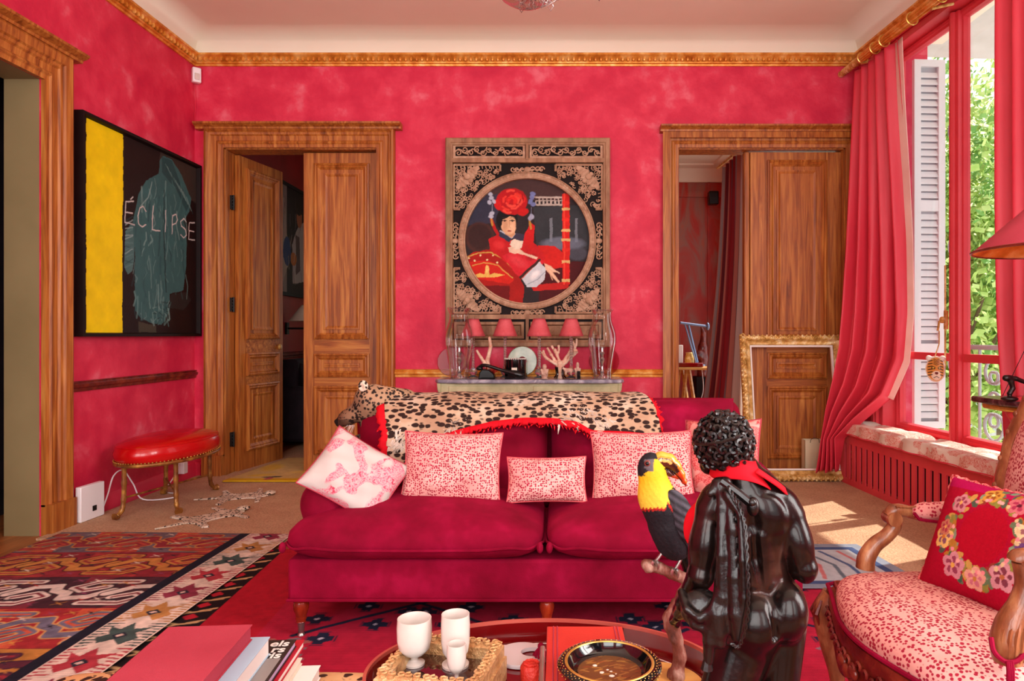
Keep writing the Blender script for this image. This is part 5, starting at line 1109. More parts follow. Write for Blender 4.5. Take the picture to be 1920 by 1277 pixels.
# chandelier, of which only the lowest crystals show
ch = thing('chandelier', 'silver and crystal chandelier with a red bowl hanging at the top edge', 'chandelier', (-.06, 3.0, 2.53)); cx_, cy_ = -.10, 3.0
m = MB(); m.tube([(cx_, cy_, 2.62), (cx_, cy_, 3.43)], .01); m.lathe([(.06, 0), (.05, .03), (.02, .05)], (cx_, cy_, 3.385), 16)
for k in range(8): a = k*PI/4+.2; m.tube(spline([(cx_, cy_, 2.72), (cx_+.16*math.cos(a), cy_+.16*math.sin(a), 2.66), (cx_+.36*math.cos(a), cy_+.36*math.sin(a), 2.76), (cx_+.36*math.cos(a), cy_+.36*math.sin(a), 2.86)], 5), .007); 
m.build('arms', M_['silver'], ch); m = MB(); m.lathe(spline([(.005, 0), (.06, .012), (.12, .05), (.14, .10)], 4), (cx_-.03, cy_, 2.545), 28, cap=False); m.build('red_glass_bowl', M_['disc_glass'], ch); m = MB()
for k in range(26): a = k*2*PI/26; r = .10 if k % 2 else .055; p = Vector((cx_+.0+r*math.cos(a), cy_+r*math.sin(a), 2.56+.02*(k % 3))); m.tube([p+Vector((0, 0, .05)), p+Vector((.012, 0, .02)), p, p+Vector((-.012, 0, .02)), p+Vector((0, 0, .05))], .003, 5)
m.tube([(cx_+.06, cy_, 2.6), (cx_+.035, cy_-.02, 2.533), (cx_+.08, cy_-.02, 2.56)], .004, 5); m.tube([(cx_+.07, cy_, 2.6), (cx_+.055, cy_-.02, 2.535), (cx_+.12, cy_-.02, 2.575)], .004, 5)
m.lathe([(0, 0), (.006, .006), (.003, .02)], (.19, cy_, 2.57), 8); m.build('crystal_drops', M_['silver'], ch)
# ================================================================ STOOL, ROUTER, CABLES
st = thing('footstool', 'oval red leather footstool with brass nails and bamboo legs by the left wall', 'stool', (-2.42, 4.42, .012)); cx_, cy_ = -2.50, 4.42; RX, RY = .235, .40
def oval(a, k=1.0, rr=-.06): x, y = RX*k*math.cos(a), RY*k*math.sin(a); return cx_+x*math.cos(rr)-y*math.sin(rr), cy_+x*math.sin(rr)+y*math.cos(rr)
m = MB(); vs = []; pr = [(0, .478), (.3, .476), (.6, .468), (.85, .452), (.97, .435), (.985, .43), (1.0, .42), (1.03, .395), (1.03, .37), (1.0, .345), (.97, .335), (.5, .335), (0, .335)]
for k, z in pr: vs += [(*oval(2*PI*i/56, k), z) for i in range(56)]
m.grid(vs, len(pr), 56, False, True); m.build('seat', M_['leather_red'], st, ang=60)
m = MB(); m.tube([(*oval(2*PI*i/56, .985), .431) for i in range(56)], .004, 6, closed=True); m.build('piping', M_['leather_red'], st)
m = MB(); m.tube([(*oval(2*PI*i/56, 1.0), .328) for i in range(56)], .011, 8, closed=True); m.build('apron', M_['bamboo_gilt'], st)
m = MB()
for i in range(90): m.ell((*oval(2*PI*i/90, 1.02), .343), .0045, 6, 4)
m.build('brass_nails', M_['bright_gold'], st)
lg = []
for a in (-1.87, -.62, 1.27, 2.5):
    x, y = oval(a, .9); dx, dy = (x-cx_)/.35, (y-cy_)/.5; pts = [(x, y, .325), (x, y, .22), (x+dx*.005, y+dy*.005, .12), (x+dx*.02, y+dy*.02, .06), (x+dx*.06, y+dy*.06, .032), (x+dx*.085, y+dy*.085, .028)]; q = spline(pts, 5)
    m = MB(); m.tube(q, [.0135+.003*(1 if (i % 5) == 0 else 0)+max(0, (i-18))*.0012 for i in range(len(q))], 10); l = m.build('leg', M_['bamboo_gilt'], st); lg.append((x, y))
for a, b in ((0, 2), (1, 3)):
    m = MB(); m.tube([(*lg[a], .13), (*lg[b], .13)], .006, 8); m.build('stretcher', M_['bamboo_gilt'], st)
t = thing('wifi_router', 'white square router standing on the carpet against the left wall', 'router', (-2.77, 4.02, .012)); m = MB(); m.box((-2.765, 4.05, .116), (.035, .19, .205), -.06); m.build('case', M_['white_plastic'], t, bevel=.004); m = MB(); m.box((-2.745, 4.06, .075), (.004, .03, .03), -.06); m.build('logo_plate', M_['iron'], t)
m = MB(); m.tube(spline([(-2.765, 4.15, .03), (-2.76, 4.2, .12), (-2.77, 4.27, .22), (-2.76, 4.35, .24), (-2.74, 4.42, .14), (-2.70, 4.46, .03), (-2.55, 4.55, .02), (-2.6, 4.66, .02), (-2.72, 4.75, .02), (-2.77, 4.95, .08), (-2.785, 5.06, .18)], 6), .0045, 6); tag(m.build('white_cable', M_['white_plastic']), 'white cable looping from the router behind the footstool to the adapter', 'cable')
m = MB(); m.box((-2.785, 5.08, .115), (.06, .055, .085)); tag(m.build('power_adapter', M_['white_plastic'], bevel=.005), 'white plug adapter on the skirting right behind the footstool', 'adapter')
# ================================================================ WINDOW SEAT, CURTAINS
rc = thing('radiator_cover', 'red slatted radiator cover box forming the window seat', 'radiator cover', R(1.1, .13, 0)); S0, S1, NF = .20, 2.02, .25
m = MB(); rb(m, S0, S1, -.1, NF+.012, .365, .385); rb(m, S0, S0+.02, .0, NF, 0, .365); rb(m, S1-.02, S1, .0, NF, 0, .365); m.build('box', M_['red_paint'], rc, bevel=.003)
m = MB(); m.sweep(rect(S0, S1, .0, .365), [(0, NF-.018), (0, NF), (.055, NF), (.055, NF-.018)], rght, closed=True); m.build('front_frame', M_['red_paint'], rc, smooth=False)
m = MB(); s = S0+.105
while s < S1-.07: rb(m, s, s+.044, NF-.012, NF-.001, .05, .32); s += .074
rb(m, S0+.055, S0+.075, NF-.016, NF-.001, .05, .32); m.build('slatted_front', M_['red_paint'], rc, smooth=False)
m = MB(); rb(m, S0+.03, S1-.03, .02, .10, .03, .34); rb(m, S0+.021, S1-.021, .10, .105, .005, .36); m.build('radiator', M_['slat_gap_shade'], rc, smooth=False)  # near-black block and backing sheet stand in for shade behind the slats
sq = thing('seat_cushion', 'long tufted window seat cushion with red flower print on the radiator cover', 'cushion', R(1.1, .13, .386)); ns_, nn_ = 110, 24; vs = []
for i in range(ns_):
    for j in range(nn_):
        u, v = i/(ns_-1), j/(nn_-1); s = S0+.0+(S1-S0-.02)*u; n = .004+(NF+.036)*v; ed = (min(1, 14*u*(1-u)*2)*min(1, 9*v*(1-v)*2))**.4
        tf = sum(math.exp(-(((s-(S0+.18+k*.33))/.05)**2+((n-.09)/.05)**2)) for k in range(6)); seam = math.exp(-((s-1.02)/.02)**2)
        vs.append(R(s, n+.012*math.sin(s*23)*v**4, .388+(.072+.008*math.sin(9*s)*math.sin(14*n))*ed-.030*tf*ed-.04*seam*ed))
m = MB(); m.grid(vs, ns_, nn_); b0 = len(m.v); m.add([R(a, b, .387) for a, b in ((S0, .004), (S1-.02, .004), (S1-.02, NF+.04), (S0, NF+.04))], [(0, 1, 2, 3)]); m.build('cover', M_['toile_seat'], sq, ang=60)
m = MB(); m.tube([vs[i*nn_+nn_-1] for i in range(ns_)], .005, 6); m.build('piping', M_['curtain'], sq)
def sheet(name, rows, mt, parent, folds, amp, nu=130, nvv=70, gather=None, phase=0, u0=0, u1=1, off=0):
    """rows: (z, left xyz, right xyz) from the top down; pleats run down the cloth"""
    Z = [r[0] for r in rows]; LZ_ = np.array([r[1] for r in rows], float); RZ_ = np.array([r[2] for r in rows], float); tt = np.linspace(0, 1, len(rows)); vs = []
    for i in range(nu):
        u = u0+(u1-u0)*i/(nu-1)
        for j in range(nvv):
            v = j/(nvv-1); l = np.array([np.interp(v, tt, LZ_[:, k]) for k in range(3)]); r = np.array([np.interp(v, tt, RZ_[:, k]) for k in range(3)]); z = l[2]+(r[2]-l[2])*u
            d = r-l; nrm = np.array([d[1], -d[0], 0]); nrm = nrm/(np.linalg.norm(nrm)+1e-9); nrm = nrm if nrm[1] < 0 else -nrm
            a = amp*(gather(v) if gather else 1); w = math.sin(2*PI*folds*u+phase+1.4*math.sin(2.2*v+u*3))+.22*math.sin(2*PI*folds*1.7*u+2*v+1)
            q = l+d*u+nrm*(a*w+off); q[2] = z+.008*math.sin(12*u+5*v); vs.append(tuple(q))
    m = MB(); m.grid(vs, nu, nvv); o = m.build(name, mt, parent, ang=180); sd = o.modifiers.new('solid', 'SOLIDIFY'); sd.thickness = .003; return o
cu = thing('curtain', 'red silk curtain left of the window, swept down beside the window seat', 'curtain', (2.2, 5.05, .1))
rw = [(3.11, (*P(1608, 0, 5.22)[:2], 3.11), (*P(1682, 0, 4.62)[:2], 3.11)), (2.7, (*P(1604, 0, 5.20)[:2], 2.7), (*P(1688, 0, 4.66)[:2], 2.7)), (2.2, (*P(1599, 0, 5.18)[:2], 2.2), (*P(1697, 0, 4.70)[:2], 2.2)), (1.75, (*P(1594, 0, 5.15)[:2], 1.75), (*P(1703, 0, 4.72)[:2], 1.75)),
      (1.3, (*P(1586, 0, 5.12)[:2], 1.3), (*P(1705, 0, 4.75)[:2], 1.25)), (1.0, (*P(1579, 0, 5.1)[:2], 1.02), (*P(1698, 0, 4.78)[:2], .92)), (.75, (*P(1568, 0, 5.08)[:2], .78), (*P(1668, 0, 4.80)[:2], .66)), (.55, (*P(1556, 0, 5.06)[:2], .55), (*P(1615, 0, 4.86)[:2], .50)), (.35, (*P(1546, 0, 5.04)[:2], .33), (*P(1576, 0, 4.93)[:2], .36)), (.1, (*P(1530, 0, 5.02)[:2], .10), (*P(1572, 0, 4.95)[:2], .12))]
sheet('drape', rw, M_['curtain'], cu, 5, .042, 170, 90, lambda v: .7+.9*v if v < .75 else 1.37-1.6*(v-.75)); sheet('lining', rw[:7], M_['lining'], cu, 1.2, .012, 24, 60, None, 1, .90, 1.05, -.03)  # pale lining strip, widened so its colour carries the window highlight
c2 = thing('curtain', 'red watered silk curtain right of the window behind the lamp shade', 'curtain', R(1.9, .13, .5))
rw = [(3.11, R(1.76, .16, 3.11), R(2.4, .16, 3.11)), (2.0, R(1.79, .17, 2.0), R(2.4, .18, 2.0)), (1.2, R(1.82, .18, 1.2), R(2.4, .18, 1.2)), (.48, R(1.90, .20, .50), R(2.4, .2, .50))]
sheet('drape', rw, M_['curtain'], c2, 5, .035, 120, 50)
cr = thing('curtain_rod', 'gilded reeded curtain pole with a twisted end above the window', 'curtain rod', R(1.2, .12, 3.14)); NR, ZR = .14, 3.135
m = MB(); vs = []
for i in range(2):
    for k in range(48): a = 2*PI*k/48; r = .030+.003*math.cos(12*a); q = R(.30+i*3.0, NR+r*math.cos(a), ZR+r*math.sin(a)); vs.append(q)
m.grid(vs, 2, 48, False, True); m.build('reeded_pole', M_['gold'], cr)
m = MB()
for st_ in range(3): m.tube([R(.0+.30*k/40, NR+.014*math.cos(k*.62+st_*2.09), ZR+.014*math.sin(k*.62+st_*2.09)) for k in range(41)], [.012+.004*min(1, k/30) for k in range(41)], 8)
m.ell(R(-.005, NR, ZR), .022); m.build('twisted_finial', M_['old_gold'], cr)
for s in [.33, .50, .62, .95, 1.25, 1.5, 1.7, 1.85, 2.0]:
    m = MB(); m.tube([R(s+.004*math.cos(k*.3), NR+.040*math.cos(k*.2618), ZR-.004+.040*math.sin(k*.2618)) for k in range(24)], .005, 6, closed=True); m.build('ring', M_['bright_gold'], cr)
for s in (.31, 1.15, 2.3):
    m = MB(); m.tube([R(s, .001, ZR), R(s, .08, ZR-.02), R(s, NR, ZR-.035)], .010, 8); m.build('bracket', M_['old_gold'], cr)
# tiger head tassel on the window handle
tt = thing('tiger_ornament', 'flat embroidered tiger head ornament hanging from the window handle', 'ornament', R(SM-.075, -.01, .80)); cv = Cv(.12, .17, .0022, 'e9dcc4')
cv.ell(.06, .085, .05, .075, 'd99a4a'); cv.ell(.06, .045, .028, .03, 'efe2cc')
for k in range(7): cv.line([(.018, .045+k*.018), (.036, .05+k*.018)], .006, '1d1512'); cv.line([(.102, .045+k*.018), (.084, .05+k*.018)], .006, '1d1512')
for k in range(4): cv.line([(.044, .12+k*.01), (.06, .112+k*.01), (.076, .12+k*.01)], .004, '1d1512')
for x in (.042, .078): cv.ell(x, .093, .011, .009, '1d1512'); cv.ell(x, .094, .006, .005, 'e8c860')
cv.ell(.06, .06, .011, .008, '6a2a20'); cv.line([(.045, .03), (.06, .04), (.075, .03)], .004, '1d1512')
cz = R(SM-.075, .0, .80); cv.mesh('face', lambda x, y: (cz[0]+(x-.06)*.72+0*y, cz[1]-(x-.06)*.70-.022*(1-((x-.06)/.055)**2), cz[2]+y), M_['ornament'], tt, keepmask=lambda X, Y: (((X-.06)/.056)**2+((Y-.085)/.082)**2) < 1)
s_ = Sdf(); s_.ell((0, 0, 0), (.058, .02, .084)); s_.ell((-.04, 0, .07), .018); s_.ell((.04, 0, .07), .018); s_.build('felt_back', M_['pages'], .004, tt, M=Matrix.Translation((cz[0]+.008, cz[1]+.004, cz[2]+.085)) @ Matrix.Rotation(-.77, 4, 'Z'))
m = MB(); m.tube([(cz[0], cz[1], .96), R(SM-.075, -.03, 1.05), R(SM-.075, -.03, 1.13)], .0035, 6); m.build('cord', M_['old_gold'], tt)
# gilt frame leaning on door 2, paper bag
gf = thing('gilt_picture_frame', 'large empty gilded picture frame leaning against the closed oak door leaf', 'picture frame', (1.80, 5.10, .012)); ML = Matrix.Translation((1.42, 5.105, .014)) @ Matrix.Rotation(-.185, 4, 'X'); GW, GH = .79, 1.10
to_ = lambda a, b, h: tuple(ML @ Vector((a, -h, b)))
m = MB(); m.sweep(rect(0, GW, 0, GH), [(0, 0), (0, .03), (.012, .045), (.03, .048), (.046, .034), (.052, .03), (.072, .024), (.078, .0)], to_, closed=True); m.build('moulding', M_['old_gold'], gf, ang=40)
m = MB(); m.sweep(rect(.076, GW-.076, .076, GH-.076), [(0, 0), (0, .02), (.012, .016), (.014, 0)], to_, closed=True); m.build('white_slip', M_['pages'], gf, ang=30)
m = MB(); rs = random.Random(5)
def along(W_, H_, step, fn):
    for (a, b) in (((0, 0), (W_, 0)), ((W_, 0), (W_, H_)), ((W_, H_), (0, H_)), ((0, H_), (0, 0))):
        L = math.dist(a, b); n = int(L/step)
        for i in range(n): t = i/n; fn(a[0]+(b[0]-a[0])*t, a[1]+(b[1]-a[1])*t, (b[0]-a[0])/L, (b[1]-a[1])/L, i)
def orna(x, y, dx, dy, i):
    nx_, ny_ = -dy, dx; c = (x+nx_*.022, y+ny_*.022); pts = []
    for k in range(9): t = k/8; rr = .018*(1-.8*t); a = t*5.2*(1 if i % 2 else -1); pts.append(to_(c[0]+dx*rr*math.cos(a)+nx_*rr*math.sin(a), c[1]+dy*rr*math.cos(a)+ny_*rr*math.sin(a), .048))
    m.tube(pts, [.005]*6+[.004, .003, .002], 5); m.ell(to_(x+nx_*.004, y+ny_*.004, .036), (.010, .008, .010), 6, 4)
along(GW, GH, .034, orna); m.build('carved_ornament', M_['old_gold'], gf, ang=60)
t = thing('paper_bag', 'small cream paper bag standing on the floor behind the gilded frame', 'bag', (1.98, 5.26, .013)); m = MB(); x0, x1, y0, y1, zt = 1.90, 2.05, 5.215, 5.29, .30
for a, b, c, d in ((x0, x1, y0, y0+.002), (x0, x1, y1-.002, y1), (x0, x0+.002, y0, y1), (x1-.002, x1, y0, y1), (x0, x1, y0, y1)): m.bx(a, b, c, d, .013, zt if (b-a < .01 or d-c < .01) else .016)
m.build('bag_body', M_['paper_bag'], t, smooth=False); m = MB(); m.tube(spline([(x0+.04, y0-.001, zt-.02), (x0+.05, y0-.004, zt+.01), (x1-.05, y0-.004, zt+.01), (x1-.04, y0-.001, zt-.02)], 5), .002, 5); m.build('handle', M_['iron'], t)
# ================================================================ PEDESTAL TABLE, FIGURE, LAMP AT THE RIGHT EDGE
pt = thing('pedestal_table', 'red and gold carved pedestal table with a dark marble top, right edge', 'side table', (2.15, 3.1, .012))
m = MB(); m.prism(spline([(1.99, 3.28), (1.985, 3.12), (2.02, 2.97), (2.10, 2.90), (2.4, 2.9), (2.47, 3.05), (2.44, 3.28), (1.99, 3.28)], 4)[:-1], lambda a, b, h: (a, b, h), .785, .812); m.build('marble_top', M_['marble_dark'], pt, bevel=.008)
m = MB(); m.prism([(2.03, 3.26), (2.03, 3.1), (2.07, 2.99), (2.12, 2.94), (2.38, 2.94), (2.43, 3.05), (2.41, 3.26)], lambda a, b, h: (a, b, h), .755, .785); m.build('gilt_rim', M_['bright_gold'], pt, bevel=.01)
s_ = Sdf(); cp = [(2.13, 3.1, .75), (2.15, 3.1, .66), (2.13, 3.1, .58), (2.08, 3.1, .48), (2.05, 3.1, .36), (2.07, 3.1, .24), (2.12, 3.1, .13)]; s_.path(cp, [.075, .045, .05, .07, .075, .06, .09], .02); s_.cap((2.2, 3.1, .72), (2.18, 3.1, .12), .05, .07, .03); s_.build('scroll_column', M_['red_paint'], .008, pt)
m = MB(); m.tube(spline([(2.06, 3.03, .74), (2.12, 3.03, .66), (2.085, 3.03, .58), (2.01, 3.03, .49), (1.972, 3.03, .36), (1.99, 3.03, .26), (2.03, 3.02, .14)], 6), .013, 8)
for p in ((2.10, 3.02, .70), (2.14, 3.0, .67), (2.16, 3.0, .61), (1.975, 3.02, .42), (1.985, 3.02, .30), (2.10, 3.0, .55)): m.ell(p, (.024, .02, .035), 10, 7)
m.build('gilt_scroll', M_['bright_gold'], pt); m = MB(); m.bx(1.80, 2.38, 2.9, 3.28, .03, .12); m.bx(1.83, 2.36, 2.93, 3.25, .013, .032); m.build('plinth', M_['walnut_red'], pt, bevel=.008)
t = thing('bronze_figure', 'small dark bronze arched figure standing on the marble topped pedestal', 'sculpture', (2.13, 3.02, .813)); s_ = Sdf(); q = lambda x, y: P(x, y, 3.02)
s_.ell((q(1893, 742)[0], 3.02, .822), (.035, .03, .012)); s_.path([q(1893, 738), q(1899, 728), q(1896, 716), q(1890, 709)], [.011, .010, .012, .013], .006); s_.ell(q(1886, 709), .014, k=.005); s_.path([q(1892, 707), q(1905, 710), q(1925, 718), (2.24, 3.02, .84), (2.25, 3.02, .82)], [.009, .010, .009, .008, .012], .005); s_.build('body', M_['bronze_dark'], .003, t)
m = MB(); m.tube([q(1880, 742), q(1922, 655)], .0015, 5); m.build('bow_string', M_['iron'], t)
fl = thing('floor_lamp', 'lamp with a conical red shade lined in gold at the right edge', 'lamp', (1.785, 2.4, .012)); lx, ly = 1.785, 2.4
m = MB(); m.lathe([(.28, 1.405), (.095, 1.575)], (lx, ly, 0), 56, cap=False); sh = m.build('lamp_shade', M_['book_red'], fl, ang=180); sh.data.materials[0] = M_['cloth_red']
m = MB(); m.lathe([(.276, 1.405), (.092, 1.572)], (lx, ly, 0), 56, cap=False); m.build('gold_lining', M_['gold'], sh, ang=180)
m = MB()
for r, z in ((.28, 1.405), (.095, 1.575)): m.tube([(lx+r*math.cos(k*.1122), ly+r*math.sin(k*.1122), z) for k in range(56)], .005, 6, closed=True)
m.build('braid', M_['walnut_red'], sh); m = MB(); m.lathe([(0, .013), (.14, .013), (.14, .03), (.05, .05), (.015, .07), (.012, 1.5), (0, 1.5)], (lx, ly, 0), 20, cap=False); m.build('pole', M_['old_gold'], fl)
# ================================================================ ARMCHAIR
ac = thing('armchair', 'carved walnut armchair with pink dotted upholstery, right foreground', 'armchair', (.98, 1.58, .013))
def serp(y): v = (y-1.58)/.33; return .715-.028*math.cos(v*PI)+.02*abs(v)**3
m = MB(); vs = []; nu, nv = 60, 40
for i in range(nu):
    for j in range(nv+1):
        v = -1+2*i/(nu-1); y = 1.585+.335*v; ph = PI*j/nv; xf = serp(y)+.045*(abs(v)**8); xb = 1.20; cx_ = (xf+xb)/2; hw = (xb-xf)/2*(1-.10*abs(v)**6)
        c_, s2 = math.cos(ph), math.sin(ph); x = cx_-hw*math.copysign(abs(c_)**.32, c_); e = (1-abs(v)**7)**.5; zz = .408+(.050+.03*(1-((x-cx_)/hw)**2)*(1-v*v))*(abs(s2)**.6)*e; vs.append((x, y, zz))
m.grid(vs, nu, nv+1); m.build('seat', M_['dotted_chair'], ac, ang=180)
m = MB(); m.prism([(serp(1.25+.67*k/24)+.012, 1.25+.67*k/24) for k in range(25)]+[(1.2, 1.92), (1.2, 1.25)], lambda a, b, h: (a, b, h), .36, .415); m.build('seat_frame', M_['walnut_red'], ac, bevel=.006)
m = MB(); N = 60; vs = []
for k in range(N+1):
    y = 1.27+.63*k/N; v = (y-1.585)/.315; zb = .335-.035*math.cos(v*PI*1)**2-.022*abs(math.sin(v*PI*2)); x = serp(y)
    vs += [(x+.02, y, .405), (x-.008, y, .40), (x-.012, y, .375), (x-.004, y, (zb+.375)/2), (x-.012, y, zb+.008), (x+.004, y, zb), (x+.02, y, zb+.01)]
m.grid(vs, N+1, 7); rs = random.Random(2)
for k in range(26):
    y = 1.29+.59*k/25; x = serp(y)-.012; z = .352+.008*math.sin(k*2.1); r = .014; pts = [(x-.002, y+r*(1-t/9)*math.cos(t*.75*(1 if k % 2 else -1)), z+r*(1-t/9)*math.sin(t*.75)) for t in range(8)]; m.tube(pts, [.0045]*5+[.004, .003, .002], 5)
for y, z in ((1.585, .325), (1.555, .335), (1.615, .335)): m.ell((serp(y)-.012, y, z), (.010, .02, .016))
m.build('carved_apron', M_['walnut_red'], ac, ang=50)
m = MB(); m.tube([(serp(1.25+.67*k/40)-.006+(.03 if k in (0, 40) else 0), 1.25+.67*k/40, .408) for k in range(41)]+[(1.0, 1.925, .41), (1.18, 1.922, .41)], .0055, 7); m.build('magenta_piping', M_['velvet'], ac)
def cab(xk, yk, sx, sy):
    q = spline([(xk+.01, yk, .385), (xk-.012*sx, yk+.006*sy, .335), (xk-.006*sx, yk, .26), (xk+.016*sx, yk-.004*sy, .16), (xk+.016*sx, yk, .07), (xk-.006*sx, yk+.004*sy, .028)], 6); n = len(q)
    m = MB(); rr = [np.interp(k/(n-1), [0, .18, .4, .7, .88, 1], [.034, .036, .026, .0175, .016, .024]) for k in range(n)]; m.tube(q, rr, 12); m.ell((q[-1][0]-.006*sx, q[-1][1], .026), (.024, .022, .014)); return m
for xk, yk, sx, sy in ((.758, 1.885, 1, 1), (.758, 1.285, 1, -1), (1.20, 1.86, -1, 1), (1.20, 1.31, -1, -1)):
    l = cab(xk, yk, sx, sy).build('leg', M_['walnut'], ac, ang=60); k = MB()
    for d in (-.6, 0, .6): k.tube([(xk-.030*sx, yk+d*.02, .375), (xk-.046*sx, yk+d*.03, .34), (xk-.030*sx, yk+d*.012, .29)], [.004, .006, .002], 5)
    k.build('carved_knee', M_['walnut_red'], l)
def arm(Y, pts, rr):
    m = MB(); q = spline(pts, 6); m.tube(q, [np.interp(k/(len(q)-1), np.linspace(0, 1, len(rr)), rr) for k in range(len(q))], 12); return m
fa = [P(1622, 1066, 1.9), P(1625, 1045, 1.9), P(1640, 1022, 1.9), P(1663, 1004, 1.9), P(1677, 985, 1.9), P(1676, 968, 1.9)]
m = arm(1.9, fa, [.025, .024, .021, .019, .019, .018]); m.build('arm_support', M_['walnut'], ac, ang=70)
m = arm(1.9, [P(1666, 968, 1.9), P(1676, 958, 1.9), P(1697, 958, 1.9), P(1720, 966, 1.9), P(1765, 972, 1.89), P(1830, 965, 1.86), (1.205, 1.85, .64)], [.016, .020, .017, .014, .015, .015, .018]); q = P(1672, 971, 1.9)
for sy in (-.019,): m.tube([(q[0]+.016*(1-k/14)*math.cos(k*.6), q[1]+sy, q[2]+.016*(1-k/14)*math.sin(k*.6)) for k in range(13)], .003, 5)
m.tube([(q[0], q[1]-.022, q[2]), (q[0], q[1]+.022, q[2])], .020, 14)
for k in range(4): a = P(1680+k*6, 951, 1.885); m.tube([a, (a[0]+.03, a[1]+.002, a[2]+.001)], [.004, .002], 5)
m.build('arm_rail', M_['walnut'], ac, ang=60)
s_ = Sdf(); s_.cap(P(1738, 960, 1.89), P(1835, 954, 1.86), .026, .026, .01); s_.ell(P(1728, 961, 1.89), (.028, .026, .02), k=.02); s_.build('arm_pad', M_['dotted_chair'], .005, ac)
m = MB(); m.tube([P(1714, 962, 1.865), P(1724, 974, 1.862), P(1760, 979, 1.86), P(1835, 973, 1.84)], .0045, 6); m.build('magenta_piping', M_['velvet'], ac)
na = [P(1890, 1240, 1.3), P(1889, 1205, 1.3), P(1897, 1170, 1.3), P(1912, 1135, 1.3), P(1922, 1100, 1.3), P(1918, 1070, 1.3), P(1913, 1052, 1.3)]
m = arm(1.3, na, [.026, .031, .028, .021, .018, .016, .015])
for k in range(6): a = -2.6+k*.38; b = Vector(P(1893, 1232, 1.3)); c = Vector(P(1896, 1185, 1.3)); d = Vector(P(1905+k*2, 1150-k*2, 1.3)); o_ = lambda r: Vector((math.cos(a)*r, math.sin(a)*r, 0)); m.tube(spline([b+o_(.026), c+o_(.031), d+o_(.018)], 5), [.003, .0045, .0045, .004, .004, .004, .004, .003, .003, .002, .001], 5)
m.build('arm_support', M_['walnut'], ac, ang=60)
m = arm(1.3, [P(1905, 1052, 1.3), P(1920, 1046, 1.3), (1.0, 1.305, .675), (1.1, 1.31, .672), (1.205, 1.315, .66)], [.016, .019, .015, .015, .018]); m.build('arm_rail', M_['walnut'], ac)
s_ = Sdf(); s_.cap((.98, 1.303, .695), (1.16, 1.31, .695), .026, .026); s_.build('arm_pad', M_['dotted_chair'], .005, ac)
m = MB(); m.tube(spline([P(1858, 1195, 1.28), P(1864, 1222, 1.268), P(1884, 1240, 1.262), P(1905, 1240, 1.262), P(1922, 1225, 1.27)], 5), .0045, 6)
for dx in (-4, 0, 4): m.tube(spline([P(1893+dx, 1240, 1.258), P(1895+dx, 1262, 1.252), P(1894+dx, 1300, 1.25)], 4), .0035, 6)
m.build('magenta_gimp', M_['velvet'], ac)
BX = lambda z: 1.165+.25*(z-.46)
def bk(y, z, h): return (BX(z)-h, y, z+h*.25)
def outl(k, n=64, g=0): th = 2*PI*k/n; c, s2 = math.cos(th), math.sin(th); return 1.59+(.275+g)*math.copysign(abs(c)**.72, c), .76+(.255+g)*math.copysign(abs(s2)**.8, s2)
m = MB(); vs = []; nr = 14
for j in range(nr):
    t = j/(nr-1)
    for k in range(64): y, z = outl(k, 64, -.012); y = 1.59+(y-1.59)*t; z = .76+(z-.76)*t; vs.append(bk(y, z, .012+.035*(1-t**3)))
m.grid(vs, nr, 64, False, True); m.build('back_upholstery', M_['dotted_chair'], ac, ang=180)
m = MB(); vs = []; pr = [(-.014, -.02), (-.014, .014), (-.004, .022), (.012, .02), (.028, .012), (.032, -.01), (.02, -.02)]
for k in range(64):
    for o_, h in pr: y, z = outl(k, 64, o_+.004*math.sin(k*1.2)); vs.append(bk(y, z, h))
m.grid(vs, 64, len(pr), True, True)
for k in range(0, 64, 2): y, z = outl(k, 64, .012); m.ell(bk(y, z, .018), (.007, .009, .009), 8, 5)
m.prism([outl(k, 64, .0) for k in range(64)], bk, -.022, -.012); m.build('back_frame', M_['walnut'], ac, ang=50)
# wreath cushion
fc = thing('needlepoint_cushion', 'dark red needlepoint cushion with a wreath of pansies on the armchair', 'cushion', (1.03, 1.6, .48)); FW, FH = .35, .29
cv = Cv(FW, FH, .0019, 'a50a2c'); cv.warp(.004, 30, 3); rs = random.Random(9); cx_, cy_ = .175, .158
cv.put(cv.Y > FH-.03, 'b0105c', .7); cv.ell(cx_, cy_, .06, .068, 'a80a24')
for k in range(150):
    a = rs.uniform(0, 6.3); r = rs.uniform(.8, 1.28); x, y = cx_+math.cos(a)*r*.092, cy_+math.sin(a)*r*.098
    if math.hypot((x-cx_)/.062, (y-cy_)/.07) < 1: continue
    cv.ell(x, y, rs.uniform(.008, .016), rs.uniform(.005, .009), rs.choice(['5d7a58','8a8a3c','3f5f4c','b07a2c','7c9a7c','c8a050','8c3a2c']), rs.uniform(0, 3), .9)
def pansy(x, y, r, c1, c2, c3):
    for k in range(5): a = k*1.2566+.3; cv.ell(x+math.cos(a)*r*.55, y+math.sin(a)*r*.55, r*.56, r*.46, c1, a, 1); cv.ell(x+math.cos(a)*r*.42, y+math.sin(a)*r*.42, r*.30, r*.24, c2, a, .9)
    cv.ell(x, y, r*.2, r*.2, c3)
for a, r, cs in ((2.5, .024, ('c98a90','8e3048','e0b060')), (1.75, .022, ('c8943c','8c4a20','e6d080')), (1.05, .024, ('c46a70','a0284c','5a1c2c')), (.25, .034, ('ead0a0','8a4a5c','d08a30')), (-.1, .026, ('6a4478','42285a','d8b050')), (-.85, .03, ('c89098','6e2438','b06a40')), (-1.5, .026, ('d8a08c','c06a80','b8803c')), (-2.1, .03, ('c88a94','86304c','d8a850')), (-2.85, .028, ('e2c070','7a4068','c87a30')), (3.2, .02, ('c07a60','a03048','e0b060'))):
    pansy(cx_+math.cos(a)*.108, cy_+math.sin(a)*.104, r, *cs)
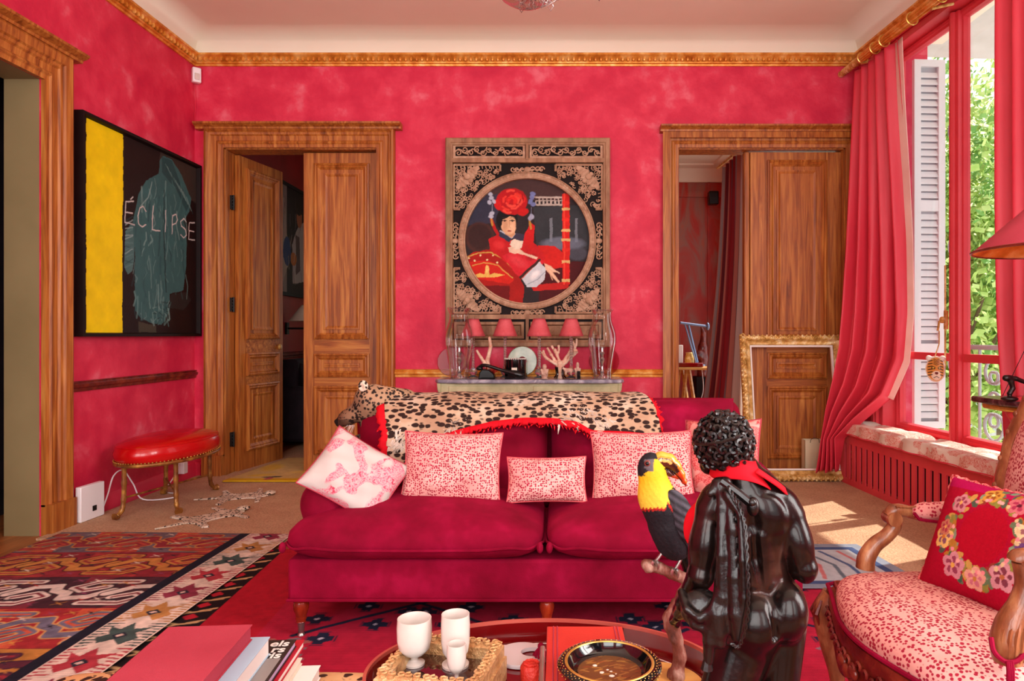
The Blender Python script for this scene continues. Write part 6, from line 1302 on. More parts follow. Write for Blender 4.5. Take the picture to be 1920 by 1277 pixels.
for k in range(28): a = rs.uniform(0, 6.3); cv.ell(cx_+math.cos(a)*.082, cy_+math.sin(a)*.088, .005, .005, rs.choice(['e08a90','d8c090','e8a8a0']))
cv.tone(.14, 90, 5, 2)
MF = facing((1.035, 1.60, .605), -1.28, .42, .02); Mn = np.array(MF)
def ff(x, y):
    u, v = 2*x/FW-1, 2*y/FH-1; d = ((1-np.abs(u)**3)*(1-np.abs(v)**3))**.62; px = u*FW/2*(1-.05*(1-v*v)*np.abs(u)**3); py = v*FH/2*(1-.06*(1-u*u)*np.abs(v)**3); L = np.stack([px, py, .055*d+.002], 0)
    return tuple(Mn[:3, :3] @ L+Mn[:3, 3:4])
cv.mesh('embroidered_front', ff, M_['needlepoint'], fc)
m = pillow_mb(FW, FH, .10); m.v = [(x, y, min(z, 0)) for x, y, z in m.v]; e = [MF @ Vector(q) for q in m.edge]; m.xf(MF); m.build('velvet_back', M_['velvet'], fc, ang=180)
m = MB(); n = len(e)
for ph in (0, PI): m.tube([Vector(e[k])+Vector((0, .004*math.cos(k*1.5+ph), .004*math.sin(k*1.5+ph))) for k in range(n)], .0042, 6, closed=True)
m.build('rope_piping', M_['toile_red'], fc)
# ================================================================ TRAY TABLE AND WHAT LIES ON IT
TX, TY, TA, TB, TZ = -.02, 1.285, .338, .228, .43
tb = thing('tray_table', 'oval dark red lacquer tray table in the foreground', 'coffee table', (TX, TY, .02))
m = MB(); m.lathe([(0, TZ-.014), (.9, TZ-.014), (.975, TZ-.01), (1.0, TZ+.04), (.985, TZ+.04), (.955, TZ+.0), (.93, TZ-.001), (0, TZ-.001)], (TX, TY, 0), 96, TA, TB, cap=False); m.build('tray', M_['lacquer_red'], tb, ang=30)
m = MB(); m.lathe([(.984, TZ+.0385), (.984, TZ+.046), (1.003, TZ+.046), (1.003, TZ+.0385)], (TX, TY, 0), 96, TA, TB, cap=False); m.build('rim', M_['lacquer_edge'], tb, ang=30)
m = MB(); m.lathe([(.905, TZ-.0008), (.905, TZ+.0004), (.912, TZ+.0004), (.912, TZ-.0008)], (TX, TY, 0), 96, TA, TB, cap=False); m.build('inlaid_line', M_['pages'], tb, smooth=False)
for sx in (-1, 1):
    for sy in (-1, 1): m = MB(); m.tube([(TX+sx*.21, TY+sy*.12, TZ-.012), (TX+sx*.22, TY+sy*.13, .022)], [.018, .013], 10); m.build('leg', M_['lacquer_red'], tb)
# gilt mirror tray
gt = thing('gilt_tray', 'square mirrored tray with a carved gilt rim holding the white goblets', 'tray', (-.232, 1.30, TZ)); MG = Matrix.Translation((-.212, 1.268, TZ+.0005)) @ Matrix.Rotation(-.2, 4, 'Z'); A, B, HT = .198, .182, .074
tg_ = lambda a, b, h: tuple(MG @ Vector((a, b, h)))
m = MB(); m.sweep(rect(-A/2, A/2, -B/2, B/2), [(0, 0), (.0, HT*.6), (.004, HT*.62), (.004, HT*.9), (.012, HT), (.024, HT*.9), (.027, HT*.6), (.027, 0)], tg_, closed=True); m.build('rim', M_['trim_gold'], gt, ang=40)
m = MB(); m.prism(rect(-A/2+.02, A/2-.02, -B/2+.02, B/2-.02), tg_, 0, .046); mm_ = m.build('mirror', mat('mirror', [(.3, '2a0c12'), (.7, '3a1018')], 3, .05, 0, coat=1, spec=.8), gt, smooth=False)
m = MB(); rs = random.Random(4)
for (a, b) in (((-1, -1), (1, -1)), ((1, -1), (1, 1)), ((1, 1), (-1, 1)), ((-1, 1), (-1, -1))):
    for i in range(11):
        t = (i+.5)/11; x = (a[0]+(b[0]-a[0])*t)*(A/2-.013); y = (a[1]+(b[1]-a[1])*t)*(B/2-.013); m.ell(tg_(x+rs.uniform(-.003, .003), y+rs.uniform(-.003, .003), HT*.97), (.008, .007, .005), 7, 5)
        th = rs.uniform(0, 6); m.tube([tg_(x+.009*math.cos(th+k*.9)*(1-k*.1), y+.008*math.sin(th+k*.9)*(1-k*.1), HT+.003) for k in range(7)], .0024, 5)
m.build('carved_leaves', M_['trim_gold'], gt)
def goblet(px, py, d, r, h, label, flare=1.0, foot=.6, stem=.18):
    x, y, _ = P(px, py, d); z = TZ+.047
    t = thing('white_goblet', label, 'goblet', (x, y, z)); b = h*stem
    pr = [(0, 0), (r*foot, 0), (r*foot, .004), (r*.28, .008), (r*.2, b*.6), (r*.26, b), (r*.62, b+h*.06), (r*.9, b+h*.18), (r*1.0, b+h*.36), (r*1.02, h*.8), (r*.98, h), (r*.93, h), (r*.94, h*.8), (r*.9, b+h*.36), (r*.7, b+h*.16), (0, b+h*.08)]
    m = MB(); m.lathe(pr, (x, y, z), 40, cap=False); m.build('cup', M_['ivory'], t, ang=50); return t
goblet(777, 1200, 1.30, .0325, .088, 'largest white goblet, nearest the left edge of the gilt tray')
goblet(854, 1200, 1.295, .0268, .098, 'tall straight white goblet behind the smallest one', foot=.95, stem=.1)
goblet(856, 1200, 1.232, .0172, .070, 'smallest white goblet, at the front of the gilt tray', foot=.7, stem=.24)
t = thing('ring_disc', 'flat white disc with an off-centre hole lying in the red tray', 'disc', (-.078, 1.43, TZ)); m = MB(); N = 64; vs = []
for k in range(N):
    a = 2*PI*k/N; ox, oy = .056*math.cos(a), .054*math.sin(a); ix, iy = .022+.024*math.cos(a), .008+.020*math.sin(a)
    for (x, y, z) in ((ox*.98, oy*.98, 0), (ox, oy, .004), (ox*.97, oy*.97, .008), (ix*1.02+.0, iy, .008), (ix, iy, .004), (ix, iy, 0)): vs.append((-.072+x, 1.425+y, TZ+.001+z))
m.grid(vs, N, 6, True, True); m.build('disc', M_['white_disc'], t, ang=50)
m = MB()
for k in range(9): a = k*.35-1.4; m.tube(spline([(-.033, 1.424, TZ+.024), (-.033+.016*math.sin(a)*.6, 1.424-.014, TZ+.02), (-.030+.018*math.sin(a), 1.418-.024*abs(math.cos(a)), TZ+.012)], 4), .0022, 5)
m.ell((-.032, 1.426, TZ+.024), .007); tag(m.build('tassel', M_['velvet']), 'small crimson silk tassel lying on the white disc beside the red book', 'tassel')
bk_ = thing('red_album', 'large red bound album lying flat in the tray under the bowl', 'book', (.063, 1.335, TZ)); m = MB(); m.bx(-.016, .142, 1.19, 1.472, TZ+.001, TZ+.006); m.bx(-.016, .142, 1.19, 1.472, TZ+.040, TZ+.046); m.bx(-.020, -.012, 1.19, 1.472, TZ+.001, TZ+.046); m.build('cover', M_['book_red'], bk_, bevel=.002)
m = MB(); m.bx(-.012, .138, 1.195, 1.468, TZ+.006, TZ+.040); m.build('pages', M_['pages'], bk_, smooth=False)
m = MB()
for x in (-.006, .002, .124, .131): m.tube([(x, 1.192, TZ+.046), (x, 1.470, TZ+.046)], .0016, 5)
m.build('tooled_lines', M_['cloth_red'], bk_)
bw = thing('lacquer_bowl', 'round black and gold lacquer bowl with a brown painted centre on the album', 'bowl', (.096, 1.235, TZ+.047)); m = MB(); z = TZ+.0465
m.lathe([(0, 0), (.062, 0), (.08, .010), (.092, .026), (.094, .034), (.088, .038), (.075, .0375), (.073, .034), (.067, .024), (.062, .020), (0, .019)], (.096, 1.235, z), 72, cap=False); m.build('body', M_['black_lacquer'], bw, ang=50)
m = MB(); m.lathe([(.0755, .0378), (.0765, .0392), (.0795, .0394), (.0808, .0380)], (.096, 1.235, z), 72, cap=False); m.build('gold_band', M_['bright_gold'], bw); m = MB()
for j, r in enumerate((.0855, .0885, .0915, .0935)):
    for k in range(52): a = 2*PI*(k+.5*(j % 2))/52; m.ell((.096+r*math.cos(a), 1.235+r*math.sin(a), z+(.0380, .0370, .0350, .029)[j]), .0011, 5, 4)
m.build('gold_dots', M_['gold'], bw)
cv = Cv(.118, .118, .0012, '6a4020'); rs = random.Random(6)
for k in range(130): x, y = rs.uniform(0, .118), rs.uniform(0, .118); a = rs.uniform(-.5, .8); cv.line([(x, y), (x+.014*math.cos(a), y+.014*math.sin(a))], rs.uniform(.001, .004), rs.choice(['9a6a34','b8843c','4a2414','7c4c24','8a3c20']), .7)
for x, y, r in ((.034, .078, .004), (.045, .052, .004), (.062, .04, .0045), (.056, .062, .002), (.062, .056, .002), (.07, .047, .0015)): cv.ell(x, y, r, r, 'ece0d0')
cv.mesh('painted_centre', lambda x, y: (.096-.059+x, 1.235-.059+y, z+.0202+0*x), M_['print'], bw, keepmask=lambda X, Y: np.hypot(X-.059, Y-.059) < .058)
m = MB(); m.lathe([(0, 0), (.08, 0), (.087, .005), (.085, .011), (.079, .009), (0, .008)], (.196, 1.30, TZ+.0005), 56, cap=False); tag(m.build('wooden_plate', M_['light_wood'], ang=40), 'round pale wooden plate under the branch at the right of the tray', 'plate')
t = thing('red_box', 'small round carved red lacquer box beside the album', 'box', (-.047, 1.33, TZ)); m = MB(); m.lathe([(0, 0), (.020, 0), (.022, .006), (.022, .03), (.018, .036), (0, .038)], (-.048, 1.325, TZ), 24, cap=False)
m.build('body', M_['coral_red'], t, ang=50); m = MB()
for k in range(9): m.tube([(-.048+.016*math.cos(k*.7+q*.4)*(1-q*.1), 1.325+.016*math.sin(k*.7+q*.4)*(1-q*.1), TZ+.0375) for q in range(5)], .0016, 5)
m.build('carved_lid', M_['coral_red'], t)
m = MB(); m.tube([(-.027, 1.225, TZ+.045), (-.027, 1.36, TZ+.05)], .0055, 10); t = m.build('magnifier_handle', M_['silver']); tag(t, 'silver and black rod lying along the spine of the red album', 'rod')
# ================================================================ OTTOMAN AND BOOKS
ot = thing('ottoman', 'low ottoman covered in leopard print fabric under the stack of books', 'ottoman', (-.80, 1.28, .02)); m = sup(-.79, 1.28, .222, .415, .385, .082, 12, 7, .0, 96, 20, .002); m.build('cushion', M_['leopard_cloth'], ot, ang=180)
for x, y in ((-1.1, 1.0), (-.5, 1.0), (-1.1, 1.56), (-.5, 1.56)): m = MB(); m.tube([(x, y, .17), (x, y, .022)], [.025, .017], 10); m.build('leg', M_['mahogany'], ot)
def book(xr, yf, w, dep, zt, th, mt, label, name='book', cover=True, pages='right', grp=None):
    M = Matrix.Translation((xr, yf, zt-th)) @ Matrix.Rotation(math.radians(4.2), 4, 'Z'); t = thing(name, label, 'book', (xr-w/2, yf-dep/2, zt-th))
    m = MB(); c = .0025; m.bx(-w, 0, -dep, 0, 0, c); m.bx(-w, 0, -dep, 0, th-c, th)
    m.bx(-w, -w+c, -dep, 0, 0, th); m.xf(M); m.build('cover', M_[mt], t, smooth=False, bevel=.0008); m = MB(); m.bx(-w+c, -.003, -dep+.003, -.003, c, th-c); m.xf(M); m.build('pages', M_[pages], t, smooth=False); return t, M
book(-.548, 1.588, .25, .29, .336, .030, 'pages', 'white book at the bottom of the stack on the ottoman', pages='pages')
book(-.592, 1.592, .22, .28, .352, .0155, 'paper_cream', 'thin cream book second from the bottom of the stack', pages='paper_cream')
book(-.606, 1.645, .22, .31, .370, .0175, 'paper_crimson', 'crimson covered book in the middle of the stack', pages='pages')
bt, Mb = book(-.611, 1.606, .24, .29, .388, .0175, 'paper_black', 'black and grey book with white lettering under the light blue book', pages='paper_lilac')
book(-.641, 1.530, .24, .27, .428, .0395, 'paper_blue', 'light blue book directly under the big red book', pages='pages')
t, M = book(-.673, 1.512, .180, .285, .463, .0345, 'cloth_red', 'big plain red cloth book on top of the stack', pages='cloth_red')
m = MB(); m.bx(-.235, -.006, -.284, -.095, .0174, .0181); m.xf(Mb); m.build('grey_photograph', M_['paper_grey'], bt, smooth=False)
def text(s, size, M, mt, parent, name='lettering', off=.0008, align='RIGHT'):
    cu_ = bpy.data.curves.new('tmp', 'FONT'); cu_.body = s; cu_.size = size; cu_.extrude = .0002; cu_.offset = off; cu_.align_x = align
    o = bpy.data.objects.new('tmp', cu_); COL.objects.link(o); bpy.context.view_layer.update(); me = bpy.data.meshes.new_from_object(o.evaluated_get(bpy.context.evaluated_depsgraph_get())); bpy.data.objects.remove(o)
    me.transform(PM[parent.name].inverted() @ M); me.materials.clear(); me.materials.append(mt); r = bpy.data.objects.new(name, me); COL.objects.link(r); r.parent = parent; PM[r.name] = PM[parent.name]
for s, y in (('els', -.036), ('rs', -.066), ('ris', -.094)): text(s, .040, Mb @ Matrix.Translation((-.008, y, .0186)), M_['pages'], bt)
# ================================================================ BRONZE STATUE (seen from behind)
sb = thing('bronze_statue', 'dark bronze statue of a nude curly-haired man seen from behind, right foreground', 'statue', (.27, 1.03, .02)); q = lambda x, y, d=0: P(x, y, 1.0+d)
s_ = Sdf()
s_.ell(q(1408, 975, .035), (.060, .040, .080), (0, .08, 0)); s_.cap(q(1362, 945, .034), q(1456, 952, .034), .026, .026, .022); s_.cap(q(1392, 880, .03), q(1404, 940, .03), .024, .032, .02)
s_.cap(q(1396, 902, .026), q(1358, 936, .03), .014, .020, .014); s_.cap(q(1402, 902, .026), q(1456, 940, .03), .014, .020, .014)
s_.ell(q(1454, 985, .028), (.024, .030, .050), (0, .35, 0), .012); s_.ell(q(1368, 992, .028), (.024, .030, .055), (0, -.15, 0), .012)
s_.ell(q(1418, 1058, .035), (.046, .036, .06), (0, 0, 0), .02); s_.ell(q(1438, 1122, .036), (.058, .040, .040), (0, .12, 0), .02)
s_.ell(q(1376, 962, -.001), (.024, .010, .028), (0, .3, 0), .008); s_.ell(q(1443, 966, -.001), (.024, .010, .028), (0, -.35, 0), .008)
s_.cap(q(1402, 1005, .002), q(1410, 1090, .006), .010, .011, .008); s_.cap(q(1428, 1005, .002), q(1434, 1090, .006), .010, .011, .008)
s_.ell(q(1415, 1168, .004), (.042, .036, .044), (0, .15, 0), .008); s_.ell(q(1474, 1148, .006), (.031, .034, .043), (0, .05, 0), .008)
s_.cap(q(1396, 1190, .03), q(1352, 1330, .015), .046, .036, .012); s_.cap(q(1468, 1175, .035), q(1455, 1330, .03), .034, .028, .01)
s_.cap(q(1352, 1330, .015), q(1358, 1395, .02), .034, .031, .02); s_.ell(q(1358, 1440, .012), (.029, .031, .045), k=.02); s_.cap(q(1358, 1395, .02), q(1372, 1560, .02), .027, .017, .02)
s_.cap(q(1455, 1330, .03), q(1468, 1400, .035), .028, .026, .02); s_.ell(q(1470, 1440, .03), (.026, .029, .042), k=.02); s_.cap(q(1468, 1400, .035), q(1492, 1560, .04), .025, .016, .02)
for x, d in ((1374, .02), (1494, .045)): s_.cap(q(x, 1570, d), q(x-6, 1580, d+.07), .016, .012, .01)
s_.ell(q(1340, 946, .028), (.025, .027, .034), (0, .2, 0), .006); s_.cap(q(1332, 955, .026), q(1314, 1078, .018), .0225, .0185, .005); s_.ell(q(1322, 1020, .022), (.0245, .026, .045), (0, .14, 0), .006)
s_.cap(q(1313, 1080, .018), q(1286, 1132, .045), .020, .015, .006); s_.cap(q(1286, 1132, .045), q(1276, 1146, .07), .015, .013, .006)
for k in range(4): s_.path([q(1278-k*3, 1146+k*4, .082-k*.002), q(1268-k*2, 1150+k*5, .098), q(1272-k, 1158+k*5, .106)], [.0062, .0055, .0048], .004)
s_.path([q(1286, 1142, .078), q(1290, 1150, .098)], [.0068, .0055], .004)
s_.ell(q(1472, 958, .028), (.025, .027, .034), (0, -.25, 0), .006); s_.cap(q(1480, 968, .024), q(1505, 1062, .016), .023, .0195, .005); s_.ell(q(1492, 1015, .020), (.0245, .026, .042), (0, -.22, 0), .006)
s_.cap(q(1508, 1066, .016), q(1482, 1064, .09), .019, .015, .006); s_.ell(q(1511, 1076, .012), (.012, .010, .014), k=.006); s_.cap(q(1482, 1064, .09), q(1470, 1062, .14), .015, .012, .008)
for k in range(4): s_.path([q(1474-k*4, 1062+k*2, .142), q(1470-k*5, 1066+k*2, .167), q(1472-k*5, 1074+k*2, .174)], [.0062, .0055, .0048], .004)
s_.path([q(1462, 1058, .138), q(1452, 1062, .155)], [.0068, .0055], .004)
s_.cap(q(1390, 892, .03), q(1370, 850, .03), .024, .023, .012)
s_.ell(q(1358, 830, .026), (.036, .040, .040), (0, -.3, 0), .012); s_.cap(q(1340, 850, .045), q(1330, 872, .055), .024, .015, .012); s_.ell(q(1313, 846, .068), (.008, .012, .012), (0, 0, 0), .006); s_.ell(q(1322, 872, .068), (.009, .006, .004), k=.004)
s_.ell(q(1395, 834, .03), (.008, .010, .014), k=.004)
for x, y in ((1316, 832), (1338, 838)): s_.ell(q(x, y, .069), (.006, .006, .004), k=.003, sub=True)
s_.path([q(1403, 925, -.014), q(1414, 985, -.012), q(1418, 1050, -.006), q(1430, 1108, -.008)], [.004, .006, .006, .004], .014, sub=True)
s_.path([q(1446, 1122, -.014), q(1452, 1150, -.026), q(1455, 1196, -.024)], [.003, .005, .006], .008, sub=True)
s_.build('body', M_['bronze'], .0024, sb)
m = MB(); rs = random.Random(11); c0 = Vector(q(1357, 830, .026))
for k in range(165):
    zz = 1-2*(k+.5)/165; a = k*2.39996; r = math.sqrt(1-zz*zz); d = Vector((r*math.cos(a), r*math.sin(a), zz)); d2 = Matrix.Rotation(-.3, 3, 'Y') @ d
    if d.y > .45 and d.z < .55: continue
    if d.z < -.62: continue
    p = c0+Vector((d2.x*.0375, d2.y*.0415, d2.z*.0415)); u = d2.orthogonal().normalized(); w = d2.cross(u); ph = rs.uniform(0, 6); rr = rs.uniform(.005, .0078)
    m.tube([p+u*rr*(1-t*.07)*math.cos(ph+t*.8)+w*rr*(1-t*.07)*math.sin(ph+t*.8)+d2*(.001*t) for t in range(9)], [.0034]*6+[.003, .0026, .002], 6)
m.tube([c0+Matrix.Rotation(-.3, 3, 'Y') @ Vector((.0425*math.cos(a*.2618), .0465*math.sin(a*.2618), .012)) for a in range(24)], .0026, 6, closed=True); m.build('curly_hair', M_['bronze_dark'], sb)
d_ = Sdf()
d_.path([q(1332, 925, -.012), q(1346, 908, -.006), q(1360, 906, -.008), q(1366, 930, -.022), q(1372, 990, -.034), q(1376, 1080, -.040), q(1380, 1150, -.044), q(1382, 1195, -.044)], [.006, .009, .009, .008, .008, .009, .011, .008], .005)
d_.path([q(1350, 905, -.010), q(1352, 950, -.024), q(1352, 1040, -.034), q(1354, 1120, -.036), q(1352, 1185, -.036)], [.007, .006, .007, .008, .008], .004)
d_.path([q(1362, 925, -.026), q(1388, 965, -.042), q(1393, 1050, -.052), q(1396, 1120, -.052), q(1384, 1200, -.050)], [.005, .005, .006, .007, .005], .004)
d_.ell(q(1370, 1100, -.026), (.024, .010, .085), (0, .05, 0), .008); d_.path([q(1362, 960, -.02), q(1363, 1060, -.034), q(1366, 1180, -.038)], [.004, .006, .006], .004)
d_.ell(q(1314, 1140, -.005), (.030, .020, .028), (0, -.3, 0), .010); d_.path([q(1278, 1110, .0), q(1288, 1142, -.022), q(1312, 1160, -.032), q(1336, 1140, -.034), q(1346, 1110, -.034)], .006, .004)
d_.path([q(1284, 1128, -.01), q(1302, 1170, -.024), q(1334, 1185, -.030)], .007, .005); d_.path([q(1336, 1160, -.030), q(1330, 1200, -.030), q(1328, 1240, -.028)], [.012, .009, .007], .006); d_.path([q(1346, 1150, -.034), q(1350, 1205, -.034)], [.014, .009], .006)
d_.build('drapery', M_['bronze_dark'], .0026, sb)
m = MB(); pts = spline([q(1364, 912, -.028), q(1384, 945, -.045), q(1397, 985, -.056), q(1401, 1050, -.064), q(1403, 1110, -.066), q(1400, 1165, -.064), q(1386, 1212, -.062), q(1372, 1208, -.062)], 12)
for ph in (0, PI): m.tube([Vector(p)+Vector((.0016*math.cos(k*.9+ph), 0, .0016*math.sin(k*.9+ph))) for k, p in enumerate(pts)], .0018, 6)
m.tube(spline([q(1352, 902, -.014), q(1380, 922, -.022), q(1405, 942, -.028)], 6), .0065, 8); m.ell(q(1412, 950, -.028), (.009, .008, .014)); m.ell(q(1410, 942, -.03), (.007, .007, .007))
m.tube([q(1326, 1238, -.028), q(1325, 1255, -.028)], [.006, .009], 8); m.build('strap', M_['bronze_dark'], sb)
m = MB(); m.lathe([(0, .02), (.13, .02), (.135, .04), (.12, .06), (.11, .33), (.125, .345), (.125, .355), (0, .355)], (.285, 1.04, 0), 32, cap=False); m.build('pedestal', M_['marble_dark'], sb, ang=40)
# red scarf
rsf = thing('red_scarf', 'bright red felt collar wrapped round the neck of the bronze statue', 'scarf', q(1390, 900, .03)); m = MB(); n = 56; vs = []
cA, cB = Vector(q(1372, 852, .030)), Vector(q(1388, 896, .030))
for j, (t, rx, ry) in enumerate([(0, .035, .038), (.3, .036, .040), (.7, .040, .043), (1.0, .047, .047), (1.06, .046, .046)]):
    for k in range(n):
        a = 2*PI*k/n; c = cA.lerp(cB, t); e = Matrix.Rotation(.22, 3, 'Y') @ Vector((rx*math.cos(a), ry*math.sin(a), .0)); vs.append(tuple(c+e+Vector((0, 0, -.006*math.cos(2*a)*t))))
m.grid(vs, 5, n, False, True); o = m.build('collar', M_['felt_red'], rsf, ang=180); sd = o.modifiers.new('s', 'SOLIDIFY'); sd.thickness = .0025
sh = lambda pts, nm: None
m = MB(); a0 = [q(1418, 884, -.014), q(1440, 898, -.012), q(1460, 912, -.004), q(1480, 930, .012)]; b0 = [q(1422, 880, .03), q(1444, 896, .03), q(1464, 910, .035), q(1484, 930, .045)]
aa, bb = spline(a0, 5), spline(b0, 5); m.grid([v for x, y in zip(aa, bb) for v in (x, tuple((Vector(x)+Vector(y))/2+Vector((.002, 0, .003))), y)], len(aa), 3); o = m.build('collar_end', M_['felt_red'], rsf, ang=180); sd = o.modifiers.new('s', 'SOLIDIFY'); sd.thickness = .0025
s2 = Sdf(); s2.ell(q(1316, 990, .105), (.030, .012, .036), (0, .25, 0)); s2.cap(q(1340, 930, .10), q(1322, 970, .105), .016, .022, .02); s2.cap(q(1372, 890, .082), q(1342, 930, .10), .012, .016, .02); s2.build('hanging_end', M_['felt_red'], .0035, rsf)
# ================================================================ PERCH AND TOUCAN
D = 1.335; q = lambda x, y, d=0: P(x, y, D+d)
s_ = Sdf(); s_.path([(q(1266, 1285)[0], D-.01, TZ+.012), q(1270, 1262), q(1275, 1232), q(1270, 1200), q(1259, 1172), q(1256, 1155)], [.0175, .0135, .0125, .012, .0155, .012], .006); s_.path([q(1256, 1158), q(1268, 1130, .008), q(1288, 1095, .012), q(1304, 1080, .012)], [.012, .009, .010, .011], .006)
s_.path([q(1214, 1060), q(1235, 1064), q(1262, 1076), q(1290, 1088, .008), q(1304, 1082, .012)], [.0115, .0105, .0115, .0115, .011], .006); s_.ell(q(1264, 1168, -.01), .009, k=.005); s_.ell(q(1216, 1062, -.004), .013, k=.005); s_.ell(q(1262, 1200, -.008), .007, k=.005)
tag(s_.build('branch_perch', M_['bark'], .0028, disp=lambda X, Y, Z: .0022*n3(X, Y, Z*.5, 420, 2)+.0014*n3(X, Y, Z*.2, 1100, 3)), 'rough brown forked branch rising from the tray as a perch', 'branch')
tc = thing('toucan', 'stuffed toucan with a yellow breast and large orange bill on the branch', 'toucan', q(1250, 1050)); b = Sdf()
b.ell(q(1220, 874), (.024, .022, .027), (0, .2, 0)); b.ell(q(1225, 905), (.027, .028, .038), k=.02); b.ell(q(1232, 935), (.036, .036, .038), (0, .2, 0), .02); b.ell(q(1252, 985), (.038, .040, .052), (0, -.35, 0), .02); b.ell(q(1262, 1020), (.026, .028, .032), (0, -.3, 0), .02)
b.ell(q(1245, 948, -.0), (.030, .038, .030), k=.02); b.cap(q(1243, 1008, -.012), q(1245, 1030, -.008), .012, .007, .012); b.cap(q(1275, 1015, -.01), q(1279, 1040, -.006), .013, .007, .012)
def tcol(X, Y, Z):
    px, py = CX+X*F/Y, CY-(Z-H)*F/Y; n = len(X); c = np.tile(np.array(lin('17131a')), (n, 1)); edge = 953-.28*(px-1215)+1.2*np.sin(px*.9)+.8*np.sin(Y*900)
    edge = np.where(px > 1250, 938+1.5*(px-1250), edge+8*((px-1215)/30)); hood = (px < 1211+4*np.sin(py*.5)) & (py < 893) | (py < 861)
    rim = (py < edge+5) & (py > edge-2) & (px < 1262); yel = (py < edge) & (px < 1262-.25*np.abs(py-915)+2*np.sin(py)) & ~hood
    c[rim] = lin('a81c12'); g = np.clip((py-900)/60, 0, 1)[:, None]; yc = np.array(lin('d9ae16'))*(1-g)+np.array(lin('dcc444'))*g; c[yel] = yc[yel]
    fc_ = (py < 884) & (py > 858) & (px > 1208) & (px < 1226) & ~hood; c[fc_] = lin('5d5458'); return c
b.build('body', M_['feather'], .0024, tc, color=tcol, disp=lambda X, Y, Z: .0006*n3(X, Y, Z, 900, 4)+.0006*n3(X*2.5, Y, Z*.4, 900, 5))
for sy, nm in ((-1, ''), (1, '')):
    w = Sdf(); w.ell(q(1277, 965, sy*.028), (.024, .014, .052), (0, -.42, 0)); w.cap(q(1284, 985, sy*.026), q(1300, 1035, sy*.016), .017, .006, .015)
    for k in range(5): w.path([q(1264+k*5, 945+k*5, sy*(.038-.001*k)), q(1280+k*5, 990+k*5, sy*.036)], [.004, .003], .003)
    def wcol(X, Y, Z):
        v = .5+.5*np.sin(Z*420+X*260); return np.array(lin('1a171d'))*(1-v[:, None])+np.array(lin('4c4852'))*v[:, None]
    w.build('wing', M_['feather'], .0024, tc, color=wcol, disp=lambda X, Y, Z: .0007*n3(X*2.5, Y, Z*.4, 900, 5))
tl = Sdf(); tl.path([q(1283, 1035, .01), q(1296, 1075, .02), q(1304, 1120, .03)], [.014, .014, .010], .01); tl.build('tail', M_['black_plastic'], .003, tc)
bl = Sdf(); bp_ = [q(1226, 868), q(1240, 862), q(1254, 864), q(1266, 874), q(1276, 889), q(1283, 903), q(1286, 911)]; bl.path(bp_, [.0150, .0155, .0140, .0110, .0080, .0045, .0015], .006); bl.path([q(1228, 880), q(1250, 886), q(1270, 897)], [.009, .006, .002], .006)
def bcol(X, Y, Z):
    px, py = CX+X*F/Y, CY-(Z-H)*F/Y; n = len(X); c = np.tile(np.array(lin('d9861c')), (n, 1)); C_ = [(1226, 868), (1240, 862), (1254, 864), (1266, 874), (1276, 889), (1283, 903), (1286, 911)]
    top = np.full(n, 9.); tpar = np.zeros(n)
    best = np.full(n, 1e9); sgn = np.zeros(n)
    for i in range(6):
        (x0, y0), (x1, y1) = C_[i], C_[i+1]; L = (x1-x0)**2+(y1-y0)**2; t = np.clip(((px-x0)*(x1-x0)+(py-y0)*(y1-y0))/L, 0, 1); d = np.hypot(px-x0-t*(x1-x0), py-y0-t*(y1-y0)); k = d < best
        s3 = (px-x0)*(y1-y0)-(py-y0)*(x1-x0); best = np.where(k, d, best); sgn = np.where(k, np.sign(s3)*d, sgn); tpar = np.where(k, (i+t)/6, tpar)
    c[(sgn < 3.5) & (tpar > .08)] = lin('3a1a12'); c[(tpar > .12) & (tpar < .42) & (sgn > -6.5) & (sgn < 1.5)] = lin('e3a65c'); c[(sgn < -4) & (tpar > .05)] = lin('54261a')
    c[(tpar > .62)] = lin('c03818'); c[(tpar > .55) & (sgn > 2.2)] = lin('e0701c'); c[tpar > .93] = lin('8a2a1c'); c[tpar < .06] = lin('15100f'); c[(sgn > 7.0) & (tpar < .8)] = lin('e0a23a'); return c
bl.build('bill', M_['bill'], .0015, tc, color=bcol)
m = MB(); m.tube([q(1234, 877, -.0135), q(1252, 880, -.0125), q(1268, 890, -.009), q(1279, 903, -.004)], .0008, 5)
for k in range(9): m.tube([q(1238+k*4, 878.5+k*k*.12, -.0135+.0006*k), q(1239.5+k*4, 881+k*k*.12, -.0135+.0006*k)], .0006, 4)
m.build('bill_serration', M_['black_plastic'], tc); m = MB(); m.ell(q(1214, 869, -.020), (.0062, .004, .0062), 14, 9); e = m.build('eye', mat('eye_ring', '7a3a34', rough=.3), tc); m = MB(); m.ell(q(1213.6, 869, -.0225), .0038, 12, 8); m.build('pupil', M_['black_plastic'], e)
for (x0, y0), (x1, y1) in (((1245, 1030), (1229, 1053)), ((1280, 1040), (1266, 1068))):
    m = MB(); m.tube([q(x0, y0, -.010), q((x0+x1)/2+1, (y0+y1)/2, -.011), q(x1, y1, -.009)], [.0038, .0032, .0036], 8)
    for dx, dd in ((-7, -.012), (5, -.013), (-4, .010), (7, .010)): m.tube(spline([q(x1, y1, -.008), q(x1+dx*.6, y1+1, -.004+dd*.7), q(x1+dx, y1+8, dd), q(x1+dx*.9, y1+16, dd*.7)], 4), [.0036]*5+[.0032]*4+[.0028, .002, .0018, .001], 6)
    m.build('leg', M_['steel'], tc)
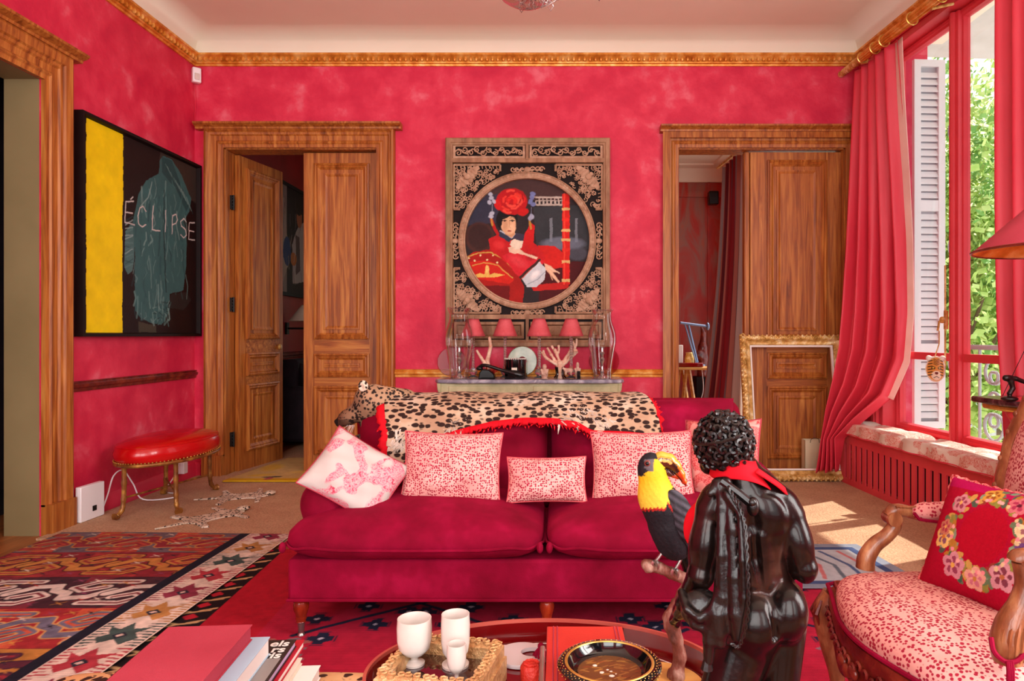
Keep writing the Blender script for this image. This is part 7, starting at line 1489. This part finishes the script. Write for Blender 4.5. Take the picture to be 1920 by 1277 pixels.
# ================================================================ THE STUDY SEEN THROUGH DOOR 2
t = thing('striped_curtain', 'long curtain with red, grey and cream stripes hanging in the room beyond the right door', 'curtain', (1.75, 6.6, .02)); cv = Cv(1.3, 2.83, .012, '7a1a20'); rs = random.Random(8); x = 0
while x < 1.3:
    w = rs.uniform(.012, .06); cv.put((cv.X >= x) & (cv.X < x+w), rs.choice(['8c1c22','5c4650','8a8488','b8705c','6a1a20','3c2a38','b06a5c','8c1c22','9a8a88'])); x += w
cv.put(cv.X > 1.12, 'b9a8a0'); cv.put(cv.X > 1.22, 'dccbb8')
def cf(x, y):
    u, v = x/1.3, y/2.83; sp = .10+.90*0; xl = 1.70+.06*v; yl = 7.15+0*v; xr = 1.76; yr = 6.28; bot = (1-v)
    px = xl+(xr-xl)*u-.10*bot**2*(1-u)-.09*bot**2; py = yl+(yr-yl)*u; w = np.sin(u*2*PI*6+.6*np.sin(3*v))*(.035+.02*bot); return (px-w*.9, py-w*.2, .02+y)
cv.mesh('drape', cf, M_['stripe_cloth'], t, thick=.003); m = MB(); m.tube([(1.80, 6.1, 2.89), (1.72, 7.3, 2.89)], .014, 8); m.ell((1.80, 6.08, 2.89), .03); m.build('curtain_pole', M_['old_gold'], t)
t = thing('wall_speaker', 'small black speaker mounted high on the red panelled wall beyond the right door', 'speaker', (2.13, 9.3, 2.88)); m = MB(); m.box((2.13, 9.27, 2.96), (.13, .12, .18)); m.build('cabinet', M_['black_plastic'], t, bevel=.012); m = MB(); m.tube([(2.13, 9.33, 2.96), (2.13, 9.4, 2.97)], .015); m.build('bracket', M_['black_plastic'], t)
t = thing('trestle_desk', 'pale wooden trestle desk in the room beyond the right door', 'desk', (1.30, 7.6, 0)); m = MB(); m.bx(.95, 1.70, 7.35, 7.95, .725, .75); m.build('desktop', M_['light_wood'], t, bevel=.003)
for y in (7.45, 7.85):
    m = MB(); m.tube([(1.45, y, .725), (1.56, y, .0)], .02, 4); m.tube([(1.42, y, .725), (1.34, y, 0)], .02, 4); m.build('trestle', M_['light_wood'], t)
m = MB(); m.tube([(1.52, 7.45, .3), (1.52, 7.85, .3)], .015, 4); m.tube([(1.38, 7.45, .3), (1.38, 7.85, .3)], .015, 4); m.build('crossbar', M_['light_wood'], t)
t = thing('desk_lamp', 'blue-grey metal desk lamp with jointed arms on the trestle desk', 'lamp', (1.58, 7.8, .75)); m = MB(); m.tube([(1.62, 7.8, .76), (1.50, 7.75, 1.22)], .014, 6); m.tube([(1.60, 7.77, .76), (1.46, 7.75, 1.22)], .010, 6); m.tube([(1.40, 7.7, 1.24), (1.72, 7.75, 1.20)], .014, 6); m.ell((1.72, 7.75, 1.20), (.02, .03, .045)); m.build('arms', M_['blue_metal'], t)
m = MB(); m.lathe([(0, 0), (.08, 0), (.08, .015), (.02, .025), (0, .03)], (1.62, 7.8, .75), 20, cap=False); m.build('base', M_['blue_metal'], t)
m = MB(); m.bx(1.30, 1.60, 7.42, 7.6, .752, .80); tag(m.build('red_case', M_['lacquer_red'], bevel=.01), 'flat dark red case lying on the trestle desk', 'case')
m = MB(); m.bx(1.34, 1.415, 7.62, 7.68, .752, .99); tag(m.build('white_carton', M_['pages'], bevel=.004), 'tall white carton standing on the left of the trestle desk', 'carton')
m = MB(); m.lathe([(.03, 0), (.05, .02), (.055, .08), (.04, .13), (.045, .15)], (1.53, 7.85, .752), 20); tag(m.build('small_vase', M_['old_gold'], ang=180), 'small brownish vase on the trestle desk behind the red case', 'vase')
t = thing('tribal_mask_stand', 'dark sculpture with a round face standing beyond the trestle desk', 'sculpture', (1.76, 8.2, 0)); s_ = Sdf(); s_.cap((1.78, 8.3, .62), (1.78, 8.3, .95), .07, .06); s_.ell((1.72, 8.25, .86), (.055, .04, .055), k=.02); s_.path([(1.78, 8.3, 1.0), (1.79, 8.3, 1.12), (1.76, 8.28, 1.2)], [.04, .035, .012]); s_.build('figure', M_['walnut_red'], .012, t, disp=lambda X, Y, Z: .006*n3(X, Y, Z, 120))
m = MB(); m.bx(1.68, 1.9, 8.2, 8.42, 0, .60); m.build('plinth', M_['black_frame'], t, bevel=.006)
t = thing('desk_clutter', 'dark bag and equipment heaped on the floor under the trestle desk', 'bag', (1.75, 8.0, 0)); s_ = Sdf(); s_.ell((1.70, 7.95, .14), (.12, .14, .15)); s_.ell((1.66, 7.7, .12), (.07, .1, .12)); s_.build('bag', M_['dark_cloth'], .012, t, disp=lambda X, Y, Z: .008*n3(X, Y, Z, 60)); m = MB(); m.bx(1.62, 1.74, 7.86, 7.9, .26, .33); m.build('handle', M_['iron_pale'], t, bevel=.01)
m = MB(); m.tube(spline([(1.60, 7.5, .74), (1.62, 7.52, .5), (1.57, 7.5, .3), (1.60, 7.5, .02)], 6), .005, 5); tag(m.build('desk_cable', M_['white_plastic']), 'thin pale cable hanging from the trestle desk', 'cable')
m = MB(); m.bx(1.86, 2.3, 7.0, 7.8, .0, .36); m.bx(1.84, 2.32, 6.98, 7.82, .36, .385); tag(m.build('low_cabinet', M_['oak_v'], bevel=.004), 'low wooden cabinet with a pale top beyond the striped curtain', 'cabinet')
# ================================================================ THE DARK ROOM SEEN THROUGH DOOR 1
t = thing('framed_painting', 'tall black framed painting of a pale-coated man in the dark room beyond', 'painting', (-2.73, 7.15, 1.5)); to5 = lambda a, b, h: (-2.748+h, a, b)
m = MB(); m.sweep(rect(6.60, 7.75, 1.50, 2.64), [(0, 0), (0, .04), (.035, .04), (.035, 0)], to5, closed=True); m.build('frame', M_['black_frame'], t, smooth=False); cv = Cv(1.09, 1.08, .006, '2a1c1c'); cv.warp(.03, 12, 3); rs = random.Random(5)
cv.put(cv.X < .26, '8e8680'); cv.poly([(.05, .9), (.2, .95), (.32, .3), (.12, .05)], 'a89c90'); cv.put(cv.X > .8, '4a3030'); cv.poly([(.42,.1),(.78,.15),(.9,.55),(.72,.78),(.55,.7),(.40,.5)], 'a8a4a4'); cv.poly([(.5,.2),(.62,.25),(.6,.6),(.5,.62)], '5a4c4c'); cv.ell(.60, .80, .075, .10, 'a86a4c'); cv.ell(.58, .90, .09, .07, '2a1a14'); cv.ell(.27, .42, .10, .15, '2c4478'); cv.ell(.44, .36, .08, .07, 'b4703a')
for k in range(60): x, y = rs.uniform(.05, 1.0), rs.uniform(.05, 1.0); cv.line([(x, y), (x+rs.uniform(-.04, .04), y-.12)], .012, rs.choice(['c8c0b8','3a2828','7a7078','5a4040']), .5)
cv.mesh('canvas', lambda x, y: (-2.72+0*x, 6.63+x, 1.53+y), M_['oil'], t)
t = thing('wall_lamp', 'swing-arm wall lamp with a cream shade beyond the left door', 'lamp', (-2.66, 6.95, 1.2)); m = MB(); m.lathe([(.19, 1.245), (.07, 1.405)], (-2.52, 6.95, 0), 32, cap=False); m.build('lamp_shade', M_['cream_shade'], t, ang=180); m = MB(); m.tube([(-2.52, 6.95, 1.40), (-2.52, 6.95, 1.17)], .012); m.tube([(-2.75, 6.95, 1.17), (-2.52, 6.95, 1.17)], .01); m.box((-2.74, 6.95, 1.17), (.02, .06, .12)); m.build('swing_arm', M_['iron'], t)
t = thing('dark_sofa', 'dark sofa with black cushions barely visible in the room beyond the left door', 'sofa', (-2.3, 7.1, 0)); m = MB(); m.bx(-2.72, -1.9, 6.72, 8.2, .06, .42); m.build('seat', M_['dark_cloth'], t, bevel=.03); m = MB(); m.bx(-2.73, -2.55, 6.72, 8.2, .3, .86); m.build('backrest', M_['dark_cloth'], t, bevel=.03)
m = MB(); m.bx(-2.72, -2.0, 6.60, 6.74, .06, .60); m.build('arm', M_['dark_cloth'], t, bevel=.04); m = MB(); m.bx(-2.36, -2.30, 6.592, 6.60, .06, .6); m.bx(-2.36, -2.30, 6.595, 6.75, .6, .606); m.build('arm_stripe', M_['walnut'], t, smooth=False)
for i, (y, h) in enumerate(((6.95, .30), (7.35, .34))):
    cushion('dark_cushion', ['black cushion nearer the door on the dark sofa beyond the left door', 'black cushion farther back on the dark sofa beyond the left door'][i], (-2.44, y+.02, .63), .42, .40, .14, 'dark_cloth', yaw=1.2, tilt=.2, pipe=None)
m = MB(); m.tube(spline([(-2.2, 6.3, .018), (-2.05, 6.2, .018), (-1.95, 6.35, .018), (-2.1, 6.5, .018), (-2.25, 6.55, .02)], 6), .008, 6); m.box((-2.2, 6.32, .035), (.05, .03, .03)); tag(m.build('floor_cable', M_['black_plastic']), 'black cable with a plug on the floor just beyond the left door', 'cable')
